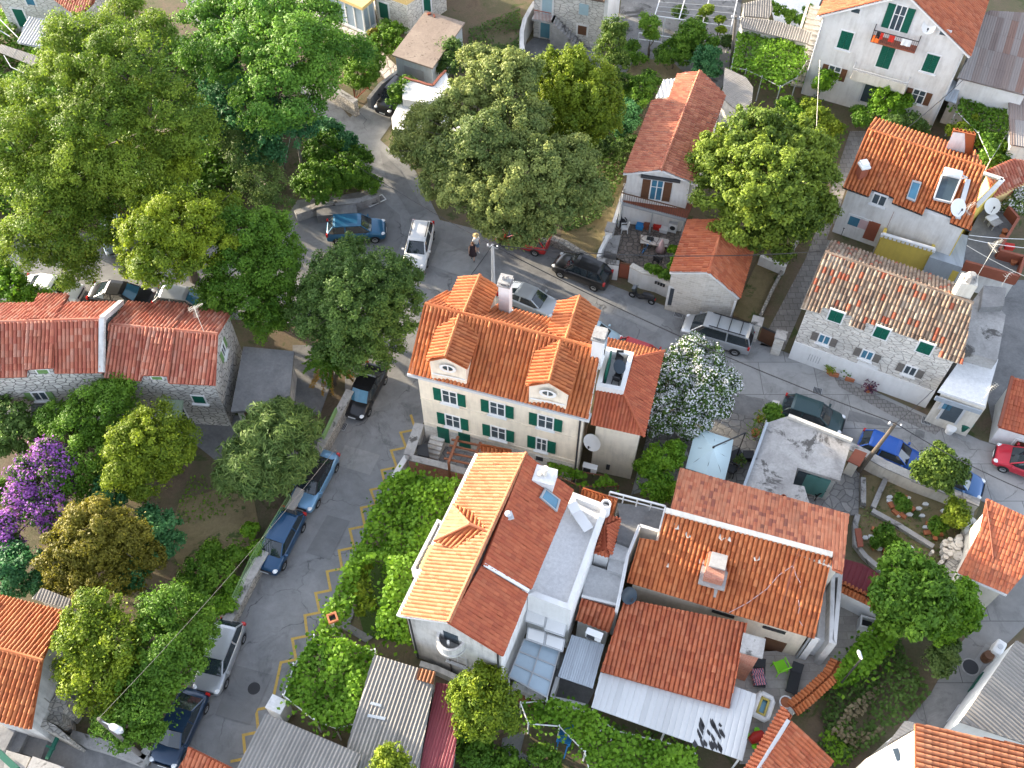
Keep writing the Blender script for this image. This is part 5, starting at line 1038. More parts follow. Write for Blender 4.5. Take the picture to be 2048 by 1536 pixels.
flat('concrete_yard', [(-60, 1440), (0, 1440), (120, 1460), (290, 1505), (310, 1560), (300, 1640), (-60, 1640)], .05, M['concrete2'])
flat('cottage_path', [(300, 850), (480, 830), (600, 830), (640, 880), (600, 920), (430, 920), (380, 880)], .05, M['concrete2'])
flat('cottage_yard', [(585, 690), (690, 690), (640, 830), (590, 830)], .06, M['concrete2'])
flat('garden_path', kp(1080, 440, 1170, 280, 1200, 300, 1160, 420, 1340, 520, 1280, 560), .07, M['concrete2'])
flat('terrace_paving', kj(130, 1330, 190, 1120, 360, 1180, 620, 1270, 560, 1440), .3, M['crazy'])
flat('garden_bed', kj(830, 1300, 1300, 1430, 1640, 1540, 1560, 1600, 900, 1400), .06, M['dirt'])
flat('courtyard', [(1015, 1357), (1048, 1278), (1122, 1300), (1190, 1380), (1172, 1415), (1104, 1394)], .05, M['concrete2'])
flat('passage', [(1985, 600), (2030, 560), (2120, 560), (2120, 900), (1985, 850), (1975, 800)], .05, M['concrete2'])
tips = [kn(*p) for p in ((705, 15), (650, 120), (595, 235), (530, 350), (475, 455), (408, 580), (345, 705), (275, 828), (208, 955), (145, 1085), (72, 1222), (5, 1360))] + [kp(*p) for p in ((435, 1080), (335, 1275), (235, 1480))]
tips = [(t[0], t[1]) for t in tips]; tips.insert(0, kn(765, -90)); zz = []
for i, t in enumerate(tips):
 zz.append(P(*t, .03))
 if i < len(tips) - 1: a, b = t, tips[i + 1]; zz.append(P(b[0] + 30, b[1] - 6, .03))
mb = MB(); c, hw = zz, .075
off = []
for i, p in enumerate(c):
 d0 = (c[i] - c[i - 1]).normalized() if i else (c[1] - c[0]).normalized(); d1 = (c[i + 1] - c[i]).normalized() if i < len(c) - 1 else d0
 n0, n1 = Vector((-d0.y, d0.x, 0)), Vector((-d1.y, d1.x, 0)); m_ = (n0 + n1); m_ = m_ / max(.35, m_.dot(n1)) if m_.length > .01 else n0; off.append(m_ * hw)
for i in range(len(c) - 1): mb.add([c[i] + off[i], c[i] - off[i], c[i + 1] - off[i + 1], c[i + 1] + off[i + 1]], [[0, 1, 2, 3]])
meta(mb.build('zigzag_marking', M['yline']), kind='structure')
def cover(name, label, x, y, r, square=False, rz=0, cat='manhole cover'):
 c = P(x, y, .035); mb = MB(); t = thing(name, label, cat, c)
 if square:
  mb.box((c.x, c.y, .038), (r * 2, r * 2, .02), rz); mb.build('frame', M['greyp'], t); m = MB()
  for k in range(6): m.box((c.x + math.cos(rz) * (k - 2.5) * r * .3, c.y + math.sin(rz) * (k - 2.5) * r * .3, .052), (r * .16, r * 1.7, .02), rz)
  m.build('grate', M['black'], t)
 else: mb.lathe((c.x, c.y, .03), [(r + .08, 0), (r + .08, .012), (r, .012)], 24); mb.build('frame', M['concrete'], t); m = MB(); m.lathe((c.x, c.y, .03), [(r, 0), (r, .02), (r * .5, .024), (0.01, .024)], 24); m.build('lid', M['darkm'], t)
cover('manhole_cover', 'round dark manhole cover in the lower street beside the zigzag line', 508, 1377, .34)
cover('manhole_cover', 'round brown manhole cover in the narrow lane at the lower right', *kt(1560, 612), .42)
for l, x, y in (('square drain grate near the nose of the black car on the main street', 684, 852), ('square drain grate in front of the little stone house', *kf(808, 1222)), ('square drain grate below the old stone house with potted plants', *kg(332, 1083)), ('square drain grate at the end of the brick strip by the lean-to', *kg(1170, 1312))): cover('drain_grate', l, x, y, .3, True, -.35, 'drain')
# walls, kerbs, fences
STW, CC = M['stone_wall'], M['concrete']
wallline('street_wall', [(452, 1246), (500, 1150), (545, 1075), (592, 995), (625, 930)], .45, 1.0, STW, 'stone garden wall along the left side of the sloping street', cap=CC)
wallline('street_wall', [(632, 905), (660, 855), (700, 780)], .4, 1.3, STW, 'stone wall with pale coping beside the parked black car', cap=CC)
wallline('green_panel', [(645, 872), (672, 815)], .1, 1.7, M['green2'], 'olive green panel on the garden wall near the black car', 'panel')
wallline('road_wall', kb(95, 450, 210, 520, 325, 592), .4, 1.5, STW, 'stone wall beside the upper road next to the iron gate', cap=CC)
wallline('yard_wall', kb(400, 575, 470, 490, 575, 412), .3, 1.0, CC, 'low concrete wall leading from the iron gate to the brown shed')
t = thing('iron_gate', 'rusty iron gate between the road wall and the yard', 'gate', P(*kb(360, 600), 0));
for a, b in ((kb(325, 590), kb(400, 520)), ):
 a, b = P(*a, 0), P(*b, 0); mb = MB(); mb.bar(a + Vector((0, 0, 1.6)), b + Vector((0, 0, 1.6)), .08); mb.bar(a + Vector((0, 0, .2)), b + Vector((0, 0, .2)), .08); mb.bar(a, a + Vector((0, 0, 1.65)), .1); mb.bar(b, b + Vector((0, 0, 1.65)), .1); mb.build('frame', M['rust'], t); m = MB()
 for k in range(1, 9): p = a + (b - a) * k / 9; m.bar(p + Vector((0, 0, .2)), p + Vector((0, 0, 1.6)), .04)
 m.bar(a + Vector((0, 0, .9)), b + Vector((0, 0, .9)), .05); m.build('bars', M['darkm'], t)
wallline('apron_wall', [(590, 425), (640, 408), (720, 400), (757, 388)], .5, .8, CC, 'low concrete wall with slabs behind the blue van')
mb = MB(); mb.prism(px([(632, 415), (712, 408), (715, 425), (634, 432)], .75), 0, .75); meta(mb.build('concrete_trough', M['concrete2']), 'grey rectangular concrete trough behind the blue van', 'trough')
wallline('garden_wall', [(1092, 470), (1130, 485), (1180, 515), (1205, 545)], .5, .7, STW, 'low rubble wall beside the black hatchback')
wallline('court_wall', kf(150, 760, 235, 790, 322, 800), .3, 1.7, M['white'], 'white wall piece left of the rusty courtyard gate', cap=M['concrete'])
wallline('court_wall', kf(420, 815, 520, 870, 640, 900, 742, 945), .3, 1.7, M['white'], 'patched white courtyard wall with letter slots by the scooter', cap=M['stone_pale'])
wallline('court_side_wall', kf(375, 150, 330, 310, 260, 520, 170, 690, 150, 750), .25, 1.7, M['whiteclean'], 'stepped white side wall on the left of the cluttered courtyard')
t = thing('court_gate', 'rusty red sheet gate of the cluttered courtyard', 'gate', P(*kf(365, 930), 0)); a, b = P(*kf(325, 830), 1.2), P(*kf(420, 850), 1.2); a.z = b.z = 0; mb = MB(); mb.bar(a + Vector((0, 0, .8)), b + Vector((0, 0, .8)), .06, 1.5); mb.build('leaf', M['rust'], t); m = MB(); m.bar(a + Vector((0, 0, 1.6)), b + Vector((0, 0, 1.6)), .09); m.bar(a + Vector((0, 0, .1)), b + Vector((0, 0, .1)), .09); m.build('frame', M['brownw'], t)
for i, p in enumerate((kf(620, 952), kf(642, 960), kf(664, 970), kf(686, 978))):
 a = P(*p, 1.2); mb = MB(); mb.box(a + Vector((0, -.12, 0)), (.14, .1, .2), -.35); meta(mb.build('letter_slot', M['black']), 'dark letter slot in the white courtyard wall, one of four in a row', 'letter box', 'letter slots in the courtyard wall')
wallline('pillar', kf(235, 545, 262, 470), .5, 2.0, M['whiteclean'], 'white chimney-like barbecue pillar at the left courtyard wall', 'pillar', cap=M['concrete'])
mb = MB(); mb.prism(px(kf(190, 580, 335, 575, 300, 730, 200, 700), 1.3), 0, 1.3); meta(mb.build('stone_bench', M['concrete']), 'speckled stone ledge beside the courtyard side wall', 'ledge')
for l, p in (('pale stone gate post left of the alley entrance', kf(1455, 1275)), ('pale stone gate post at the corner of the old stone house', kf(1650, 1390))):
 c = P(*p, 1.9); t = thing('gate_post', l, 'gate post', (c.x, c.y, 0)); mb = MB(); mb.box((c.x, c.y, .9), (.6, .6, 1.8), -.35); mb.build('shaft', M['stone_pale'], t); m = MB(); m.box((c.x, c.y, 1.86), (.75, .75, .14), -.35); m.build('cap', M['concrete'], t)
t = thing('alley_gate', 'dark brown closed gate lying across the alley entrance', 'gate', P(*kf(1560, 1430), 0)); a, b = P(*kf(1490, 1340), 1.3), P(*kf(1620, 1400), 1.3); a.z = b.z = 0; mb = MB(); mb.bar(a + Vector((0, 0, .75)), b + Vector((0, 0, .75)), .07, 1.4); mb.build('leaf', M['brownw'], t); m = MB(); m.bar(a + Vector((0, 0, 1.47)), b + Vector((0, 0, 1.47)), .1); m.build('rail', M['darkm'], t)
wallline('alley_wall', kf(1480, 1230, 1580, 1010, 1690, 800, 1780, 620, 1880, 470), .2, .5, M['stone_wall'], 'long low wall on the left side of the paved alley')
wallline('garden_wall', kf(1480, 740, 1690, 830), .3, .9, M['white'], 'pale wall across the top of the dry garden behind the little stone house')
wallline('allotment_wall', kl(350, 620, 480, 680, 660, 780, 910, 890), .45, 1.3, M['offwhite'], 'pale street wall with stone coping beside the blue hatchback', cap=M['concrete'])
wallline('allotment_wall', kl(900, 900, 1200, 1010, 1490, 1120), .4, 1.2, M['offwhite'], 'pale street wall of the allotment behind the round tree', cap=M['concrete'])
for l, p in (('thin broken concrete kerb at the left of the allotment', ks(700, 60, 703, 180, 700, 300)), ('broken concrete kerb slanting through the allotment top', ks(890, 70, 830, 200, 785, 310)), ('long pale low wall running diagonally across the allotment', ks(775, 335, 1000, 460, 1290, 640)), ('curved white edging at the lower left of the allotment', ks(655, 370, 635, 450, 640, 620, 720, 720, 870, 850)), ('concrete kerb beside the small yellow green bush of the allotment', ks(1620, 280, 1600, 400, 1560, 500))): wallline('low_wall', p, .3, .35, M['concrete'], l)
wallline('rubble_wall', ks(1660, 440, 1600, 600, 1480, 780, 1370, 920), .9, .7, STW, 'wide rubble stone wall between the allotment and the orange roof house')
def tile_wall(label, pts, z, w=.42):
 t = thing('tile_capped_wall', label, 'wall', P(*pts[0], 0)); c = px(pts, z); mb = MB()
 for a, b in zip(c, c[1:]):
  d = (b - a).normalized(); n = Vector((-d.y, d.x, 0)); mb.prism([a + n * .14, b + n * .14, b - n * .14, a - n * .14], 0, z - .05)
  up = Vector((0, 0, .1)); roof_face('tile_cap', [a + n * w - up, a + up, b + up, b + n * w - up], M['t_bright'], t, tile=.22, amp=.05, course=.5, thick=.04); roof_face('tile_cap', [b - n * w - up, b + up, a + up, a - n * w - up], M['t_bright'], t, tile=.22, amp=.05, course=.5, thick=.04)
 mb.build('masonry', M['whiteclean'], t)
tile_wall('white wall with orange tile coping below the maroon sheet roof', ks(500, 970, 690, 1060, 900, 1165), 2.3, .3)
tile_wall('white wall with orange tile coping along the sun deck edge', kr(1100, 1075, 1240, 960, 1390, 820, 1455, 710), 1.4, .38)
sheet_house('maroon_shed', 'maroon ribbed sheet roof beside the tile coped white wall at the right', ks(545, 750, 690, 790, 870, 900, 950, 1130, 905, 1140, 500, 960), plane(ks(500, 960), ks(905, 1145), 2.2, ks(545, 750), 2.5), M['c_maroon'], M['whiteclean'], tile=.3, amp=.03)
wallline('terrace_wall', kj(200, 1115, 165, 1220, 125, 1330), .5, 1.5, M['white'], 'rounded white wall at the left end of the cream house terrace', cap=M['concrete'])
wallline('brick_wall', kj(130, 1345, 320, 1390, 530, 1445), .3, 1.7, M['brickwork'], 'brown brick wall in front of the cream house terrace', cap=M['concrete'])
wallline('ramp_wall', kj(125, 1320, 60, 1420, 20, 1490), .35, .9, M['white'], 'sloping pale wall from the terrace corner down the zigzag line')
wallline('street_box', kp(620, 985, 560, 1090), .8, 1.9, M['whiteclean'], 'white rendered street wall block above the striped shed roof', cap=M['terrace'])
wallline('house_foot_wall', kp(1700, 720, 1830, 760, 2048, 860), .3, .8, M['greywash'], 'low grey wall at the foot of the ridge house gable')
wallline('yard_wall', ky(900, 1090, 1400, 1240, 1790, 1390, 1840, 1420), .55, .8, M['concrete'], 'long low concrete wall at the bottom left beside the dark beetle car')
wallline('yard_wall', ky(1800, 1380, 1900, 1240), .4, .8, M['concrete'], 'short concrete wall end next to the beetle car')
for l, p, z in (('upper concrete step of the bottom left yard', ky(-60, 1000, 220, 980, 60, 1290, -60, 1270), .9), ('middle concrete step of the bottom left yard', ky(220, 980, 385, 1015, 240, 1310, 60, 1290), .6), ('lower concrete step of the bottom left yard', ky(385, 1015, 640, 1080, 520, 1400, 240, 1310), .35)):
 mb = MB(); mb.prism(px(p, z), 0, z); meta(mb.build('yard_step', M['concrete2']), l, 'step')
for l, p, z in (('broken concrete block at the bottom left corner', ky(80, 1280, 390, 1370, 310, 1560, 40, 1560), 1.3), ('flat concrete roof block beside the green pipe', ky(420, 1360, 820, 1500, 800, 1600, 300, 1600), 1.5)):
 mb = MB(); mb.prism(px(p, z), 0, z); meta(mb.build('concrete_block', M['concrete']), l, 'block')
mb = MB(); mb.bar(P(*ky(740, 1110), 1.0), P(*ky(600, 1400), 1.0), .18, .14); mb.bar(P(*ky(590, 1225), 1.05), P(*ky(700, 1270), 1.05), .1, .1); meta(mb.build('green_beam', M['green']), 'dark green beam gate lying over the bottom left yard steps', 'beam')
mb = MB(); mb.bar(P(*ky(-40, 1290), 1.6), P(*ky(220, 1530), 1.6), .3, .2); meta(mb.build('green_beam', M['green']), 'grey green beam crossing the bottom left corner', 'beam')
# green mesh fence on the street wall
t = thing('mesh_fence', 'thin green mesh fence on top of the street garden wall', 'fence', P(560, 1020, 1)); c = px([(583, 1000), (545, 1062), (505, 1130), (470, 1205)], 1.1)
for a, b in zip(c, c[1:]):
 n = max(2, int((b - a).length / .8)); pb = MB()
 for k in range(n): p = a + (b - a) * k / n; pb.tube([p, p + Vector((0, 0, .8))], .025, 5)
 pb.build('posts', M['green2'], t); m = MB()
 for z in (.08, .28, .48, .68, .8): m.bar(a + Vector((0, 0, z)), b + Vector((0, 0, z)), .02)
 m.build('mesh', M['green2'], t)
# stone steps beside the white house
t = thing('stone_steps', 'narrow flight of stone steps on the left of the large white house', 'steps', P(1600, 130, 0)); n = 16; a0, a1 = P(*kc(1790, 40), 2.2), P(*kc(1590, 700), .1); mb = MB(); d = a1 - a0; e = Vector((d.x, d.y, 0)).normalized(); sd_ = Vector((-e.y, e.x, 0))
for k in range(n): p = a0 + d * (k + .5) / n; mb.box((p.x, p.y, p.z / 2), (Vector((d.x, d.y)).length / n, 1.3, p.z), math.atan2(e.y, e.x))
mb.build('treads', M['stone_pale'], t)
for sgn in (-1, 1):
 m = MB(); m.prism([a0 + sd_ * sgn * .75, a1 + sd_ * sgn * .75, a1 + sd_ * sgn * .95, a0 + sd_ * sgn * .95], 0, [a0.z + .5, a1.z + .5, a1.z + .5, a0.z + .5]); m.build('side_wall', M['offwhite'], t)
mb = MB(); mb.prism(px([(1530, 845), (1546, 800), (1560, 802), (1545, 850)], 1.2), 0, 1.2); meta(mb.build('gate_pier', M['stone_pale']), 'stone pier at the top of the dark ramp beside the flat roof', 'pier')
# leaves
def leaf_mesh(name, pos, nrm, size, tint, mat, parent=None, aspect=.55, mats2=None, midx=None):
 n = len(pos); r = RNG.normal(size=(n, 3)); a = np.cross(nrm, r); a /= np.linalg.norm(a, axis=1)[:, None] + 1e-9; b = np.cross(nrm, a); b /= np.linalg.norm(b, axis=1)[:, None] + 1e-9
 s = (size * (.7 + .6 * RNG.random(n)))[:, None] * .5; fold = nrm * s * .25
 V = np.stack([pos - a * s, pos - b * s * aspect + fold, pos + a * s, pos + b * s * aspect + fold], 1).reshape(-1, 3).astype('f')
 me = bpy.data.meshes.new(name); me.vertices.add(4 * n); me.vertices.foreach_set('co', V.ravel()); me.loops.add(4 * n); me.loops.foreach_set('vertex_index', np.arange(4 * n, dtype='i'))
 me.polygons.add(n); me.polygons.foreach_set('loop_start', np.arange(0, 4 * n, 4, dtype='i')); me.polygons.foreach_set('loop_total', np.full(n, 4, 'i'))
 me.materials.append(mat)
 if midx is not None:
  for m in mats2: me.materials.append(m)
  me.polygons.foreach_set('material_index', midx.astype('i'))
 at = me.attributes.new('tint', 'FLOAT', 'POINT'); at.data.foreach_set('value', np.repeat(tint, 4).astype('f'))
 me.update(); me.validate(); o = link(bpy.data.objects.new(name, me))
 if parent is not None: adopt(o, parent)
 return o
def sph(n):
 v = RNG.normal(size=(n, 3)); return v / np.linalg.norm(v, axis=1)[:, None]
def crown_pts(blobs, clump=.6, per=120, flat=.8, low=-.25, spread=1.0, up=.3, tall=1.0):
 pos, nr, ti = [], [], []
 for c, r in blobs:
  cl = min(clump, r * .5); k = max(6, int(4.0 * (r / cl) ** 2)); d = sph(k * 2); d = d[d[:, 2] > low][:k]; rr = (r - cl * .3) * (.55 + .58 * RNG.random(len(d)) ** .9)
  cp = np.array(c) + d * rr[:, None] * np.array([1, 1, flat]); cr = cl * (.5 + .8 * RNG.random(len(d)) ** 1.4); ct = np.clip(RNG.random(len(d)) + .25 * RNG.normal(), 0, 1)
  ax = .65 + .7 * RNG.random((len(d), 3))
  for p, q, t, dd, sx in zip(cp, cr, ct, d, ax):
   m = max(8, int(per * (q / cl) ** 2)); u = sph(m); u[:, 2] = np.abs(u[:, 2]) * np.where(RNG.random(m) < .7, 1, -1)
   x = p + u * q * (.3 + .72 * RNG.random(m) ** .7)[:, None] * sx * np.array([spread, spread, .75 * tall])
   n_ = u * .7 + dd * .35 + RNG.normal(size=(m, 3)) * .5; n_[:, 2] += up; pos.append(x); nr.append(n_); ti.append(np.clip(.62 * t + .38 * RNG.random(m), 0, 1))
  m = int(per * .5 * (r / cl)); u = sph(m); u[:, 2] = np.abs(u[:, 2]); pos.append(np.array(c) + u * r * (.8 + .38 * RNG.random((m, 1))) * np.array([1, 1, flat])); n_ = RNG.normal(size=(m, 3)); n_[:, 2] += .6; nr.append(n_); ti.append(RNG.random(m))
 pos, nr, ti = np.concatenate(pos), np.concatenate(nr), np.concatenate(ti); nr /= np.linalg.norm(nr, axis=1)[:, None]; return pos, nr, ti
L = {}
L['yellow'] = leafmat('leaf_yellow_green', (0.085, 0.145, 0.01), (0.28, 0.35, 0.022)); L['acacia'] = leafmat('leaf_acacia', (0.07, 0.14, 0.012), (0.25, 0.335, 0.032))
L['fresh'] = leafmat('leaf_fresh_green', (0.045, 0.145, 0.018), (0.18, 0.33, 0.035)); L['teal'] = leafmat('leaf_teal_green', (0.03, 0.125, 0.042), (0.09, 0.24, 0.08)); L['dark'] = leafmat('leaf_dark_green', (0.05, 0.108, 0.022), (0.13, 0.215, 0.042))
L['grey'] = leafmat('leaf_grey_green', (0.09, 0.145, 0.038), (0.31, 0.35, 0.095)); L['mid'] = leafmat('leaf_mid_green', (0.05, 0.13, 0.01), (0.165, 0.3, 0.026)); L['vine'] = leafmat('leaf_vine', (0.06, 0.165, 0.008), (0.2, 0.36, 0.022))
L['gold'] = leafmat('leaf_golden', (0.115, 0.11, 0.012), (0.255, 0.225, 0.026)); L['purple'] = leafmat('bougainvillea', (0.2, 0.05, 0.3), (0.46, 0.17, 0.54)); L['white'] = leafmat('oleander_flower', (.62, .62, .62), (.80, .80, .80), .25)
L['olive'] = leafmat('leaf_olive', (0.065, 0.125, 0.028), (0.19, 0.265, 0.065)); L['pine'] = leafmat('leaf_pine', (0.04, 0.09, 0.014), (0.14, 0.21, 0.026)); L['dry'] = leafmat('leaf_dry', (.12, .10, .055), (.24, .20, .12), .2); L['orange'] = leafmat('palm_dry', (.25, .14, .03), (.38, .24, .05), .3); L['lemon'] = leafmat('leaf_lemon', (0.075, 0.14, 0.01), (0.29, 0.36, 0.02))
L['ash'] = leafmat('leaf_ash', (0.065, 0.12, 0.015), (0.24, 0.315, 0.035)); L['plum'] = leafmat('leaf_plum', (.05, .02, .04), (.13, .05, .09), .2)
def tree(name, label, blobs, mat, leaf=.17, clump=.6, per=110, flat=.8, group=None, cat='tree', extra=None, trunk=True, base=None, parts=True, thick=None, z0=0.0, aspect=.55, **kw):
 """blobs: photo x, y, height, radius in photo pixels -> crown volumes at their true place"""
 B = [(P(x, y, z), r / S(y, z)) for x, y, z, r in blobs]; c = sum((b[0] for b in B), Vector()) / len(B)
 per = int(per * 1.25); bx = P(*base, z0) if base else Vector((c.x, c.y, z0)); t = thing(name, label, cat, bx, group)
 pos, nr, ti = crown_pts(B, clump, per, flat, **kw); pos[:, 2] = np.maximum(pos[:, 2], z0 + .06)
 sz = np.full(len(pos), leaf)
 if extra:
  m2, frac, sc, lift = extra; k = (RNG.random(len(pos)) < frac) if frac < .4 else (ti + .25 * RNG.normal(size=len(ti)) > 1 - frac); mi = k.astype(int); sz[k] *= sc; pos[k] += nr[k] * lift; leaf_mesh('crown', pos, nr, sz, ti, L[mat], t, aspect=.6, mats2=[L[m2]], midx=mi)
 else: leaf_mesh('crown', pos, nr, sz, ti, L[mat], t, aspect)
 if trunk:
  mb = MB(); H = max(b[0].z for b in B); r0 = thick or max(.07, .035 * H); fork = bx + Vector(((c.x - bx.x) * .3, (c.y - bx.y) * .3, max(.3, (H - z0) * .38)))
  mb.tube([bx, bx.lerp(fork, .5) + Vector((.05, -.04, 0)), fork], [r0 * 1.25, r0, r0 * .85], 8)
  for p, r in B:
   q = p + Vector((0, 0, r * .2)); mid = fork.lerp(q, .5) + Vector((random.uniform(-.3, .3), random.uniform(-.3, .3), random.uniform(0, .4))); mb.tube([fork, mid, q], [r0 * .55, r0 * .35, r0 * .1], 6)
   for k in range(4):
    e = p + Vector((random.uniform(-1, 1), random.uniform(-1, 1), random.uniform(-.1, .8))) * r * .85; mb.tube([mid.lerp(q, .4), mid.lerp(e, .6) + Vector((0, 0, .15)), e], [r0 * .25, r0 * .15, r0 * .05], 5)
  mb.build('trunk', M['bark'], t)
 return t
def bush(label, blobs, mat, name='bush', cat='bush', **kw):
 kw.setdefault('clump', .35); kw.setdefault('per', 70); kw.setdefault('leaf', .2); return tree(name, label, blobs, mat, cat=cat, **kw)
def inpoly(x, y, poly):
 c = np.zeros(len(x), bool); j = len(poly) - 1
 for i in range(len(poly)):
  xi, yi = poly[i][0], poly[i][1]; xj, yj = poly[j][0], poly[j][1]
  c ^= ((yi > y) != (yj > y)) & (x < (xj - xi) * (y - yi) / (yj - yi + 1e-12) + xi); j = i
 return c
def leaf_bed(poly3, n, z0, z1, bump=.5, freq=.9, holes=.0, seed=0):
 """scatter of leaves over a plan polygon, in soft mounds between z0 and z1"""
 xs = [p[0] for p in poly3]; ys = [p[1] for p in poly3]; x = RNG.uniform(min(xs), max(xs), n); y = RNG.uniform(min(ys), max(ys), n); k = inpoly(x, y, poly3); x, y = x[k], y[k]
 h = np.zeros(len(x)); rs = np.random.default_rng(seed)
 for i in range(7):
  f = freq * (1 + i * .5); a = rs.uniform(0, 6.28, 2); t = rs.uniform(0, 6.28); h += np.sin((x * math.cos(t) + y * math.sin(t)) * f + a[0]) / (1 + i * .35)
 h = (h - h.min()) / (np.ptp(h) + 1e-9)
 if holes: k = h + RNG.normal(size=len(h)) * .06 > holes; x, y, h = x[k], y[k], h[k]
 z = z0 + (z1 - z0) * (h * bump + (1 - bump) * RNG.random(len(h))) ; nr = RNG.normal(size=(len(x), 3)) * .45; nr[:, 2] += .9; nr /= np.linalg.norm(nr, axis=1)[:, None]
 return np.stack([x, y, z], 1), nr, np.clip(.45 * h + .2 * RNG.random(len(h)) + .35 * RNG.random(len(h)), 0, 1)
def vine(name, label, pts, zc, mat, dens=90, leaf=.24, th=.5, cat='vine', holes=.12, frame=True, framemat='lgrey', seed=1, zlow=None):
 """climber spread over a pergola: posts, rails and a leaf canopy"""
 poly = px(pts, zc); c = sum(poly, Vector()) / len(poly); t = thing(name, label, cat, (c.x, c.y, 0)); ar = abs(sum(poly[i].x * poly[(i + 1) % len(poly)].y - poly[(i + 1) % len(poly)].x * poly[i].y for i in range(len(poly)))) / 2
 xs = [p.x for p in poly]; ys = [p.y for p in poly]; n = int(dens * (max(xs) - min(xs)) * (max(ys) - min(ys))); p, nr, ti = leaf_bed(poly, n, zc - th * .6, zc + th * .5, .6, 1.3, holes, seed)
 # ragged trailing edge
 m = int(len(p) * .16); e = []; k = len(poly)
 for i in range(m):
  j = random.randrange(k); q = poly[j].lerp(poly[(j + 1) % k], random.random()); e.append((q.x + random.gauss(0, .27), q.y + random.gauss(0, .27), zc - abs(random.gauss(0, .5))))
 if m: p = np.concatenate([p, np.array(e)]); en = RNG.normal(size=(m, 3)) * .6; en[:, 2] += .5; nr = np.concatenate([nr, en / np.linalg.norm(en, axis=1)[:, None]]); ti = np.concatenate([ti, RNG.random(m)])
 p[:, 2] = np.maximum(p[:, 2], .05); leaf_mesh('foliage', p, nr, np.full(len(p), leaf), ti, L[mat], t, .8)
 if frame:
  mb = MB()
  for i in range(k): mb.tube([poly[i] * 1.0 - Vector((0, 0, th * .2)), poly[(i + 1) % k] - Vector((0, 0, th * .2))], .035, 6); mb.tube([Vector((poly[i].x, poly[i].y, 0)), poly[i]], .045, 6)
  mb.build('pergola_frame', M[framemat], t)
 mb = MB(); s = poly[0].lerp(c, .3); mb.tube([Vector((s.x, s.y, 0)), Vector((s.x + .1, s.y, zc * .5)), Vector((s.x, s.y + .2, zc))], [.08, .06, .04], 6); mb.build('stem', M['bark'], t); return t
# trees, left half
tree('broad_tree', 'huge sunlit yellow green tree spreading over the top left of the street', [(170, 90, 11, 85), (255, 145, 11.3, 95), (115, 185, 10.5, 85), (205, 245, 10, 90), (330, 225, 9.6, 85), (395, 275, 8.5, 55), (310, 70, 10, 50), (250, 20, 9, 38), (150, 330, 8.4, 80), (250, 340, 8, 75), (345, 310, 7.6, 55)], 'acacia', clump=.7, per=200, base=(330, 330))
tree('broad_tree', 'yellow green leafy tree hanging over the left edge above the parked cars', [(20, 285, 8.8, 75), (15, 215, 8, 55), (75, 380, 7.5, 80), (110, 430, 6.6, 75), (50, 490, 5, 60), (175, 470, 5.2, 70), (195, 395, 6.2, 70), (100, 500, 4.6, 50), (160, 540, 3.4, 45)], 'acacia', clump=.66, per=200, base=(150, 480))
tree('feathery_tree', 'tall fresh green feathery tree beside the upper road', [(520, 55, 9, 70), (590, 100, 9.5, 85), (625, 155, 8.6, 60), (485, 125, 8.5, 80), (560, 205, 8, 85), (425, 110, 8, 65), (470, 20, 8, 60), (625, 35, 9, 60), (560, 0, 9, 70), (410, 40, 7.6, 50), (660, 100, 7.4, 42), (700, 110, 6, 40)], 'fresh', clump=.7, per=150, base=(560, 260), leaf=.22)
tree('feathery_tree', 'blue green feathery tree below the tall fresh green one', [(490, 215, 6.5, 65), (560, 255, 6, 65), (455, 175, 7, 55), (530, 300, 4.6, 45), (430, 240, 6, 45)], 'teal', clump=.6, per=130, base=(545, 300), leaf=.22)
tree('pine_tree', 'bright yellow green pine with soft rounded clumps above the stone cottages', [(320, 400, 8, 58), (300, 470, 8.3, 66), (360, 445, 8.5, 72), (335, 525, 7.5, 66), (410, 490, 7, 60), (355, 355, 7.4, 42), (440, 430, 6.4, 50), (280, 530, 6.6, 45)], 'lemon', clump=.5, per=170, base=(390, 560), leaf=.17)
tree('pine_tree', 'darker green pine leaning over the grey parked car by the stone cottages', [(480, 470, 6.5, 60), (540, 465, 6, 52), (545, 545, 5.4, 58), (470, 545, 5.8, 62), (505, 610, 4.6, 52), (440, 590, 4.6, 48), (560, 500, 5.4, 42), (530, 640, 3.4, 36), (565, 595, 4, 40), (560, 640, 3, 32)], 'mid', clump=.5, per=170, base=(500, 560), leaf=.17)
tree('olive_tree', 'sparse dusty olive tree in the dark yard below the feathery trees', [(490, 305, 5, 48), (520, 365, 4, 52), (465, 265, 5.5, 42), (550, 400, 3, 40)], 'olive', per=80, base=(520, 380))
tree('round_tree', 'dense dark green round tree in front of the cream house', [(715, 615, 5.6, 100), (680, 560, 6, 68), (762, 570, 6, 68), (795, 625, 5, 58), (645, 640, 5, 58), (735, 690, 4, 66), (675, 685, 4, 58), (705, 515, 5, 45), (800, 560, 4.4, 45), (640, 585, 4.6, 45), (618, 625, 4.2, 42)], 'dark', clump=.5, per=150, base=(725, 660), leaf=.17)
bush('leafy shrub hedge at the left edge above the stone cottages', [(20, 590, 2.4, 50), (60, 600, 2, 35), (-10, 560, 2.6, 45)], 'vine')
bush('climbing green creeper bank around the leaning wooden pole', [(650, 300, 1.6, 45), (690, 350, 1.5, 45), (640, 370, 1.6, 50), (710, 320, 1.2, 35), (740, 370, .9, 25)], 'mid', trunk=False)
bush('pale silver green shrub next to the leaning wooden pole', [(660, 270, 1.9, 30), (690, 290, 1.8, 28), (640, 255, 1.8, 24)], 'teal', leaf=.24)
bush('garden shrub row behind the upper stone road wall', [(700, 110, 2.4, 40), (720, 150, 2.1, 38), (680, 90, 2, 28), (745, 130, 1.6, 26)], 'mid')
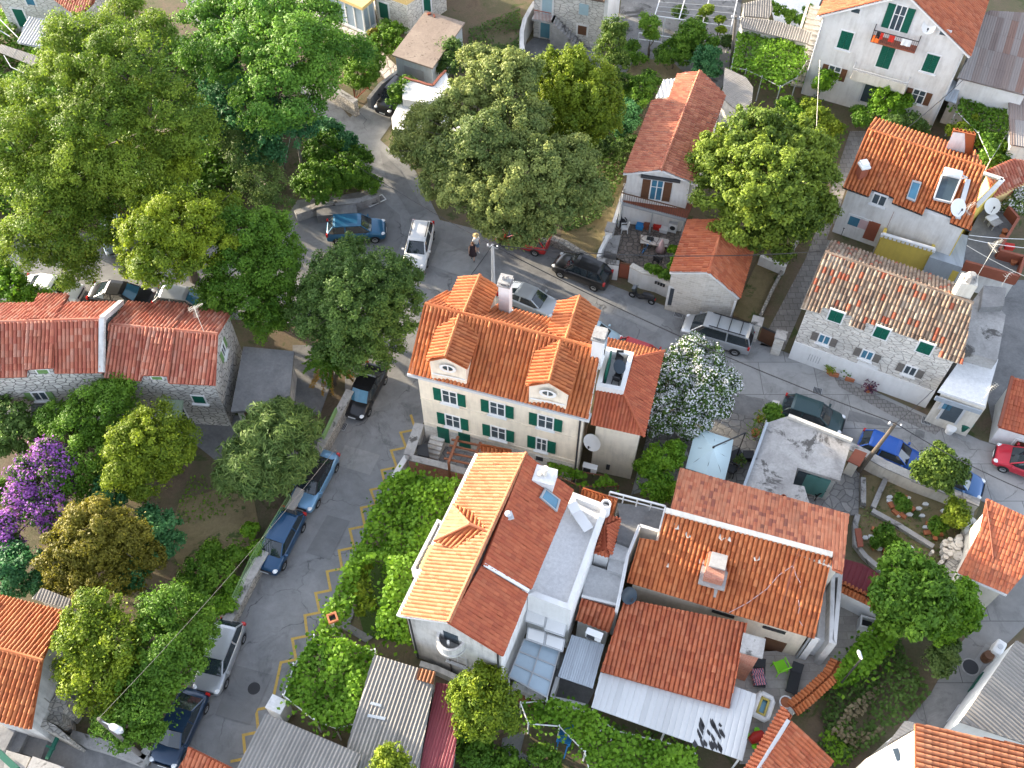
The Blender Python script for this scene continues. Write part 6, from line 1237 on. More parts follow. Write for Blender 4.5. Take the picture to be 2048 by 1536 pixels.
bush('low shrubs in front of the yellow villa bay window', [(780, 70, 1.2, 30), (760, 90, 1, 26), (800, 100, 1, 24)], 'mid')
bush('small golden shrub at the corner of the yellow villa bay', [(748, 70, 1.3, 14)], 'gold')
bush('dark conifer beside the brown slab roof', [(900, 100, 2.6, 28), (905, 130, 2, 30)], 'dark')
# the left gardens
tree('garden_tree', 'dark green leafy tree in front of the stone cottage windows', [(205, 815, 3.8, 60), (160, 850, 3.6, 52), (235, 790, 4, 45), (120, 840, 3, 42), (180, 910, 3, 55), (150, 960, 2.6, 50)], 'mid', base=(190, 880), clump=.45, per=110)
tree('garden_tree', 'yellow green leafy tree right of the dark one in the left garden', [(310, 850, 4, 52), (275, 885, 4.2, 60), (330, 900, 3.8, 52), (255, 930, 3.6, 55), (365, 880, 3.2, 40), (300, 960, 2.6, 50)], 'yellow', base=(300, 900), clump=.45, per=120)
tree('bougainvillea', 'big bougainvillea covered in violet flowers at the left edge', [(95, 905, 3.6, 34), (60, 940, 3.4, 36), (130, 930, 3.3, 30), (100, 960, 3.3, 36), (45, 985, 3, 34), (110, 1010, 2.8, 30), (75, 1025, 2.7, 30), (25, 1050, 2.4, 30), (150, 975, 2.5, 20), (100, 1050, 2.2, 24), (15, 1090, 2, 26)], 'dark', extra=('purple', .42, 1.0, .14), cat='shrub', clump=.4, per=120, leaf=.17)
tree('golden_tree', 'round golden brown tree with brushed texture in the lower left garden', [(190, 1070, 4, 72), (150, 1105, 3.6, 62), (245, 1085, 3.8, 62), (205, 1140, 3.1, 70), (275, 1125, 3, 48), (130, 1150, 2.6, 42)], 'gold', base=(205, 1110), clump=.4, per=150, leaf=.17)
bush('small teal shrub growing against the golden round tree', [(270, 1140, 3.2, 30), (245, 1120, 3.3, 24), (250, 1160, 2.9, 22), (290, 1125, 3, 20)], 'teal')
bush('teal green shrub between the golden tree and the dry lawn', [(320, 1060, 2.2, 40), (335, 1090, 1.8, 30), (300, 1040, 2.2, 28)], 'teal')
bush('grey green shrub above the golden round tree', [(225, 985, 2.4, 38), (200, 1000, 2.2, 25)], 'teal')
bush('dark bluish shrub under the left stone cottage', [(25, 830, 2.6, 45), (50, 870, 2.2, 45), (10, 880, 2.4, 40)], 'dark')
bush('dark green shrub below the violet bougainvillea', [(40, 1145, 2.2, 50), (20, 1110, 2.2, 30), (80, 1170, 1.8, 30)], 'teal')
tree('tamarisk', 'feathery olive green shrub tree beside the light blue car', [(540, 870, 3.4, 60), (490, 925, 3, 55), (580, 910, 3, 55), (520, 955, 2.6, 55), (600, 860, 3, 45), (465, 960, 2.2, 36), (560, 850, 3, 45)], 'olive', base=(545, 920), cat='shrub', clump=.5, per=150, leaf=.5, aspect=.16)
tree('garden_tree', 'sunlit yellow tree next to the orange bottom left roof', [(195, 1235, 5, 60), (170, 1285, 4.9, 58), (230, 1290, 4.9, 62), (200, 1350, 4.2, 65), (150, 1340, 3.8, 42), (230, 1400, 3.4, 50)], 'lemon', base=(215, 1350), clump=.45, per=130)
tree('garden_tree', 'dense green tree over the silver and dark cars at the bottom left', [(340, 1225, 4.6, 60), (380, 1265, 4.2, 52), (320, 1300, 4.4, 65), (355, 1330, 4, 50), (290, 1380, 3.8, 62), (250, 1440, 3.2, 55), (310, 1430, 3, 52), (400, 1220, 3.6, 36)], 'mid', base=(310, 1350), clump=.45, per=130)
bush('brown withering shrub between the yellow and green trees', [(270, 1330, 3.9, 28), (290, 1355, 3.8, 24)], 'olive')
bush('small shrubs at the foot of the dry lawn by the street wall', [(400, 1150, .9, 40), (440, 1160, .9, 32), (420, 1110, .6, 25), (470, 1110, .6, 20), (390, 1190, 1, 35)], 'mid', trunk=False)
bush('hedge clump on the street wall behind the dark blue car', [(500, 1060, .7, 16), (515, 1100, .8, 18), (470, 1180, .8, 22), (450, 1210, .9, 22)], 'vine', trunk=False)
# trees, right half
tree('grey_tree', 'great grey green evergreen tree with sunlit yellow tips over the street junction', [(955, 125, 8, 42), (1000, 165, 8.6, 66), (930, 205, 8, 55), (888, 240, 6.6, 45), (1045, 150, 8, 48), (870, 285, 5, 48), (960, 285, 8.6, 60), (905, 320, 6.6, 58), (1020, 255, 8, 60), (1065, 345, 7.4, 80), (1135, 325, 6.8, 62), (1160, 390, 5.8, 58), (1100, 415, 5.8, 66), (1005, 395, 6.4, 76), (930, 375, 6.2, 62), (880, 370, 5.4, 48), (1050, 460, 4.6, 50), (835, 300, 4.2, 42), (985, 440, 5, 46), (1060, 240, 7.6, 46), (845, 250, 4.4, 42), (815, 285, 3.6, 36), (865, 325, 4.2, 42)], 'grey', clump=.5, per=150, base=(1010, 400), leaf=.2)
tree('laurel_tree', 'upright sunlit laurel tree with pointed shoots right of the great grey green tree', [(1105, 145, 6.4, 36), (1150, 140, 6.6, 38), (1190, 170, 6, 36), (1215, 205, 5.4, 34), (1125, 200, 6, 42), (1170, 215, 5.8, 44), (1100, 245, 5, 40), (1150, 265, 4.6, 44), (1205, 250, 4.6, 38), (1085, 190, 5.4, 30)], 'yellow', clump=.42, per=130, base=(1150, 270), leaf=.2, tall=1.9, flat=1.15)
tree('cypress_bush', 'slender green conifer beside the old stone house stairs', [(1228, 60, 4.4, 26), (1222, 95, 3.8, 30), (1232, 130, 3.2, 28), (1235, 165, 2, 24)], 'pine', clump=.38, per=100, leaf=.18, flat=1.1)
tree('ash_tree', 'large yellow green tree standing between the orange gable house and the paved alley', [(1520, 285, 7.4, 80), (1460, 320, 7.2, 72), (1585, 305, 7.2, 72), (1612, 370, 6.2, 62), (1540, 370, 7.8, 88), (1445, 395, 5.8, 62), (1500, 445, 5.2, 66), (1580, 440, 5.2, 68), (1420, 350, 5.8, 42), (1540, 480, 4, 46), (1630, 420, 4.8, 42)], 'ash', clump=.55, per=150, base=(1540, 430), leaf=.25)
tree('oleander', 'white flowering oleander between the cream annex and the street', [(1390, 725, 3.3, 55), (1345, 765, 3.2, 52), (1425, 765, 3.1, 50), (1395, 790, 3.2, 58), (1345, 820, 2.6, 50), (1420, 810, 2.5, 42), (1320, 845, 2, 32), (1380, 845, 2.2, 40)], 'dark', extra=('white', .33, .75, .12), cat='shrub', clump=.36, per=130, leaf=.19, base=(1380, 860))
bush('bright green citrus bush beside the pale parasol', [(1325, 920, 2.6, 34), (1305, 965, 2.5, 36), (1345, 905, 2.2, 22), (1300, 935, 2.4, 26), (1330, 985, 2.2, 28)], 'vine')
tree('small_tree', 'round green tree standing at the street wall of the allotment', [(1880, 925, 2.8, 36), (1850, 945, 2.4, 28), (1908, 945, 2.4, 28), (1880, 955, 2.4, 34), (1880, 905, 3, 18)], 'pine', clump=.34, per=90, leaf=.2, base=(1874, 985))
tree('fig_tree', 'light green broadleaf tree over the corner of the lower allotment', [(1815, 1145, 4.4, 52), (1790, 1190, 4.2, 52), (1850, 1180, 4.3, 50), (1825, 1225, 3.8, 55), (1875, 1215, 3.4, 42), (1790, 1240, 3, 38)], 'mid', clump=.42, per=110, leaf=.28, base=(1850, 1235))
tree('fig_tree', 'darker olive tree right of the light broadleaf tree by the lane', [(1915, 1190, 3, 40), (1930, 1220, 2.8, 34), (1900, 1240, 2.4, 36), (1880, 1265, 1.8, 28)], 'vine', clump=.36, per=90, leaf=.22)
bush('low olive bush at the lane wall end', [(1890, 1310, 1.1, 28), (1870, 1330, 1.1, 26), (1900, 1290, 1, 20)], 'olive')
bush('yellow green round bush in the upper right corner of the allotment', [(1912, 1015, 1.5, 22), (1920, 1040, 1.3, 20), (1900, 1035, 1.2, 16)], 'yellow')
for l, b in (('small green shrub ringed with bricks in the upper allotment', [(1804, 1008, .7, 16)]), ('small green shrub with bricks in the middle of the allotment', [(1875, 1052, .7, 18), (1890, 1045, .6, 12)]), ('wide green shrub ringed with bricks in the lower allotment', [(1770, 1070, .8, 20), (1785, 1085, .6, 14), (1755, 1080, .6, 14)])): bush(l, b, 'mid', trunk=False)
tree('garden_tree', 'bright yellow green round tree right of the maroon sheet roof', [(965, 1375, 3.6, 42), (930, 1400, 3.3, 40), (1000, 1400, 3.3, 40), (970, 1425, 3.4, 44), (940, 1445, 2.7, 36), (1005, 1440, 2.6, 34), (975, 1350, 3.2, 28)], 'lemon', clump=.4, per=130, base=(970, 1425))
tree('small_tree', 'small pale yellow tree top at the bottom edge over the grey shed', [(785, 1520, 3.6, 34), (765, 1535, 3.4, 28), (805, 1540, 3.4, 28)], 'yellow', clump=.32, per=90)
for l, b in (('young tree with thin trunk in the concrete yard at the top', [(1300, 50, 3.4, 22), (1305, 70, 2.6, 16)]), ('pale yellow sapling between the white bars of the top yard', [(1440, 40, 3.2, 10), (1442, 60, 2.8, 9)]), ('young green tree under the white pergola bars', [(1385, 65, 2.6, 28), (1365, 85, 2, 24), (1410, 90, 2, 26)]), ('yellow tipped sapling at the top of the white pergola bars', [(1418, 20, 3.4, 12), (1405, 25, 3.2, 9)])): tree('young_tree', l, b, 'mid' if 'green' in l or 'thin' in l else 'lemon', clump=.34, per=80, leaf=.2)
bush('blue green shrub behind the orange gable house', [(1415, 115, 2.2, 26), (1400, 130, 1.8, 22), (1425, 140, 1.6, 22)], 'teal')
bush('mid green shrub row below the young trees of the top yard', [(1345, 100, 1.6, 24), (1370, 115, 1.4, 24), (1330, 115, 1.2, 18)], 'mid')
bush('round clipped bush on the dry garden path', [(1250, 165, 1.2, 20), (1255, 180, 1, 17)], 'mid')
bush('loose green bush left of the orange gable roof', [(1285, 175, 1.8, 28), (1275, 200, 1.6, 26), (1300, 160, 1.4, 20)], 'mid')
bush('teal green bush at the foot of the laurel tree', [(1250, 230, 1.6, 30), (1240, 255, 1.4, 28), (1262, 215, 1.4, 22)], 'teal')
bush('leafy bush overhanging the black car behind the iron gate', [(800, 185, 2.2, 22), (815, 170, 2.2, 20), (790, 205, 1.9, 14)], 'mid')
bush('dark shrubs along the left wall of the orange gable house', [(1260, 290, 1, 25), (1225, 300, 1.2, 28), (1180, 300, 1.4, 30)], 'dark')
bush('yellow green shrub pair above the paved alley', [(1635, 240, 2.2, 28), (1660, 255, 2, 24), (1620, 215, 1.8, 20)], 'yellow')
bush('dark shrub beside the foot of the stone steps', [(1590, 235, 1.6, 26), (1600, 260, 1.4, 24), (1570, 215, 1.6, 22)], 'mid')
bush('front garden bush below the lower balcony of the large white house', [(1770, 195, 2.4, 30), (1795, 205, 2.2, 26), (1785, 220, 1.8, 26), (1755, 215, 1.6, 20)], 'vine')
bush('low green shrub by the left corner of the yellow house roof', [(1725, 240, 1.4, 20), (1715, 225, 1, 16)], 'mid')
bush('dark green bush behind the yellow house ridge', [(1820, 245, 1.6, 24), (1790, 250, 1.4, 24), (1845, 258, 1, 16)], 'dark')
bush('yellow tipped bush beside the raised tile dormer', [(1930, 265, 2, 20), (1945, 250, 2, 20), (1960, 280, 1.8, 18), (1905, 262, 1.6, 14)], 'yellow')
bush('flowering cream bush beside the brown terrace', [(2035, 415, 2.6, 24), (2045, 395, 2.8, 20)], 'olive', extra=('white', .25, .9, .06))
bush('thin green shrub between the yellow house and the grey sheet roof', [(1990, 290, 1.8, 24), (2000, 315, 1.6, 24), (1975, 320, 1.4, 20)], 'mid')
bush('left side bush under the climbing vine at the white house steps', [(1655, 150, 2.4, 18), (1640, 170, 2, 18), (1645, 130, 2.6, 14)], 'vine')
vine('vine_pergola', 'lush light green vine canopy left of the stone steps', kc(1130, 270, 1300, 250, 1450, 310, 1660, 360, 1700, 480, 1620, 620, 1480, 700, 1330, 620, 1200, 560, 1080, 540), 2.5, 'vine', th=.7, dens=120, holes=.08, seed=4)
bush('dark shrubs along the foot of the old staircase house', [(1245, 110, 1.2, 18), (1262, 95, 1, 16), (1275, 120, .9, 16)], 'mid')
bush('weedy bushes between the pergola posts of the top yard', [(1400, 45, 1.4, 16), (1450, 85, 1.4, 16), (1360, 30, 1.3, 16), (1325, 105, 1.2, 16)], 'dark')
vine('vine_canopy', 'dark green vine canopy right of the large white house', kd(1560, 740, 1700, 720, 1990, 760, 2010, 900, 1930, 1060, 1780, 1300, 1680, 1080, 1500, 900), 2.6, 'mid', th=.7, dens=120, holes=.05, seed=9)
vine('street_vine', 'thick leafy vine along the zigzag street edge beside the ridge house', kn(650, 260, 770, 250, 800, 330, 700, 480, 620, 760, 480, 800, 440, 1000, 330, 1180, 200, 1190, 300, 1000, 390, 810, 480, 600, 560, 400), 2.0, 'vine', th=1.9, dens=170, holes=.0, frame=False, seed=2)
vine('street_vine', 'broad leafy hedge vine between the ridge house and its lawn', kn(770, 250, 880, 265, 1045, 300, 1000, 420, 900, 560, 780, 800, 770, 950, 720, 1080, 770, 1240, 620, 1200, 560, 1140, 600, 980, 640, 860, 600, 740, 700, 480), 2.2, 'vine', th=2.0, dens=170, holes=.0, frame=False, seed=3)
bush('pale yellow bush on the little lawn beside the street vine', [(722, 1175, 1.5, 24), (735, 1210, 1.4, 22), (712, 1150, 1.3, 20), (725, 1135, 1.2, 18)], 'lemon')
vine('vine_pergola', 'vine covered white pergola over the yard between street and long grey shed', kp(880, 500, 1210, 580, 1350, 610, 1290, 860, 1230, 1020, 1190, 1180, 1040, 1210, 880, 1150, 640, 960, 720, 720), 2.4, 'vine', th=1.3, dens=180, holes=.06, framemat='whitep', seed=5)
vine('vine_pergola', 'vine covered pergola in the bottom middle garden below the white sheet canopy', kq(700, 1020, 960, 1000, 1260, 1080, 1340, 1160, 1420, 1230, 1700, 1300, 2048, 1380, 2080, 1620, 1250, 1620, 1200, 1400, 1000, 1200, 760, 1180), 2.0, 'vine', th=.8, dens=140, holes=.12, framemat='whitep', seed=6)
bush('green shrubs under the bright yellow round tree', [(940, 1490, 1.2, 40), (960, 1520, 1.2, 40), (1010, 1535, 1, 40), (1090, 1520, 1, 34)], 'mid', trunk=False)
vine('ground_vine', 'green trailing climber along the garden below the cream house wall', kj(1080, 1380, 1250, 1430, 1480, 1470, 1560, 1540, 1300, 1540, 1100, 1450), 1.7, 'vine', th=.5, dens=140, holes=.25, framemat='redwood', seed=7)
vine('wall_creeper', 'dense trailing creeper hanging over the garden wall beyond the sun deck', kr(1830, 300, 1930, 340, 1900, 560, 1780, 720, 1650, 830, 1470, 900, 1420, 830, 1500, 680, 1620, 520), 1.5, 'vine', th=.9, dens=160, holes=.0, frame=False, seed=8)
def cover_leaves(name, label, pts, mat, n=70, z0=.03, z1=.5, holes=.3, leaf=.22, seed=1, freq=.8):
 poly = px(pts, .1); xs = [p.x for p in poly]; ys = [p.y for p in poly]; p, nr, ti = leaf_bed(poly, int(n * (max(xs) - min(xs)) * (max(ys) - min(ys))), z0, z1, .6, freq, holes, seed)
 o = leaf_mesh(name, p, nr, np.full(len(p), leaf), ti, L[mat], None, .7); return meta(o, label, None, None, 'stuff')
cover_leaves('undergrowth', 'dark green overgrowth of the wild garden at the lower right', kt(0, 1000, 300, 700, 480, 560, 880, 300, 950, 500, 1180, 860, 980, 1080, 760, 1250, 450, 1480, 300, 1480, 0, 1150), 'dark', 90, .03, .7, .25, seed=12)
cover_leaves('dry_brush', 'pale dry brush in the wild garden at the lower right', kt(420, 1000, 800, 720, 900, 900, 850, 1100, 500, 1380, 250, 1250), 'dry', 70, .1, .8, .45, leaf=.26, seed=13)
cover_leaves('undergrowth', 'green weeds along the lower edge of the wild garden', kt(150, 1250, 400, 1150, 500, 1400, 420, 1536, 300, 1536), 'vine', 80, .05, .7, .4, seed=14)
cover_leaves('weeds', 'low weeds scattered over the left garden soil', [(380, 950), (520, 960), (510, 1080), (470, 1200), (380, 1200), (330, 1080)], 'mid', 30, .02, .15, .6, leaf=.16, seed=15)
cover_leaves('undergrowth', 'green undergrowth below the huge trees at the top left', [(-260, 60), (300, 60), (420, 120), (560, 280), (480, 400), (300, 440), (-260, 440)], 'mid', 70, .03, 3.0, .1, leaf=.34, seed=21)  # extra height and spread past the left edge added to block low sun beneath crowns
cover_leaves('weeds', 'weeds in the yard under the great trees at the top left', [(200, 300), (560, 250), (720, 300), (730, 380), (580, 400), (280, 460)], 'dark', 40, .03, .5, .5, seed=16)
cover_leaves('weeds', 'rough grass in the gardens at the top middle', [(940, 60), (1040, 20), (1060, 200), (1240, 180), (1300, 260), (1200, 440), (1130, 470), (1050, 330), (930, 130)], 'dark', 90, .02, .5, .3, leaf=.2, seed=17)
cover_leaves('weeds', 'shrubby undergrowth between alley tree and white house', [(1560, 220), (1640, 190), (1700, 250), (1650, 380), (1560, 480), (1500, 520), (1500, 300)], 'mid', 60, .03, .6, .4, seed=18)
cover_leaves('weeds', 'thin weeds on the allotment soil', ks(700, 60, 900, 60, 1650, 260, 1500, 640, 1300, 880, 900, 860, 640, 620), 'olive', 30, .05, .18, .62, leaf=.14, seed=19)
cover_leaves('weeds', 'garden weeds of the bottom middle garden', kq(220, 1300, 700, 1000, 1000, 1050, 2048, 1330, 2048, 1600, 200, 1600), 'dark', 40, .02, .3, .5, seed=20)
def palm(name, label, x, y, z, n=30, l=1.5):
 c = P(x, y, z); t = thing(name, label, 'palm', (c.x, c.y, 0)); mb = MB(); mb.tube([(c.x, c.y, 0), (c.x + .05, c.y, z * .5), c], [.2, .17, .15], 8); mb.build('trunk', M['bark'], t)
 for part, mt, lo, hi, k in (('fronds', 'mid', .15, 1.1, n), ('dry_fronds', 'orange', -.75, .0, n // 2)):
  pos, nr, ti = [], [], []
  for i in range(k):
   a = random.uniform(0, 2 * PI); e = random.uniform(lo, hi); d = Vector((math.cos(a) * math.cos(e), math.sin(a) * math.cos(e), math.sin(e))); s = Vector((-math.sin(a), math.cos(a), 0))
   for j in range(26):
    u = j / 25; p = c + d * l * u - Vector((0, 0, .55 * l * u * u))
    for sg in (-1, 1): pos.append(p + s * sg * .16 * math.sin(PI * min(1, u + .12))); q = (Vector((0, 0, 1)) + s * sg * .5 + Vector((random.gauss(0, .15), random.gauss(0, .15), 0))).normalized(); nr.append(q); ti.append(random.random())
  leaf_mesh(part, np.array(pos), np.array(nr), np.full(len(pos), .3), np.array(ti), L[mt], t, .3)
 return t
palm('palm', 'fan of palm fronds with dry orange skirt between garage block and round dark tree', 655, 722, 2.6, 46, 1.7)
palm('palm', 'small palm at the left edge beside the violet bougainvillea', 5, 985, 2.2, 26, 1.2)
# creeper up the wooden pole stays
def pot_plant(name, label, x, y, z, mat, r=.16, h=.5, kind='spiky', pot='terracotta', group='potted plants'):
 c = P(x, y, z); t = thing(name, label, 'potted plant', c, group); mb = MB(); mb.lathe(c, [(r * .7, 0), (r, .3), (r * 1.1, .3), (r * 1.1, .36), (r * .9, .36)], 12); mb.build('pot', M[pot], t)
 n = 90; d = sph(n); d[:, 2] = np.abs(d[:, 2]) + .15; pos = np.array(c) + np.array([0, 0, .36]) + d * h * RNG.random((n, 1)) ** .5; nr = RNG.normal(size=(n, 3)) * .5 + np.array([0, 0, .8]); nr /= np.linalg.norm(nr, axis=1)[:, None]
 leaf_mesh('foliage', pos, nr, np.full(n, .3 if kind == 'spiky' else .2), RNG.random(n), L[mat], t, .2 if kind == 'spiky' else .6); return t
pot_plant('potted_plant', 'spiky yucca in a terracotta pot against the old stone house', *kg(420, 945), .05, 'yellow', .2, .45); pot_plant('potted_plant', 'leafy plant in a terracotta pot at the dark doorway', *kg(545, 960), .05, 'mid', .22, .55, 'leaf')
pot_plant('potted_plant', 'purple leaved plant in a terracotta pot right of the white door', *kg(720, 1085), .05, 'plum', .2, .65, 'leaf')
for l, x, y in (('empty terracotta trough beside the yucca', *kg(458, 965)), ('empty terracotta trough under the dark doorway', *kg(578, 1002))):
 c = P(x, y, .05); mb = MB(); mb.prism([c + Vector(v) for v in ((-.3, -.02, 0), (.25, -.18, 0), (.3, 0, 0), (-.25, .16, 0))], .05, .32); meta(mb.build('plant_trough', M['terracotta']), l, 'trough')
pot_plant('potted_plant', 'spiky plant in a tall pot at the edge of the dark ramp', *kk_(975, 790), .3, 'yellow', .2, .5); pot_plant('potted_plant', 'big spiky green plant in a pot beside the flat roof wall', *kk_(940, 900), .2, 'mid', .26, .8)
bush('rounded green shrub on the wall corner at the top of the ramp', [(1545, 825, 2.2, 18), (1552, 838, 2.2, 16), (1548, 848, 2.0, 14)], 'mid', trunk=False)
pot_plant('potted_plant', 'low bushy plant on the courtyard paving by the parasol', *kk_(805, 1140), .06, 'olive', .2, .45, 'leaf')
for i, (x, y) in enumerate((kx(575, 755), kx(552, 808), kx(657, 1030))): c = P(x, y, 2.22); mb = MB(); mb.lathe(c, [(.16, 0), (.2, .3), (.23, .3), (.2, .34), (.02, .3)], 12); meta(mb.build('flower_pot', M['terracotta']), 'terracotta pot on the brown terrace, ' + ('upper of the two by the right kerb', 'lower of the two by the right kerb', 'single one at the lower right kerb')[i], 'pot', 'pots on the brown terrace')
cover_leaves('weeds', 'scrub in the gardens beyond the bottom edge of the photo', [(560, 1560), (2300, 1560), (2300, 1850), (420, 1850)], 'mid', 40, .02, .6, .3, leaf=.26, seed=22)
# cars
def car(label, front, rear, col, kind='hatch', metal=0, z=.02, roofcol=None, bars=False, L_=None, glass='carglass', width=None):
 """built along +x, then set on the two photo points under the bumpers"""
 A, B = P(*front, .35), P(*rear, .35); d = A - B; Ln = L_ or d.length; c = (A + B) / 2; rz = math.atan2(d.y, d.x)
 cp = carpaint('paint_' + label.split()[0] + '_' + str(random.randrange(10000)), col, metal)
 name = {'van': 'parked_van'}.get(kind, 'parked_car'); t = thing(name, label, 'van' if kind == 'van' else 'car', (c.x, c.y, z), 'parked cars', rz)
 W = width or (1.72 if kind != 'van' else 1.8); k = Ln
 # side profile: fraction along (front 0 -> rear 1), deck height; greenhouse base/roof stations
 deck = dict(hatch=[(0, .52), (.03, .68), (.12, .80), (.28, .92), (.5, .93), (.8, .95), (.93, .97), (.985, .9), (1, .6)], sedan=[(0, .52), (.03, .66), (.12, .80), (.27, .90), (.5, .92), (.74, .95), (.9, .95), (.985, .88), (1, .6)],
    van=[(0, .55), (.02, .75), (.08, .92), (.2, 1.06), (.5, 1.08), (.8, 1.1), (.95, 1.1), (.99, 1.05), (1, .6)], beetle=[(0, .45), (.03, .62), (.12, .82), (.25, .92), (.5, .93), (.75, .92), (.9, .84), (.98, .66), (1, .5)], suv=[(0, .6), (.03, .8), (.12, .95), (.27, 1.03), (.5, 1.05), (.8, 1.08), (.94, 1.08), (.985, 1.0), (1, .65)])[kind]
 gh = dict(hatch=(.24, .40, .86, .975, 1.43), sedan=(.25, .40, .70, .86, 1.38), van=(.15, .29, .93, .985, 1.82), beetle=(.24, .40, .64, .90, 1.45), suv=(.25, .39, .86, .97, 1.65))[kind]
 st = [d_[0] for d_ in deck]; vs = []; m = 0; prof = []
 for f, h in deck:
  e = min(f, 1 - f); w = W / 2 * (.80 + .20 * min(1, (e / .12)) ** .6); x = k * (.5 - f)
  pr = [(0, .22), (w * .9, .22), (w * .99, .34), (w, .55 if h > .6 else .4), (w * .99, h * .82), (w * .93, h * .955), (w * .78, h + .01), (w * .4, h + .035), (0, h + .045)]
  ring = [(x, y, z_) for y, z_ in pr] + [(x, -y, z_) for y, z_ in pr[-2:0:-1]]; m = len(ring); vs += ring
 fs = [[i * m + j, i * m + (j + 1) % m, (i + 1) * m + (j + 1) % m, (i + 1) * m + j] for i in range(len(st) - 1) for j in range(m)] + [list(range(m))[::-1], list(range((len(st) - 1) * m, len(st) * m))]
 b = MB(); b.add(vs, fs); body = b.build('body', cp, t, smooth=True, world=False); sub = body.modifiers.new('subsurf', 'SUBSURF'); sub.levels = sub.render_levels = 2
 hd = lambda f: np.interp(f, [q[0] for q in deck], [q[1] for q in deck])
 f0, f1, f2, f3, H = gh; wb, wt = W / 2 * .90, W / 2 * .70
 X = lambda f: k * (.5 - f); base = [(f0, wb * .86, hd(f0) + .02), ((f0 + f1) / 2, wb, hd((f0 + f1) / 2) + .0), (f2, wb, hd(f2) + .0), (f3, wb * .86, hd(f3) - .02)]
 top = [(f1, wt * .92, H - .05), (f1 + .06, wt, H), (f2 - .04, wt, H + .0), (f2 if kind != 'beetle' else f2 + .04, wt * .93, H - .07)]
 g = MB(); vs = []
 for s in (1, -1): vs += [(X(f), s * w, h) for f, w, h in base] + [(X(f), s * w, h) for f, w, h in top]
 g.add(vs, [[0, 1, 5, 4], [1, 2, 6, 5], [2, 3, 7, 6], [8, 12, 13, 9], [9, 13, 14, 10], [10, 14, 15, 11]]); g.build('side_windows', M['carglass'], t, world=False)
 g = MB(); g.add([(X(f0 - .005), wb * .86, base[0][2]), (X(f0 - .02), 0, base[0][2] + .01), (X(f0 - .005), -wb * .86, base[0][2]), (X(f1), -wt * .92, top[0][2]), (X(f1 - .01), 0, top[0][2] + .02), (X(f1), wt * .92, top[0][2])], [[0, 1, 4, 5], [1, 2, 3, 4]]); g.build('windscreen', M[glass], t, world=False)
 g = MB(); f7 = top[3][0]; g.add([(X(f3), wb * .86, base[3][2]), (X(f3 + .006), 0, base[3][2]), (X(f3), -wb * .86, base[3][2]), (X(f7), -wt * .93, top[3][2]), (X(f7), 0, top[3][2] + .02), (X(f7), wt * .93, top[3][2])], [[1, 0, 5, 4], [2, 1, 4, 3]]); g.build('rear_window', M['carglass'], t, world=False)
 r = MB(); ys = (1, .55, 0, -.55, -1); ro = [(f, w, h) for f, w, h in top]; v2 = [(X(f), w * y * 1.02, h + .03 * (1 - y * y) + .012) for f, w, h in ro for y in ys]; r.add(v2, [[i * 5 + j, (i + 1) * 5 + j, (i + 1) * 5 + j + 1, i * 5 + j + 1] for i in range(3) for j in range(4)])
 for s in (1, -1):
  for p, q in ((base[0], top[0]), (base[3], top[3])): r.bar((X(p[0]), s * p[1], p[2]), (X(q[0]), s * q[1] * 1.0, q[2]), .07, .06)
  fm = (f1 + f2) / 2 + .04; r.bar((X(fm), s * wb * 1.0, hd(fm)), (X(fm - .01), s * wt * 1.0, H), .09, .03); r.bar((X(f1), s * wt * .97, H - .03), (X(f2), s * wt * .99, H - .02), .07, .06)
 r.build('roof', roofcol or cp, t, world=False, smooth=False)
 if bars:
  for s in (1, -1): rb = MB(); rb.bar((X(f1 + .08), s * wt * .9, H + .1), (X(f2 - .05), s * wt * .9, H + .1), .05); rb.build('roof_rail', M['lgrey'] if bars == 1 else M['black'], t, world=False)
  if bars == 3:
   for q in (.3, .55, .8): rb = MB(); rb.bar((X(f1 + (f2 - f1) * q), -wt * .95, H + .1), (X(f1 + (f2 - f1) * q), wt * .95, H + .1), .05); rb.build('roof_bar', M['black'], t, world=False)
 R_ = .31 if kind not in ('suv', 'van') else .34
 for fx in (.19, .81):
  for s in (1, -1):
   wh = thing('wheel', None, None, (X(fx), s * (W / 2 - .09), R_)); wh.parent = t; mb = MB(); n = 20
   def ringx(mb, rs, y): return [(rs * math.cos(2 * PI * j / n), y, rs * math.sin(2 * PI * j / n)) for j in range(n)]
   pr = [(R_ * .62, -.10), (R_ * .95, -.10), (R_, -.06), (R_, .06), (R_ * .95, .10), (R_ * .62, .10)]; v = [p for rr_, y in pr for p in ringx(mb, rr_, y)]; mb.add(v, [[i * n + j, i * n + (j + 1) % n, (i + 1) * n + (j + 1) % n, (i + 1) * n + j] for i in range(5) for j in range(n)]); mb.build('tyre', M['tyre'], wh, world=False)
   mb = MB(); o = s * .105; v = ringx(mb, R_ * .64, o * .8) + ringx(mb, R_ * .5, o * .95) + ringx(mb, R_ * .16, o * .7) + ringx(mb, R_ * .02, o); mb.add(v, [[i * n + j, i * n + (j + 1) % n, (i + 1) * n + (j + 1) % n, (i + 1) * n + j] for i in range(3) for j in range(n)]); mb.build('rim', M['rim'], wh, world=False)
   ar = MB(); ar.add([(X(fx) + (R_ + .055) * math.cos(a), s * (W / 2 + .004), R_ + (R_ + .055) * math.sin(a)) for a in [PI * j / 12 for j in range(13)]], [list(range(13))]); ar.build('wheel_arch', M['black'], t, world=False)
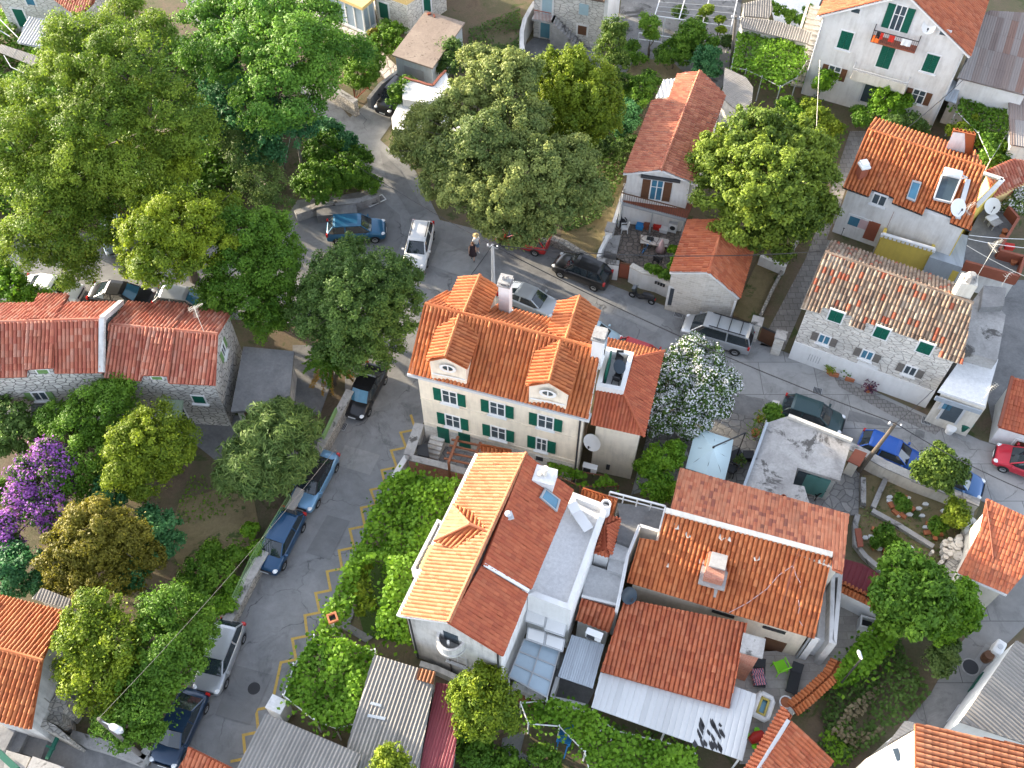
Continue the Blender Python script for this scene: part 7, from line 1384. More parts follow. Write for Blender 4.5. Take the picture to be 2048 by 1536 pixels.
 for s in (1, -1):
  q = MB(); zz = hd(.05) - .08; q.lathe((X(.055), s * W * .36, zz - .05), [(.02, 0), (.13, .02), (.15, .08), (.10, .135), (.02, .15)], 12, True, 1.3, 1.0) ; q.build('headlight', M['lamp'], t, world=False)
  q = MB(); q.obox((X(.975), s * W * .41, hd(.95) - .12), (.07, 0, 0), (0, .10, 0), (0, 0, .13)); q.build('tail_light', M['tail'], t, world=False)
  q = MB(); q.obox((X(f0 + .05), s * (W / 2 + .07), hd(f0) + .06), (.07, 0, 0), (0, .09, 0), (0, 0, .06)); q.build('mirror', cp, t, world=False, bevel=.02)
 q = MB(); q.box((X(-.002), 0, .46), (.03, .5, .11)); q.build('number_plate', M['whitep'], t, world=False)
 q = MB(); q.box((X(.004), 0, .6), (.05, W * .55, .12)); q.build('grille', M['black'], t, world=False)
 q = MB(); q.box((X(f0 - .012), 0, hd(f0) + .01), (.05, W * .7, .025)); q.build('wiper', M['black'], t, world=False)
 return t
WHT, SIL, DGR, BLK, NVY = (.72, .73, .74), (.40, .42, .44), (.07, .075, .08), (.010, .010, .012), (.010, .035, .085)
car('silver hatchback parked under the green tree in the lower street', km(1290, 1045), km(1440, 668), SIL, 'hatch', .5, bars=0, L_=4.1)
car('dark blue rounded beetle shaped car at the bottom of the street', km(1022, 1500), km(1215, 1085), (.008, .03, .07), 'beetle', .3, L_=4.1)
car('deep blue saloon with rear hatch parked in the middle of the sloping street', (532, 1142), (590, 1030), (.012, .06, .14), 'hatch', .3, L_=4.1)
car('light blue saloon with dark roof parked under the feathery shrub', (604, 1012), (655, 916), (.16, .32, .50), 'sedan', .4, roofcol=M['black'], L_=4.2)
car('shiny black coupe parked below the dense round tree', (709, 828), (752, 745), BLK, 'sedan', .2, L_=4.2, glass='glassb')
car('blue van parked on the concrete apron at the junction', (772, 462), (655, 468), (.010, .10, .20), 'suv', .2, L_=4.3, width=1.75)
car('white estate car with roof rails at the junction', (828, 540), (848, 455), WHT, 'suv', .0, bars=2, L_=4.3, width=1.75)
car('red hatchback half hidden under the great grey green tree', kb(1190, 1375), kb(1420, 1440), (.38, .012, .014), 'hatch', .1, L_=3.9)
car('black hatchback with red tail lamps beside the rubble wall', (1116, 528), (1212, 566), BLK, 'suv', .2, L_=4.2)
car('silver minivan with black roof bars by the little stone house', (1374, 655), (1492, 690), SIL, 'van', .5, bars=3, L_=4.8, width=1.85)
car('silver car behind the white chimney of the cream house', (1104, 622), (1012, 585), (.46, .48, .49), 'sedan', .5, L_=4.3)
car('pale blue car peeking out behind the right dormers', (1226, 690), (1140, 655), (.36, .48, .54), 'hatch', .4, L_=4.1)
car('red car behind the flowering oleander and annex roof', (1326, 734), (1246, 706), (.36, .015, .02), 'hatch', .1, L_=3.9)
car('dark green hatchback half behind the flat concrete roof', (1668, 850), (1578, 820), (.018, .05, .055), 'hatch', .2, L_=4.0)
car('bright blue hatchback beside the leaning wooden pole', (1828, 930), (1728, 890), (.008, .075, .34), 'hatch', .2, L_=4.0)
car('blue car behind the allotment tree with only its end showing', (1938, 975), (1860, 945), (.04, .12, .28), 'hatch', .2, L_=3.9)
car('red hatchback cut off by the right edge of the street', (2004, 915), (2100, 950), (.46, .015, .035), 'hatch', .1, L_=4.0)
car('white car at the left edge behind the stone cottages', (155, 590), (60, 575), WHT, 'sedan', .0, L_=4.3)
car('black saloon parked behind the left stone cottage', (310, 602), (182, 588), BLK, 'sedan', .2, L_=4.5, glass='glassb')
car('silver grey car parked behind the right stone cottage', (424, 612), (320, 600), (.38, .40, .42), 'hatch', .5, L_=4.2, glass='glassb')
car('black car parked behind the iron gate under a bush', (768, 225), (812, 175), BLK, 'suv', .2, L_=4.0)
car('grey car hidden under the broad trees by the left road', (235, 505), (225, 440), (.20, .25, .28), 'hatch', .4, L_=4.1)
# scooter
def scooter(label, fr, re_):
 A, B = P(*fr, .3), P(*re_, .3); d = A - B; c = (A + B) / 2; t = thing('scooter', label, 'scooter', (c.x, c.y, .02), None, math.atan2(d.y, d.x)); k = d.length / 2
 mb = MB(); mb.tube([(-k * .95, 0, .62), (-k * .6, 0, .7), (-k * .1, 0, .55), (k * .2, 0, .32), (k * .5, 0, .4), (k * .62, 0, .8)], [.1, .22, .22, .17, .14, .12], 10); mb.build('body', M['black'], t, world=False, smooth=True)
 mb = MB(); mb.tube([(-k * .85, 0, .82), (-k * .5, 0, .86), (-k * .05, 0, .78)], [.1, .17, .14], 10); mb.build('seat', M['darkm'], t, world=False, smooth=True)
 mb = MB(); mb.tube([(k * .55, -.36, 1.02), (k * .6, 0, .98), (k * .55, .36, 1.02)], .025); mb.build('handlebar', M['darkm'], t, world=False)
 mb = MB(); mb.obox((k * .68, 0, .98), (.03, 0, .12), (0, .2, 0), (.12, 0, -.02)); mb.build('windshield', M['carglass'], t, world=False)
 for x in (-k * .72, k * .78):
  w = thing('wheel', None, None, (x, 0, .25)); w.parent = t; n = 18; mb = MB(); v = [(r * math.cos(2 * PI * j / n), y, r * math.sin(2 * PI * j / n)) for r, y in ((.14, -.06), (.24, -.06), (.26, 0), (.24, .06), (.14, .06)) for j in range(n)]; mb.add(v, [[i * n + j, i * n + (j + 1) % n, (i + 1) * n + (j + 1) % n, (i + 1) * n + j] for i in range(4) for j in range(n)]); mb.build('tyre', M['tyre'], w, world=False)
  mb = MB(); mb.add([(.15 * math.cos(2 * PI * j / n), y, .15 * math.sin(2 * PI * j / n)) for y in (-.03, .03) for j in range(n)], [list(range(n))[::-1], list(range(n, 2 * n))]); mb.build('rim', M['rim'], w, world=False)
 mb = MB(); mb.box((k * .72, 0, .78), (.1, .16, .12)); mb.build('headlight', M['lamp'], t, world=False); mb = MB(); mb.box((-k * .98, 0, .64), (.05, .16, .08)); mb.build('tail_light', M['tail'], t, world=False)
 return t
scooter('black motor scooter parked in front of the white courtyard wall', kf(405, 1050), kf(615, 1130))
# annexes, yards, terraces
k2 = K(1020, 930, .336); k3 = K(780, 850, .2205)
T = house('stepped_annex', 'white stepped terraces and little tiled roofs squeezed between ridge house and long house', k2(435, 140, 640, 840, 920, 270), 3, 'annex')
pA_ = plane(k2(425, 180), k2(590, 240), 4.2, k2(638, 205), 4.7); q = roof(T, k2(432, 138, 640, 205, 612, 308, 560, 320, 420, 190), pA_, M['t_bright'], tile=.22, amp=.05); mb = MB(); mb.prism(inset(q, .1), 0, [p.z - .15 for p in q]); mb.build('wall', M['whiteclean'], T)
z4, z5 = 4.2, 4.75; h0, h1 = P(*k2(560, 362), z5), P(*k2(572, 500), z5 - .1)
for pts in ((P(*k2(572, 302), z4), P(*k2(657, 322), z4), h0), (P(*k2(657, 322), z4), P(*k2(590, 548), z4), h1, h0), (P(*k2(590, 548), z4), P(*k2(498, 520), z4), h1), (P(*k2(498, 520), z4), P(*k2(572, 302), z4), h0, h1)): roof_face('roof', pts, M['t_red'], T, tile=.2, amp=.04)
mb = MB(); mb.prism(px(k2(572, 312, 650, 328, 588, 540, 505, 515), 4.1), 0, 4.05); mb.build('wall', M['whiteclean'], T)
for pts, z, m in ((k2(640, 225, 925, 262, 888, 395, 772, 362, 722, 486, 636, 452, 652, 320), 3.7, 'concrete2'), (k2(636, 455, 726, 486, 692, 574, 592, 546), 3.4, 'terrace'), (k2(592, 546, 694, 575, 672, 656, 578, 622), 3.1, 'terrace'), (k2(470, 590, 672, 655, 632, 842, 425, 785), 2.8, 'terrace')): pxwalls(T, 'terrace_step', pts, z, 0, M[m])
for pts in (k2(772, 358, 700, 540, 640, 842), k2(772, 358, 888, 392)):
 c = px(pts, 4.1); mb = MB()
 for a, b in zip(c, c[1:]):
  d = (b - a).normalized(); n = Vector((-d.y, d.x, 0)) * .09; mb.prism([a + n, b + n, b - n, a - n], 0, 4.1)
 mb.build('parapet', M['whiteclean'], T)
mb = MB(); c = px(k2(640, 842, 425, 788), 3.2); mb.bar(c[0], c[1], .14, .5); mb.build('parapet', M['whiteclean'], T)
mb = MB(); c = px(k2(595, 160, 925, 245, 888, 392), 4.6)
for a, b in zip(c, c[1:]):
 for k in range(5): p = a + (b - a) * k / 4; mb.tube([p, p - Vector((0, 0, .9))], .04)
 mb.bar(a, b, .09); mb.bar(a - Vector((0, 0, .45)), b - Vector((0, 0, .45)), .06)
mb.build('railing', M['whitep'], T); mb = MB(); mb.tube([P(*k2(640, 842), 4.75), P(*k2(700, 545), 4.75), P(*k2(770, 362), 4.75)], .04); mb.build('handrail', M['lgrey'], T)
q_ = kq(1175, 215, 1442, 300, 1387, 482, 1128, 385); pq = plane(q_[3], q_[2], 2.6, q_[0], 3.3); q = roof(T, q_, pq, M['t_brick'], tile=.26, amp=.065); mb = MB(); mb.prism(inset(q, .1), 0, [p.z - .2 for p in q]); mb.build('wall', M['white'], T)
mb = MB(); p = P(*k2(705, 775), 3.9); dish('satellite_dish', 'dark blue satellite dish at the corner where the two long house roofs meet', *k2(705, 775), 4.0, .45, (.3, -.6, .75), mat='navy' if 'navy' in M else 'darkm', pole=.8)
# little things on those terraces
def item(name, label, cat, p, build, group=None, rz=0):
 t = thing(name, label, cat, p, group, rz); build(t); return t
def part(t, name, mat, fn, **kw): mb = MB(); fn(mb); return mb.build(name, M[mat], t, world=False, **kw)
def lounger(label, head, foot, z, mat, towel=None):
 A, B = P(*head, z + .35), P(*foot, z + .35); d = B - A; c = (A + B) / 2; k = d.length / 2; rz = math.atan2(d.y, d.x)
 t = thing('sun_lounger', label, 'sun lounger', (c.x, c.y, z), 'sun loungers', rz)
 part(t, 'seat_panel', mat, lambda m: m.box((k * .3, 0, .33), (k * 1.4, .6, .06)), bevel=.02); part(t, 'backrest', mat, lambda m: m.obox((-k * .7, 0, .43), (k * .3, 0, -.1), (0, .3, 0), (.01, 0, .03)), bevel=.02)
 for sx in (-.6, .8):
  for sy in (-.26, .26): part(t, 'leg', mat, lambda m: m.box((k * sx, sy, .15), (.05, .05, .3)))
 return t
lounger('folded white sun lounger on the ridge house roof terrace', k2(365, 235), k2(470, 385), 5.05, 'whitep')
DZ = .35
lounger('black sun lounger without towel on the paved deck', kr(1145, 725), kr(1090, 950), DZ, 'black'); lo_ = lounger('black sun lounger under a striped towel on the paved deck', kr(848, 690), kr(850, 905), DZ, 'black')
c = P(*kr(845, 815), DZ + .42); stripe = NT('striped_towel'); uvn = stripe.uv(); wv = stripe.n('ShaderNodeTexWave'); stripe.l(uvn, wv.inputs[0]); wv.inputs['Scale'].default_value = 2.4; stripe.fin(stripe.ramp(wv.outputs['Fac'], [(0, (.04, .045, .10)), (.5, (.75, .74, .74)), (.72, (.5, .08, .12))], 'CONSTANT'), .9)
mb = MB(); n = 8; a, b = P(*kr(830, 760), DZ + .42), P(*kr(860, 890), DZ + .42); dd = (b - a); sd = Vector((-dd.y, dd.x, 0)).normalized() * .36
for i in range(n): p, q = a + dd * i / n, a + dd * (i + 1) / n; h0, h1 = Vector((0, 0, .03 * math.sin(i * 1.9))), Vector((0, 0, .03 * math.sin(i * 1.9 + 1.9))); mb.add([p - sd - Vector((0, 0, .2)), p - sd * .85 + h0, p + sd * .85 + h0, p + sd - Vector((0, 0, .2)), q - sd - Vector((0, 0, .2)), q - sd * .85 + h1, q + sd * .85 + h1, q + sd - Vector((0, 0, .2))], [[0, 1, 5, 4], [1, 2, 6, 5], [2, 3, 7, 6]])
meta(mb.build('beach_towel', stripe.m), 'striped towel spread over the left black sun lounger', 'towel')
def chair(name, label, x, y, z, rz, mat, s=1.0, cat='chair', arms=True, legs=True):
 c = P(x, y, z); t = thing(name, label, cat, c, None, rz)
 part(t, 'seat', mat, lambda m: m.box((0, 0, .42 * s), (.52 * s, .52 * s, .08)), bevel=.03); part(t, 'backrest', mat, lambda m: m.obox((-.26 * s, 0, .68 * s), (.03, 0, -.01), (0, .25 * s, 0), (-.06, 0, .28 * s)), bevel=.02)
 if arms:
  for k in (-1, 1): part(t, 'armrest', mat, lambda m: (m.box((0, k * .29 * s, .62 * s), (.52 * s, .06, .05)), m.box((.22 * s, k * .29 * s, .52 * s), (.05, .05, .2))), bevel=.01)
 for i in (-1, 1):
  for j in (-1, 1): part(t, 'leg', mat, lambda m: m.tube([(i * .22 * s, j * .22 * s, .4 * s), (i * .26 * s, j * .26 * s, 0)], .03))
 return t
chair('plastic_chair', 'lime green garden armchair with high back between the two sun loungers', *kr(995, 770), DZ, 1.9, 'lime', 1.25)
# pool
q = px(kr(822, 985, 880, 935, 958, 1005, 930, 1150, 885, 1172, 790, 1110), DZ + .5); q = [P(*p, DZ + .45) for p in kr(850, 945, 955, 1000, 900, 1165, 790, 1110)]; t = thing('paddling_pool', 'blue paddling pool with inflated white and yellow rim at the canopy corner', 'pool', P(*kr(880, 1060), DZ))
cp = [q[i].lerp(q[(i + 1) % 4], f) for i in range(4) for f in (.12, .88)]; mb = MB(); mb.tube(cp + [cp[0]], .15, 10); mb.build('outer_ring', M['whitep'], t, smooth=True); iq = inset(cp, .2); mb = MB(); mb.tube(iq + [iq[0]], .07, 8); mb.build('inner_ring', paint('yellow_vinyl', (.55, .45, .12), .4, .1), t, smooth=True); mb = MB(); mb.poly([Vector((p.x, p.y, DZ + .3)) for p in iq]); mb.build('pool_water', glassy('pool_water', (.16, .38, .50), .05, .6, .1), t)
t = thing('toy_slide', 'small red and green toy car at the foot of the white canopy', 'toy', P(*kr(812, 1305), DZ), None, .5); part(t, 'toy_body', 'red', lambda m: m.tube([(-.4, 0, .3), (0, 0, .38), (.4, 0, .26)], [.2, .3, .2], 10), smooth=True)
for k, p in enumerate(((.3, -.3, .16), (-.3, -.3, .16), (.3, .3, .16), (-.3, .3, .16))): part(t, 'toy_wheel', 'lime', lambda m: m.lathe(p, [(.05, -.08), (.15, -.05), (.15, .05), (.05, .08)], 12))
c = P(*kr(1035, 1045), DZ); t = thing('round_planter', 'round white planter with soil at the corner of the tile coped wall', 'planter', c); mb = MB(); mb.lathe(c, [(.28, 0), (.36, .55), (.30, .55), (.28, .45)], 18, False); mb.build('pot', M['whitep'], t); mb = MB(); mb.lathe(c, [(.29, .48), (.01, .5)], 18); mb.build('soil', M['terracotta'], t)
c = P(*kr(1655, 440), DZ); t = thing('garden_sink', 'small white framed garden sink on the deck by the creeper wall', 'sink', c, None, -.3); part(t, 'rim', 'whitep', lambda m: [m.box(v, s_) for v, s_ in (((0, .3, .35), (.8, .1, .7)), ((0, -.3, .35), (.8, .1, .7)), ((.36, 0, .35), (.1, .5, .7)), ((-.36, 0, .35), (.1, .5, .7)))]); part(t, 'basin', 'darkm', lambda m: m.box((0, 0, .2), (.62, .5, .3)))
# courtyard below the parasol
t = thing('parasol', 'large square pale blue parasol in the paved courtyard', 'parasol', P(*kk_(780, 1090), .06)); CR = [P(*p, 2.25) for p in kk_(460, 832, 766, 940, 692, 1286, 372, 1172)]; MD = [P(*p, 2.5) for p in kk_(618, 892, 738, 1098, 535, 1222, 418, 1002)]; TP_ = P(*kk_(600, 1008), 3.35); cen = TP_; rim = [v for i in range(4) for v in (CR[i], MD[i])]; mb = MB(); N_ = 5
rows = [[TP_.lerp(r, (i / N_)) + Vector((0, 0, -.06 * math.sin(PI * i / N_))) for r in rim] for i in range(N_ + 1)]; vs = [v for r in rows for v in r]; mb.add(vs, [[i * 8 + j, i * 8 + (j + 1) % 8, (i + 1) * 8 + (j + 1) % 8, (i + 1) * 8 + j] for i in range(N_) for j in range(8)]); o = mb.build('canopy', M['umb'], t)
so_ = o.modifiers.new('thick', 'SOLIDIFY'); so_.thickness = .02
mb = MB()
for r in rim: mb.tube([TP_ - Vector((0, 0, .1)), r - Vector((0, 0, .05))], .018, 5)
mb.build('ribs', M['darkm'], t); mb = MB(); a = P(*kk_(790, 1080), .1); b = Vector((a.x + .05, a.y + .1, 2.75)); mb.tube([a, b, TP_ + Vector((0, 0, .14))], .05, 8); mb.lathe(TP_ + Vector((0, 0, .02)), [(.02, 0), (.08, .05), (.02, .14)], 8); mb.build('mast', M['darkm'], t); mb = MB(); mb.box((a.x, a.y, .12), (.9, .9, .12), .4); mb.build('base', M['darkm'], t)
chair('armchair', 'light grey cushioned armchair left of the pale parasol', *kk_(340, 1085), .06, 0.2, 'lgrey', 1.2, 'armchair'); chair('armchair', 'dark armchair under the right edge of the pale parasol', *kk_(738, 1212), .06, 2.6, 'darkm', 1.15, 'armchair')
t = item('storage_box', 'small black box against the flat roof building wall', 'box', P(*kk_(880, 1092), .06), lambda t: (part(t, 'body', 'black', lambda m: m.box((0, 0, .22), (.6, .5, .44))), part(t, 'lid', 'darkm', lambda m: m.box((0, 0, .47), (.66, .56, .06)))))
c = P(*kk_(355, 900), .06); t = thing('stone_planter', 'round stone planter under the white oleander', 'planter', c); mb = MB(); mb.lathe(c, [(.5, 0), (.6, .5), (.5, .5), (.48, .4), (.02, .4)], 20); mb.build('bowl', M['concrete'], t)
chair('metal_chair', 'black metal chair in front of the notched green doorway', *kk_(1440, 1400), .05, 2.0, 'black', 1.0)
# round table on the cream house roof terrace
c = P(*kj(1560, 775), 6.47); t = thing('round_table', 'dark oval table on the cream annex roof terrace', 'table', c); mb = MB(); mb.lathe(c, [(.05, .66), (.44, .66), (.44, .7), (.05, .7)], 20, True, .8, 1.15); mb.build('table_top', M['navy'] if 'navy' in M else M['darkm'], t); mb = MB(); mb.lathe(c, [(.2, 0), (.05, .1), (.04, .66)], 10); mb.build('leg', M['darkm'], t)
for l, x, y, r in (('thin dark chair at the lower side of the oval roof terrace table', 1545, 830, 1.2), ('thin dark chair at the upper side of the oval roof terrace table', 1565, 700, -1.6)): chair('metal_chair', l, *kj(x, y), 6.47, r, 'darkm', .85, arms=False)
# pergola and door canopy of the cream house terrace
t = thing('timber_pergola', 'red brown timber pergola over the cream house terrace', 'pergola', P(*k3(620, 250), .3)); mb = MB()
for a, b in ((k3(618, 105), k3(532, 340)), (k3(822, 160), k3(755, 330))): mb.bar(P(*a, 2.5), P(*b, 2.5), .16, .16); mb.bar(P(*b, 2.5), Vector((*P(*b, 2.5).xy, .3)), .14)
mb.build('beam', M['redwood'], t); mb = MB()
for a, b in ((k3(558, 132), k3(815, 185)), (k3(540, 185), k3(795, 242)), (k3(515, 250), k3(770, 298)), (k3(488, 302), k3(740, 358))): mb.bar(P(*a, 2.38), P(*b, 2.38), .11, .1)
mb.build('crossbar', M['redwood'], t)
q_ = k3(820, 178, 1098, 232, 1104, 268, 822, 240); q = [P(*p, z) for p, z in zip(q_, (2.9, 2.9, 2.5, 2.5))]; o = roof_face('porch_roof', q, M['t_bright'], H1, tile=.25, amp=.06)
mb = MB(); q = px(k3(240, 185, 340, 168, 358, 290, 250, 270), 1.3); mb.prism(q, 1.24, 1.3); meta(mb.build('dark_board', M['darkm']), 'dark sheet lying in the corner of the cream house terrace', 'board')
T = thing('terrace_steps', 'stone steps rising along the cream house terrace wall', 'steps', P(*k3(430, 240), .3)); mb = MB()
for k in range(5): p = P(*k3(440 - k * 14, 180 + k * 26), .3); mb.box((p.x, p.y, .3 + (.9 - k * .18) / 2), (.9, .4, .9 - k * .18), RZ1)
mb.build('treads', M['stone_pale'], T)
mb = MB(); wlx = Wall(g['w'][0], g['w'][1])
for x in (495, 680):
 s, z = wlx.pix(*k3(x, 165)); m = MB(); wlx.slab(m, s, 1.6, .75, 1.6, .0, .05); m.build('terrace_shutter', M['green'], H1)
m = MB(); wlx.slab(m, wlx.L / 2, 1.1, wlx.L, 2.2, -.02, .02); m.build('stone_base', M['stone_pale'], H1)
# glass canopy, white tables and blue-grey roof right of the ridge house
T = thing('glass_canopy', 'blue grey glass panel canopy between the ridge house wall and corrugated roof', 'canopy', P(1070, 1340, 0)); zc = 2.7; mb = MB(); q = px(kq(728, 535, 1000, 625, 905, 985, 610, 825), zc)
mb.prism(q, zc - .04, zc); mb.build('panel', M['pane'], T); mb = MB(); sheet = px(kq(728, 535, 985, 620, 880, 905, 640, 790), zc + .05);
for i in range(4): a, b = q[0].lerp(q[3], i / 3), q[1].lerp(q[2], i / 3); mb.bar(a + Vector((0, 0, .03)), b + Vector((0, 0, .03)), .07)
for f in (0, .5, 1): mb.bar(q[0].lerp(q[1], f) + Vector((0, 0, .03)), q[3].lerp(q[2], f) + Vector((0, 0, .03)), .06)
mb.build('frame', M['greyp'], T); mb = MB()
for p in q: mb.tube([(p.x, p.y, 0), p], .05)
mb.build('post', M['lgrey'], T)
for l, pts in (('upper left', kq(745, 302, 895, 355, 882, 440, 735, 390)), ('upper right', kq(905, 355, 1058, 412, 1035, 512, 882, 460)), ('lower left', kq(758, 442, 893, 480, 880, 578, 745, 530)), ('lower right', kq(903, 490, 1042, 535, 1025, 628, 886, 578))):
 zt = 3.4 if 'upper' in l else 3.1; q = px(pts, zt); t = thing('white_awning_panel', l + ' of the four white awning panels below the roof terrace', 'awning', sum(q, Vector()) / 4, 'white awning panels'); mb = MB(); mb.prism(inset(q, .04), zt - .05, zt); mb.build('panel', M['whitep'], t); mb = MB()
 for i in range(4): mb.bar(q[i] - Vector((0, 0, .05)), q[(i + 1) % 4] - Vector((0, 0, .05)), .05)
 mb.build('frame', M['lgrey'], t)
pb_ = plane(kq(990, 825), kq(1255, 915), 2.4, kq(1095, 500), 2.7); sheet_house('blue_grey_roof', 'blue grey corrugated roof left of the low orange roof', kq(1095, 502, 1347, 578, 1257, 916, 988, 824), pb_, M['c_blue'], None, 'roof', tile=.12, amp=.02)
wallline('white_yard_wall', kq(988, 828, 940, 980), .2, 1.6, M['whiteclean'], 'white yard wall left of the dark open yard'); wallline('white_yard_wall', kq(935, 985, 1080, 1015, 1215, 1050), .2, 1.2, M['whiteclean'], 'white yard wall along the bottom of the dark open yard'); wallline('grey_yard_wall', kq(640, 880, 760, 930, 880, 975), .3, 1.3, M['greywash'], 'grey wall below the glass panel canopy')
t = item('wooden_box', 'brown wooden box with two white bowls on top beside the bright yellow tree', 'box', P(*kq(775, 1010), 0), lambda t: (part(t, 'body', 'rust', lambda m: m.box((0, 0, .3), (1.3, .65, .6), -.25)), part(t, 'lid', 'redwood', lambda m: m.box((0, 0, .63), (1.4, .72, .06), -.25))))
for l, x, y in (('left white bowl on the brown wooden box', 752, 985), ('right white bowl on the brown wooden box', 800, 1000)): c = P(*kq(x, y), .68); mb = MB(); mb.lathe(c, [(.06, 0), (.13, .08), (.12, .08), (.05, .02)], 14); meta(mb.build('bowl', M['whitep']), l, 'bowl')
t = item('blue_chair_frame', 'bright blue plastic slide among the vines of the bottom garden', 'slide', P(*kq(1040, 1330), 0), lambda t: (part(t, 'slide_bed', 'blue', lambda m: [m.obox(v, (.35, 0, -.2), (0, .3, 0), (0, 0, .04)) for v in ((.0, 0, .9), (.7, 0, .5))]), part(t, 'side_rail', 'blue', lambda m: [m.bar((-.4, s_ * .33, 1.2), (1.1, s_ * .33, .4), .06, .2) for s_ in (-1, 1)]), part(t, 'ladder', 'blue', lambda m: [m.bar((-.4, s_ * .25, 1.1), (-.8, s_ * .25, 0), .06) for s_ in (-1, 1)])), None, 1.2)
flat('garden_path', kq(560, 1300, 740, 1240, 700, 1400, 840, 1500, 600, 1530, 540, 1450), .06, M['concrete2'])
t = item('square_flue', 'square terracotta flue standing among the street vines', 'flue', P(*kp(1075, 500), .0), lambda t: (part(t, 'shaft', 'offwhite', lambda m: m.box((0, 0, 1.2), (.42, .42, 2.4), .4)), part(t, 'collar', 'terracotta', lambda m: [m.box((math.cos(.4) * a - math.sin(.4) * b, math.sin(.4) * a + math.cos(.4) * b, 2.5), s_, .4) for a, b, s_ in ((.22, 0, (.1, .54, .2)), (-.22, 0, (.1, .54, .2)), (0, .22, (.34, .1, .2)), (0, -.22, (.34, .1, .2)))]), part(t, 'flue_hole', 'black', lambda m: m.box((0, 0, 2.41), (.34, .34, .02), .4))))
# cluttered courtyard
ZC = .9
def crate(label, x, y, mat, w=.5, d=.4, h=.35, z=ZC, rz=-.35, name='crate', cat='crate'):
 c = P(x, y, z); t = thing(name, label, cat, c, None, rz); part(t, 'body', mat, lambda m: m.prism([(-w / 2, -d / 2), (w / 2, -d / 2), (w / 2, d / 2), (-w / 2, d / 2)], 0, h)); part(t, 'rim', mat, lambda m: [m.box(v, s_) for v, s_ in (((0, d / 2, h), (w + .08, .06, .06)), ((0, -d / 2, h), (w + .08, .06, .06)), ((w / 2, 0, h), (.06, d, .06)), ((-w / 2, 0, h), (.06, d, .06)))]); return t
crate('red plastic crate in the middle of the courtyard clutter', *k5(455, 465), 'red'); crate('green plastic crate beside the orange cloth in the courtyard', *k5(356, 410), 'lime', .4, .35, .4); crate('blue plastic tub at the left of the courtyard clutter', *k5(338, 462), 'blue', .5, .45, .3, name='tub', cat='tub'); crate('white plastic tub right of the red crate', *k5(500, 485), 'whitep', .55, .4, .3, name='tub', cat='tub'); crate('grey laundry basket at the dark corner of the courtyard', *k5(320, 405), 'lgrey', .4, .4, .5, name='basket', cat='basket'); crate('stack of pale blue boxes behind the red crate', *k5(470, 415), 'c_blue', .7, .45, .6, name='storage_box', cat='box'); crate('white carton at the back right of the courtyard clutter', *k5(520, 430), 'whitep', .5, .4, .5, name='carton', cat='box'); crate('dark red bucket left of the red crate', *k5(382, 462), 'rust', .35, .35, .4, name='bucket', cat='bucket')
t = item('washing_machine', 'white washing machine at the right of the courtyard clutter', 'appliance', P(*k5(562, 475), ZC), lambda t: (part(t, 'body', 'whitep', lambda m: m.box((0, 0, .42), (.6, .55, .84))), part(t, 'door', 'darkm', lambda m: m.tube([(0, -.275, .45), (0, -.30, .45)], .2, 16)), part(t, 'worktop', 'lgrey', lambda m: m.box((0, 0, .86), (.64, .6, .04)))), None, -.35)
c = P(*k5(384, 385), ZC + .9); mb = MB(); n = 5
for i in range(n): a, b = -.25 + .5 * i / n, -.25 + .5 * (i + 1) / n; o0, o1 = .05 * math.sin(i * 2.1), .05 * math.sin(i * 2.1 + 2.1); mb.add([c + Vector((a, o0, -.35)), c + Vector((b, o1, -.35)), c + Vector((b, .05, .25)), c + Vector((a, .05, .25)), c + Vector((b, .22, .05)), c + Vector((a, .22, .05))], [[0, 1, 2, 3], [3, 2, 4, 5]])
meta(mb.build('hanging_cloth', M['orange']), 'bright orange cloth hanging in the courtyard clutter', 'cloth')
c = P(*k5(478, 625), ZC); t = thing('closed_parasol', 'faded pink closed garden parasol beside the courtyard table', 'parasol', c); mb = MB(); mb.lathe(c, [(.38, .2), (.22, .7), (.07, 1.25), (.02, 1.35)], 12); mb.build('canopy', M['pink'], t, smooth=True); mb = MB(); mb.tube([c, c + Vector((0, 0, 1.45))], .025); mb.build('pole', M['lgrey'], t)
t = thing('outdoor_table', 'long pale mosaic table in the cluttered courtyard', 'table', P(*k5(440, 548), ZC)); q = px(k5(347, 507, 540, 540, 530, 590, 342, 562), ZC + .75); mb = MB(); mb.prism(q, ZC + .68, ZC + .75); mb.build('table_top', M['crazy_pale'], t)
for p in inset(q, .15): mb = MB(); mb.bar((p.x, p.y, ZC), (p.x, p.y, ZC + .68), .09); mb.build('leg', M['brownw'], t)
mb = MB(); c = P(*k5(410, 535), ZC + .78); mb.box(c, (.5, .3, .08), -.3); mb.box(c + Vector((.1, 0, .06)), (.2, .2, .06), .2); meta(mb.build('tray', M['darkm']), 'dark tray with dishes on the pale mosaic table', 'tray')
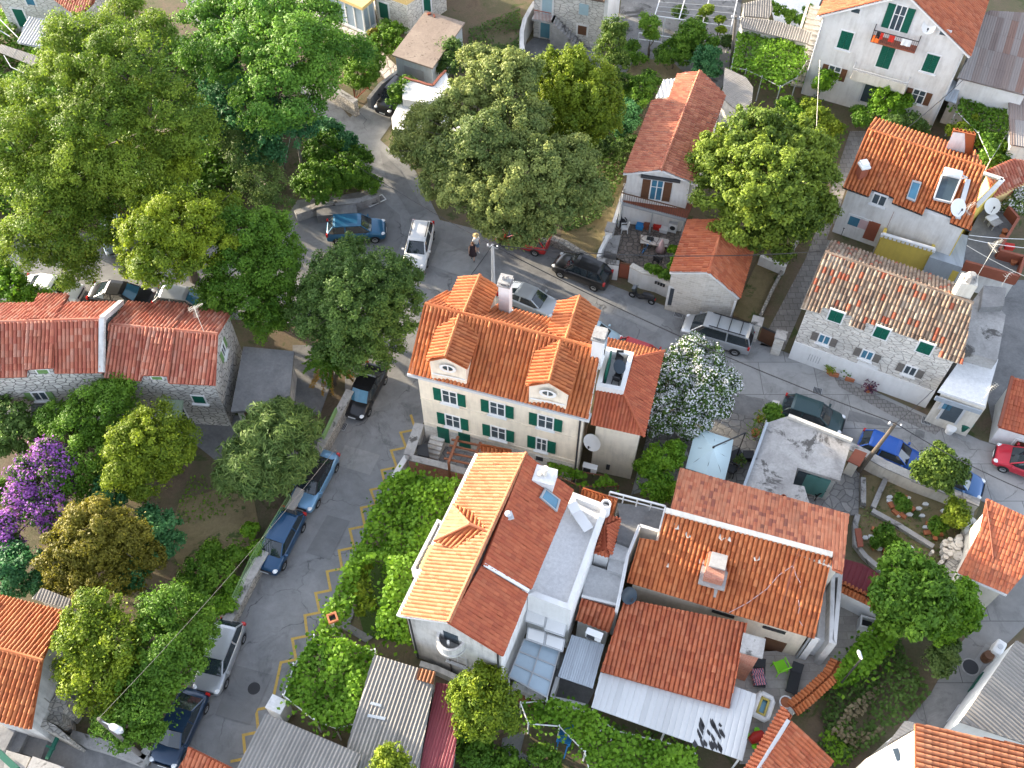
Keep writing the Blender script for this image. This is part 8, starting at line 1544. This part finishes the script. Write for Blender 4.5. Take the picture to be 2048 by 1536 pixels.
# bicycle
A, B = P(*k5(350, 655), ZC), P(*k5(408, 598), ZC); d = B - A; t = thing('bicycle', 'dark bicycle leaning by the pale mosaic table', 'bicycle', (A + B) / 2, None, math.atan2(d.y, d.x)); k = .52
for nm, x in (('wheel', -k), ('wheel', k)): part(t, nm, 'tyre', lambda m: (m.tube([(x + .32 * math.cos(a), 0, .34 + .32 * math.sin(a)) for a in [2 * PI * i / 20 for i in range(21)]], .022, 5, False), [m.tube([(x, 0, .34), (x + .31 * math.cos(a), 0, .34 + .31 * math.sin(a))], .006, 3) for a in [2 * PI * i / 10 for i in range(10)]]))
part(t, 'frame', 'blue', lambda m: [m.tube(p, .025, 6) for p in ([(-k, 0, .34), (-.15, 0, .3), (.38, 0, .75), (-.22, 0, .72), (-.15, 0, .3)], [(-k, 0, .34), (-.22, 0, .72)], [(k, 0, .34), (.36, 0, .9)])]); part(t, 'saddle', 'black', lambda m: m.obox((-.24, 0, .82), (.13, 0, 0), (0, .07, 0), (0, 0, .03))); part(t, 'handlebar', 'black', lambda m: m.tube([(.3, -.28, .95), (.36, 0, .93), (.3, .28, .95)], .02))
for l, x, y, m_ in (('white plastic chair lying at the left of the courtyard', 232, 485, 'whitep'), ('dark garden chair against the left courtyard wall', 215, 440, 'darkm'), ('dark garden chair at the lower right of the courtyard', 455, 700, 'black')): chair('garden_chair', l, *k5(x, y), ZC, random.uniform(0, 6), m_, .9)
bush('green shrub between courtyard table and little stone house', [(1352, 520, 1.9, 12), (1347, 500, 1.8, 10), (1345, 535, 1.6, 10)], 'vine', z0=.9, trunk=False); bush('small flowering weeds on top of the white courtyard wall', [(1310, 540, 1.9, 11), (1330, 548, 1.9, 11), (1298, 535, 1.8, 8)], 'mid', z0=.9, trunk=False)
# top yard
t = thing('white_pergola', 'white bar pergola frame without cover over the top concrete yard', 'pergola', P(1390, 60, 0)); k1 = K(1200, 0, .28369); zt = 2.6; mb = MB()
TLw, TRw, BLw, BRw = P(*k1(420, 0), zt), P(*k1(960, 30), zt), P(*k1(385, 112), zt), P(*k1(925, 188), zt); dU = (TLw - BLw) * .8
for a, b in ((BLw, BRw), (BLw, BLw + (TLw - BLw) * 2), (BRw, BRw + (TRw - BRw) * 2), (BLw.lerp(BRw, .32), BLw.lerp(BRw, .32) + (TLw - BLw) * 2), (BLw.lerp(BRw, .63), BLw.lerp(BRw, .63) + (TLw - BLw) * 2)): mb.bar(a, b, .08)
mb.build('main_frame', M['whitep'], t); mb = MB()
for i in range(1, 7): mb.bar(BLw + (TLw - BLw) * i * .28 + Vector((0, 0, .06)), BRw + (TRw - BRw) * i * .28 + Vector((0, 0, .06)), .022)
mb.build('wires', M['lgrey'], t)
for p in (BLw.lerp(BRw, .14), BLw.lerp(BRw, .63), BRw): mb = MB(); mb.bar((p.x, p.y, 0), p, .08); mb.build('post', M['whitep'], t)
t = thing('white_rail_frame', 'low white rail frame in front of the young trees of the top yard', 'frame', P(*k1(400, 260), 0)); mb = MB(); a, b = P(*k1(275, 232), 1.4), P(*k1(720, 295), 1.4); mb.bar(a, b, .08); mb.bar(a - Vector((0, 0, .6)), b - Vector((0, 0, .6)), .05)
for f in (0, .4, 1): p = a.lerp(b, f); mb.bar((p.x, p.y, 0), p, .07)
mb.build('rails', M['whitep'], t)
sheet_house('weathered_sheet_roof', 'weathered grey sheet roof between the orange gable house and the vine pergola', k1(880, 480, 1030, 550, 1080, 620, 1070, 720, 1000, 810, 860, 690), plane(k1(860, 690), k1(1000, 810), 2.6, k1(880, 480), 3.0), M['c_grey'], M['greywash'], 'shed', tile=.16, amp=.025)
sheet_house('upper_sheet_roof', 'grey corrugated roof strip above the vine pergola at the top', k1(985, 120, 1250, 150, 1500, 230, 1470, 310, 1000, 200), plane(k1(1000, 205), k1(1470, 310), 2.8, k1(985, 110), 3.2), M['c_grey'], M['greywash'], 'shed', tile=.2, amp=.035)
sheet_house('upper_sheet_roof', 'upper grey corrugated shed at the top edge with cloths on it', k1(1000, 30, 1200, -20, 1220, 70, 1190, 130, 1010, 115), plane(k1(1010, 115), k1(1190, 130), 2.6, k1(1000, 0), 3.0), M['c_grey'], M['greywash'], 'shed', tile=.2, amp=.035)
bush('row of potted shrubs on the terrace left of the stone steps', [(1560, 25, 1.3, 16), (1580, 35, 1.2, 14), (1600, 45, 1.2, 14), (1545, 15, 1.3, 12), (1618, 20, 1.6, 12)], 'mid', trunk=False)
flat('upper_terrace', k1(1180, -60, 1500, -60, 1560, 0, 1460, 230, 1230, 160), .3, M['terrace'])
# rubble, bricks of the allotment
rb = random.Random(5); mbb = {}
for i, (x, y) in enumerate(ks(932, 295, 968, 355, 1030, 385, 1038, 225, 1105, 320, 1250, 455, 1235, 525, 1300, 565, 1340, 535, 1385, 398, 795, 500, 795, 648, 882, 685, 975, 668, 985, 600)):
 c = P(x, y, .12); t = thing('brick', 'loose orange hollow brick on the allotment soil', 'brick', c, 'loose orange bricks', rb.random() * 3); part(t, 'block', 'brickwork' if False else 'terracotta', lambda m: m.box((0, 0, 0), (.42, .26, .18)), bevel=.015); part(t, 'hole', 'darkm', lambda m: [m.box((.211, -.07 + .14 * k, 0), (.006, .08, .1)) for k in (0, 1)])
for i, (x, y) in enumerate(ks(915, 260, 1085, 375, 1215, 480, 760, 560, 1375, 340, 1075, 235, 995, 380, 1195, 385, 1222, 288, 920, 230, 1160, 322, 940, 680, 835, 662, 1090, 655, 715, 570)):
 c = P(x, y, .1); mb = MB(); mb.prism([c + Vector((.2 * math.cos(a) * (.7 + .5 * rb.random()), .14 * math.sin(a) * (.7 + .5 * rb.random()), 0)) for a in [2 * PI * k / 6 for k in range(6)]], 0.04, .16); meta(mb.build('pale_stone', M['whiteclean']), 'loose pale stone lying on the allotment soil', 'stone', 'loose pale stones')
for k in range(46):
 f = rb.random(); p = [ks(1640, 470), ks(1570, 620), ks(1500, 690), ks(1320, 680)]; i = int(f * 3); a, b = P(*p[i], .7), P(*p[i + 1], .7); c = a.lerp(b, f * 3 - i) + Vector((rb.gauss(0, .35), rb.gauss(0, .35), 0)); s_ = .12 + .16 * rb.random(); mb = MB(); mb.prism([c + Vector((s_ * math.cos(a_) * (.7 + .5 * rb.random()), s_ * math.sin(a_) * (.7 + .5 * rb.random()), 0)) for a_ in [2 * PI * j / 6 for j in range(6)]], .3, .72 + .2 * rb.random()); meta(mb.build('rubble_stone', M['stone_pale']), 'pale loose stone on the wide rubble wall beside the orange roof house', 'stone', 'rubble wall stones')
mb = MB(); q = px(ks(628, 490, 680, 488, 702, 640, 655, 645), .6); mb.prism(q, .5, .6); meta(mb.build('red_plank', M['rust']), 'red brown board lying on the curved edging of the allotment', 'board')
mb = MB(); q = px(kk_(1765, 1012, 1862, 1050, 1800, 1158, 1700, 1110), 1.6); mb.prism(q, 1.5, 1.6); o = meta(mb.build('orange_hatch', M['rust']), 'orange red sheet roof of the meter box beside the leaning wooden pole', 'hatch'); mb = MB(); mb.prism(inset(q, .1), 0, 1.5); mb.build('box_wall', M['offwhite'], o)
for l, p, r, m_, h in (('green plastic rubbish bin at the corner of the lean-to', kl(1330, 485), .42, 'green', .9), ('white round tub beside the green rubbish bin', kl(1218, 500), .3, 'whitep', .45)):
 c = P(*p, .03); t = thing('bin', l, 'bin', c); mb = MB(); mb.lathe(c, [(r * .8, 0), (r, h), (r * 1.06, h), (r * 1.06, h + .06)], 18); mb.build('barrel', M[m_], t); mb = MB(); mb.lathe(c, [(r * 1.08, h + .05), (r * .9, h + .14), (.02, h + .16)], 18); mb.build('lid', M[m_], t)
c = P(*kt(1765, 485), .03); t = thing('white_tank', 'white water tank at the wall of the long lane house', 'tank', c, None, .9); part(t, 'vessel', 'whitep', lambda m: m.box((0, 0, .5), (.9, .55, 1.0)), bevel=.12); part(t, 'cap', 'lgrey', lambda m: m.lathe((0, 0, 1.0), [(.15, 0), (.15, .06), (.02, .07)], 12)); c = P(*kt(1690, 540), .03); t = thing('bin', 'brown barrel beside the white water tank in the lane', 'bin', c); mb = MB(); mb.lathe(c, [(.26, 0), (.3, .35), (.26, .7)], 16); mb.build('barrel', M['brownw'], t)
# furniture on the brown terrace
for l, x, y, s_ in (('white garden box on the brown roof terrace', 447, 650, 1), ('grey low table on the brown roof terrace', 485, 695, .8)):
 c = P(*kx(x, y), 2.21); t = thing('terrace_table', l, 'table', c, None, .5); part(t, 'table_top', 'whitep' if s_ == 1 else 'concrete', lambda m: m.box((0, 0, .45), (.85, .5, .07))); [part(t, 'leg', 'lgrey', lambda m: m.box((i * .35, j * .18, .21), (.06, .06, .42))) for i in (-1, 1) for j in (-1, 1)]
c = P(*kx(610, 890), 2.21); crate('red crate at the corner of the brown terrace kerb', *kx(615, 890), 'red', .6, .35, .3, 2.3, -.2)
crate('dark cage table on the yellow house lower terrace', *ke(580, 985), 'darkm', .9, .75, .7, 1.6, .25, 'cage', 'cage'); flat('lower_terrace', ke(430, 1060, 480, 930, 700, 980, 840, 1080, 800, 1180, 640, 1140), 1.6, M['dirt'])
t = item('window_grille', 'discarded white window frame lying beside the apron', 'window frame', P(*kb(445, 1180), .05), lambda t: (part(t, 'frame', 'whitep', lambda m: [m.bar(a, b, .07, .05) for a, b in (((-.7, -.3, .1), (.7, -.3, .1)), ((-.7, .3, .1), (.7, .3, .1)), ((-.7, -.3, .1), (-.7, .3, .1)), ((.7, -.3, .1), (.7, .3, .1)), ((0, -.3, .1), (0, .3, .1)))]),), None, .6)
# poles, wires, antennas
def pole(name, label, top, zt, base=None, r=.13, mat='greywood', arm=True, lean=None):
 tp = P(*top, zt); b = P(*base, 0) if base else Vector((tp.x, tp.y, 0)); t = thing(name, label, 'utility pole', b, None); mb = MB(); mb.tube([b, b.lerp(tp, .5), tp], [r * 1.2, r, r * .75], 10); mb.build('shaft', M[mat], t)
 if arm:
  m = MB(); m.bar(tp + Vector((-.35, .1, -.2)), tp + Vector((.35, -.1, -.2)), .08); m.build('crossarm', M['greyp'], t)
  for k in (-1, 1): m = MB(); m.lathe(tp + Vector((k * .3, -k * .08, -.16)), [(.03, 0), (.06, .05), (.04, .1), (.06, .15), (.02, .18)], 8); m.build('insulator', M['whitep'], t)
 return tp
tp1 = pole('utility_pole', 'grey concrete utility pole behind the cream house', (985, 490), 7.2, mat='lgrey'); tp2 = pole('utility_pole', 'leaning dark wooden utility pole beside the bright blue hatchback', kl(752, 425), 6.2, (1718, 942), .13, 'bark'); tp3 = pole('utility_pole', 'leaning grey wooden pole with stay in the dark yard by the apron', (587, 245), 5.6, (609, 358), .11, 'greywood', False); tp4 = pole('utility_pole', 'old wooden pole between the top yard and vine pergola', (1472, 32), 5.5, (1462, 135), .14, 'greywood')
mb = MB(); mb.tube([tp3, P(567, 340, 0)], .025, 5); meta(mb.build('pole_stay', M['greyp']), 'thin stay wire of the leaning grey pole in the dark yard', 'wire')
tp5 = P(*ky(1260, 880), 7.0); t = thing('street_lamp', 'street lamp on a pole rising through the trees at the bottom left', 'street lamp', (tp5.x, tp5.y, 0)); mb = MB(); mb.tube([(tp5.x, tp5.y, 0), tp5], [.13, .09], 8); mb.build('shaft', M['greywood'], t); lh = P(*ky(1490, 1010), 6.9); mb = MB(); mb.tube([tp5 - Vector((0, 0, .3)), lh + Vector((-.3, .15, .05))], .03); mb.build('bracket', M['lgrey'], t); mb = MB(); d = (lh - tp5); d.z = 0; d.normalize(); n = Vector((-d.y, d.x, 0)); mb.tube([lh - d * .45, lh - d * .25, lh + d * .2, lh + d * .35], [.06, .16, .18, .08], 10); mb.build('lamp_head', M['lgrey'], t, smooth=True)
lh = P(*kr(1625, 660), 5.2); t = thing('street_lamp', 'white street lamp head above the creeper wall of the sun deck', 'street lamp', (lh.x, lh.y - .2, 0)); mb = MB(); mb.tube([(lh.x, lh.y - .2, 0), (lh.x, lh.y - .2, 5.1), (lh.x, lh.y - .1, 5.18)], .05); mb.build('shaft', M['darkm'], t); mb = MB(); mb.tube([lh + Vector((.05, -.2, 0)), lh + Vector((0, -.1, .02)), lh + Vector((-.04, .18, 0)), lh + Vector((-.05, .28, 0))], [.04, .09, .10, .04], 10); mb.build('lamp_head', M['lgrey'], t, smooth=True)
def wire(label, a, b, sag=.5, r=.022, mat='black', n=14, mid=None):
 a, b = Vector(a), Vector(b); mb = MB(); mb.tube([a.lerp(b, i / n) - Vector((0, 0, sag * 4 * (i / n) * (1 - i / n))) for i in range(n + 1)], r, 5); return meta(mb.build('overhead_wire', M[mat]), label, 'wire')
wire('overhead cable following the street from the concrete pole to the leaning dark pole', tp1, tp2, .75, .035); wire('overhead cable from the leaning dark pole out past the right edge', tp2, P(2120, 1010, 6.0), .4, .03); wire('overhead cable crossing the orange roofs from concrete pole to old stone house', tp1, P(1641, 503, 6.6), .7, .03); wire('overhead cable from the concrete pole down left behind the cream house', tp1, P(880, 620, 6.5), .3, .025); wire('long pale wire from the street lamp up along the sloping street', tp5, P(672, 897, 6.2), .5, .012, 'darkm'); wire('thin wire pair from the leaning dark pole to the old stone house wall', tp2, P(*kg(1225, 1075), 3.5), .15, .018); wire('thin cable from the large white house corner down to the yellow house ridge', P(1926, 160, 6.5), P(*ke(1000, 220), 7.5), .2, .025); wire('pale hanging wire in front of the vine by the stone steps', P(1640, 120, 5), P(1632, 300, 4), .2, .018, 'offwhite'); wire('white cable from the yellow house roof to the right edge', P(*ke(1600, 1025), 5.6), P(2100, 478, 5.2), .15, .02, 'whitep'); wire('lower white cable over the brown terrace to the right edge', P(*ke(1590, 1055), 5.4), P(2100, 500, 5.0), .15, .02, 'whitep'); wire('pale cable crossing the brown terrace diagonally', P(*ke(1580, 1110), 5.2), P(2090, 570, 4.2), .15, .02, 'offwhite'); wire('thin wire from the concrete pole to the upper road pole', tp1, tp3, .5, .018); wire('dark wire hanging to the white tile coped wall', P(*kr(1660, 190), 3.0), P(*kr(1760, 360), 1.8), .1, .02)
def antenna(label, base, zb, top, zt, n=8, bars=1):
 t = thing('tv_antenna', label, 'antenna', P(*base, zb), 'roof antennas'); b, a = P(*base, zb), P(*top, zt); a = Vector((b.x, b.y, zt)); mb = MB(); mb.tube([b, a], .02); mb.build('mast', M['offwhite'], t)
 for k in range(bars):
  d = Vector((math.cos(.6 + k * 1.3), math.sin(.6 + k * 1.3), 0)); s = Vector((-d.y, d.x, 0)); c = a - Vector((0, 0, .15 + k * .5)); m = MB(); m.bar(c - d * .35, c + d * .55, .018)
  for i in range(n): p = c + d * (-.3 + .8 * i / (n - 1)); l = .2 - .01 * i; m.tube([p - s * l, p + s * l], .007, 4)
  m.build('yagi_array', M['offwhite'], t)
 return t
antenna('tall thin tv antenna with two arrays on the left stone cottage ridge', ki(1275, 530), 6.0, ki(1290, 350), 8.8, 11, 2); antenna('yellowish tv antenna beside the old stone house chimney', kg(1545, 230), 5.0, kg(1580, 80), 8.6, 9, 2); antenna('white tv antenna on the corner of the concrete lean-to roof', kg(1590, 1170), 3.5, kg(1700, 1080), 5.2, 6, 1); antenna('small tv antenna on the yellow house roof beside the large dish', ke(1560, 870), 6.3, ke(1580, 800), 7.4, 7, 2); antenna('thin tv antenna on the grey roof box right of the old stone house', kg(1745, 280), 4.9, kg(1730, 180), 6.2, 5, 1)
# people
def person(label, p, rz, shirt, lower, hair, dress=False, hat=None, stride=.16, reach=.1):
 import bmesh
 c = P(*p, .02); t = thing('person', label, 'person', c, None, rz); bm = bmesh.new(); sk = bm.verts.layers.skin.verify()
 def v(co, r): x = bm.verts.new(co); x[sk].radius = (r, r) if not isinstance(r, tuple) else r; return x
 def ch(*vs):
  for a, b in zip(vs, vs[1:]): bm.edges.new((a, b))
 pel = v((0, 0, .92), (.15, .11)); pel[sk].use_root = True; wa = v((.01, 0, 1.08), (.125, .095)); chs = v((.01, 0, 1.28), (.155, .105)); nb_ = v((0, 0, 1.43), .065); hd0 = v((.01, 0, 1.50), .06); hd = v((.02, 0, 1.60), (.085, .095)); ht = v((.01, 0, 1.70), .07); ch(pel, wa, chs, nb_, hd0, hd, ht); ch(hd, v((.115, 0, 1.585), .014))
 for s in (-1, 1):
  hip = v((0, s * .09, .86), .085); kn_ = v((.06 + s * stride * .5, s * .095, .48), .058); an = v((s * stride - .02, s * .095, .09), .038); toe = v((s * stride + .15, s * .11, .035), .03); ch(pel, hip, kn_, an, toe)
  sh = v((0, s * .18, 1.38), .055); el = v((-.02 - s * reach * .3, s * .25, 1.12), .04); wr = v((.08 - s * reach, s * .25, .90), .027); pm = v((.10 - s * reach, s * .25, .82), (.018, .032)); ch(chs, sh, el, wr, pm)
  for i, (o, l) in enumerate(((-.03, .065), (-.01, .078), (.01, .075), (.028, .06))): f1 = v((.11 - s * reach + o, s * .245, .775), .0085); f2 = v((.12 - s * reach + o, s * .232, .775 - l * .6), .007); ch(pm, f1, f2)
  ch(wr, v((.115 - s * reach, s * .215, .85), .0095), v((.13 - s * reach, s * .205, .81), .008))
 me = bpy.data.meshes.new('body'); bm.to_mesh(me); bm.free(); me.materials.append(M['skin']); o = link(bpy.data.objects.new('body', me)); o.parent = t; k = o.modifiers.new('skin', 'SKIN'); k.use_smooth_shade = True; k.branch_smoothing = .6; ss = o.modifiers.new('sub', 'SUBSURF'); ss.levels = ss.render_levels = 1
 def lathe_part(nm, mat, prof, sy=1.0, off=(0, 0)): mb = MB(); mb.lathe((off[0], off[1], 0), prof, 18, True, .78, sy); return mb.build(nm, mat, t, world=False, smooth=True)
 if dress: lathe_part('dress', shirt, [(.26, .42), (.24, .6), (.20, .85), (.15, 1.05), (.18, 1.25), (.20, 1.38), (.07, 1.46)], 1.15)
 else:
  lathe_part('shirt', shirt, [(.18, .88), (.165, 1.05), (.185, 1.25), (.195, 1.38), (.08, 1.45)], 1.2)
  for s in (-1, 1): mb = MB(); mb.tube([(0, s * .16, 1.40), (-.01, s * .235, 1.2)], [.075, .062], 10); mb.build('sleeve', shirt, t, world=False, smooth=True); mb = MB(); mb.tube([(0, s * .085, .95), (.03 + s * stride * .25, s * .095, .66), (.05 + s * stride * .4, s * .098, .52)], [.125, .105, .10], 12); mb.build('shorts', lower, t, world=False, smooth=True)
 for s in (-1, 1): mb = MB(); mb.tube([(s * stride - .06, s * .1, .04), (s * stride + .06, s * .105, .045), (s * stride + .2, s * .115, .03)], [.04, .048, .03], 8); mb.build('shoe', M['black'] if dress else M['whitep'], t, world=False, smooth=True)
 for s in (-1, 1): mb = MB(); mb.lathe((.10, s * .035, 1.615), [(.002, -.01), (.011, 0), (.002, .01)], 6); mb.build('eye', M['black'], t, world=False); mb = MB(); mb.lathe((.015, s * .092, 1.60), [(.005, -.03), (.016, 0), (.005, .03)], 6); mb.build('ear', M['skin'], t, world=False)
 mb = MB(); mb.obox((.102, 0, 1.555), (.006, 0, 0), (0, .025, 0), (0, 0, .006)); mb.build('mouth', M['tail'], t, world=False)
 mb = MB(); mb.lathe((-.02, 0, 1.63), [(.098, -.05), (.108, .02), (.085, .09), (.02, .125)], 14)
 if dress: mb.tube([(-.06, 0, 1.68), (-.12, 0, 1.52), (-.14, 0, 1.3)], [.08, .10, .05], 10)
 mb.build('hair', hair, t, world=False, smooth=True)
 if hat: mb = MB(); mb.lathe((0, 0, 1.70), [(.24, 0), (.12, .02), (.11, .1), (.02, .13)], 18); mb.build('hat', hat, t, world=False)
 return t
straw = paint('straw', (.55, .43, .22), .8, .1); denim = paint('blue_denim', (.12, .20, .30), .8, .1); darkdress = paint('dark_dress', (.04, .025, .03), .8, .2)
person('person in a long dark dress walking on the street towards the camera', (946, 518), R(-95), darkdress, None, M['brownw'], True); person('person in a white top, blue shorts and straw hat standing on the street', (953, 503), R(-60), M['whitep'], denim, M['brownw'], False, straw, .08, .04)
# light
SUN_EL, SUN_DIR = R(11.5), Vector((-.86, .51))
sd = bpy.data.lights.new('sun', 'SUN'); so = link(bpy.data.objects.new('sun', sd)); sd.energy = 2.7; sd.angle = R(.6); sd.color = (1.0, .84, .62)
v = Vector((SUN_DIR.x * math.cos(SUN_EL), SUN_DIR.y * math.cos(SUN_EL), math.sin(SUN_EL))); so.location = v * 80
so.rotation_euler = (-v).to_track_quat('-Z', 'Y').to_euler()
wd_ = bpy.data.worlds.new('World'); SC.world = wd_; wd_.use_nodes = True; nt = wd_.node_tree; bg = nt.nodes['Background']
sk = nt.nodes.new('ShaderNodeTexSky'); sk.sky_type = 'NISHITA'; sk.sun_disc = False; sk.sun_elevation = SUN_EL; sk.sun_rotation = math.atan2(SUN_DIR.x, SUN_DIR.y); sk.air_density = .6; sk.dust_density = 1.5
hs = nt.nodes.new('ShaderNodeHueSaturation'); hs.inputs['Saturation'].default_value = .5; nt.links.new(sk.outputs[0], hs.inputs['Color']); nt.links.new(hs.outputs[0], bg.inputs[0]); bg.inputs[1].default_value = .15
SC.view_settings.view_transform = 'Standard'; SC.view_settings.look = 'None'; SC.view_settings.gamma = 1; SC.view_settings.exposure = 2.75
SC.cycles.max_bounces = 5; SC.cycles.diffuse_bounces = 3; SC.cycles.transmission_bounces = 2; SC.cycles.use_denoising = True
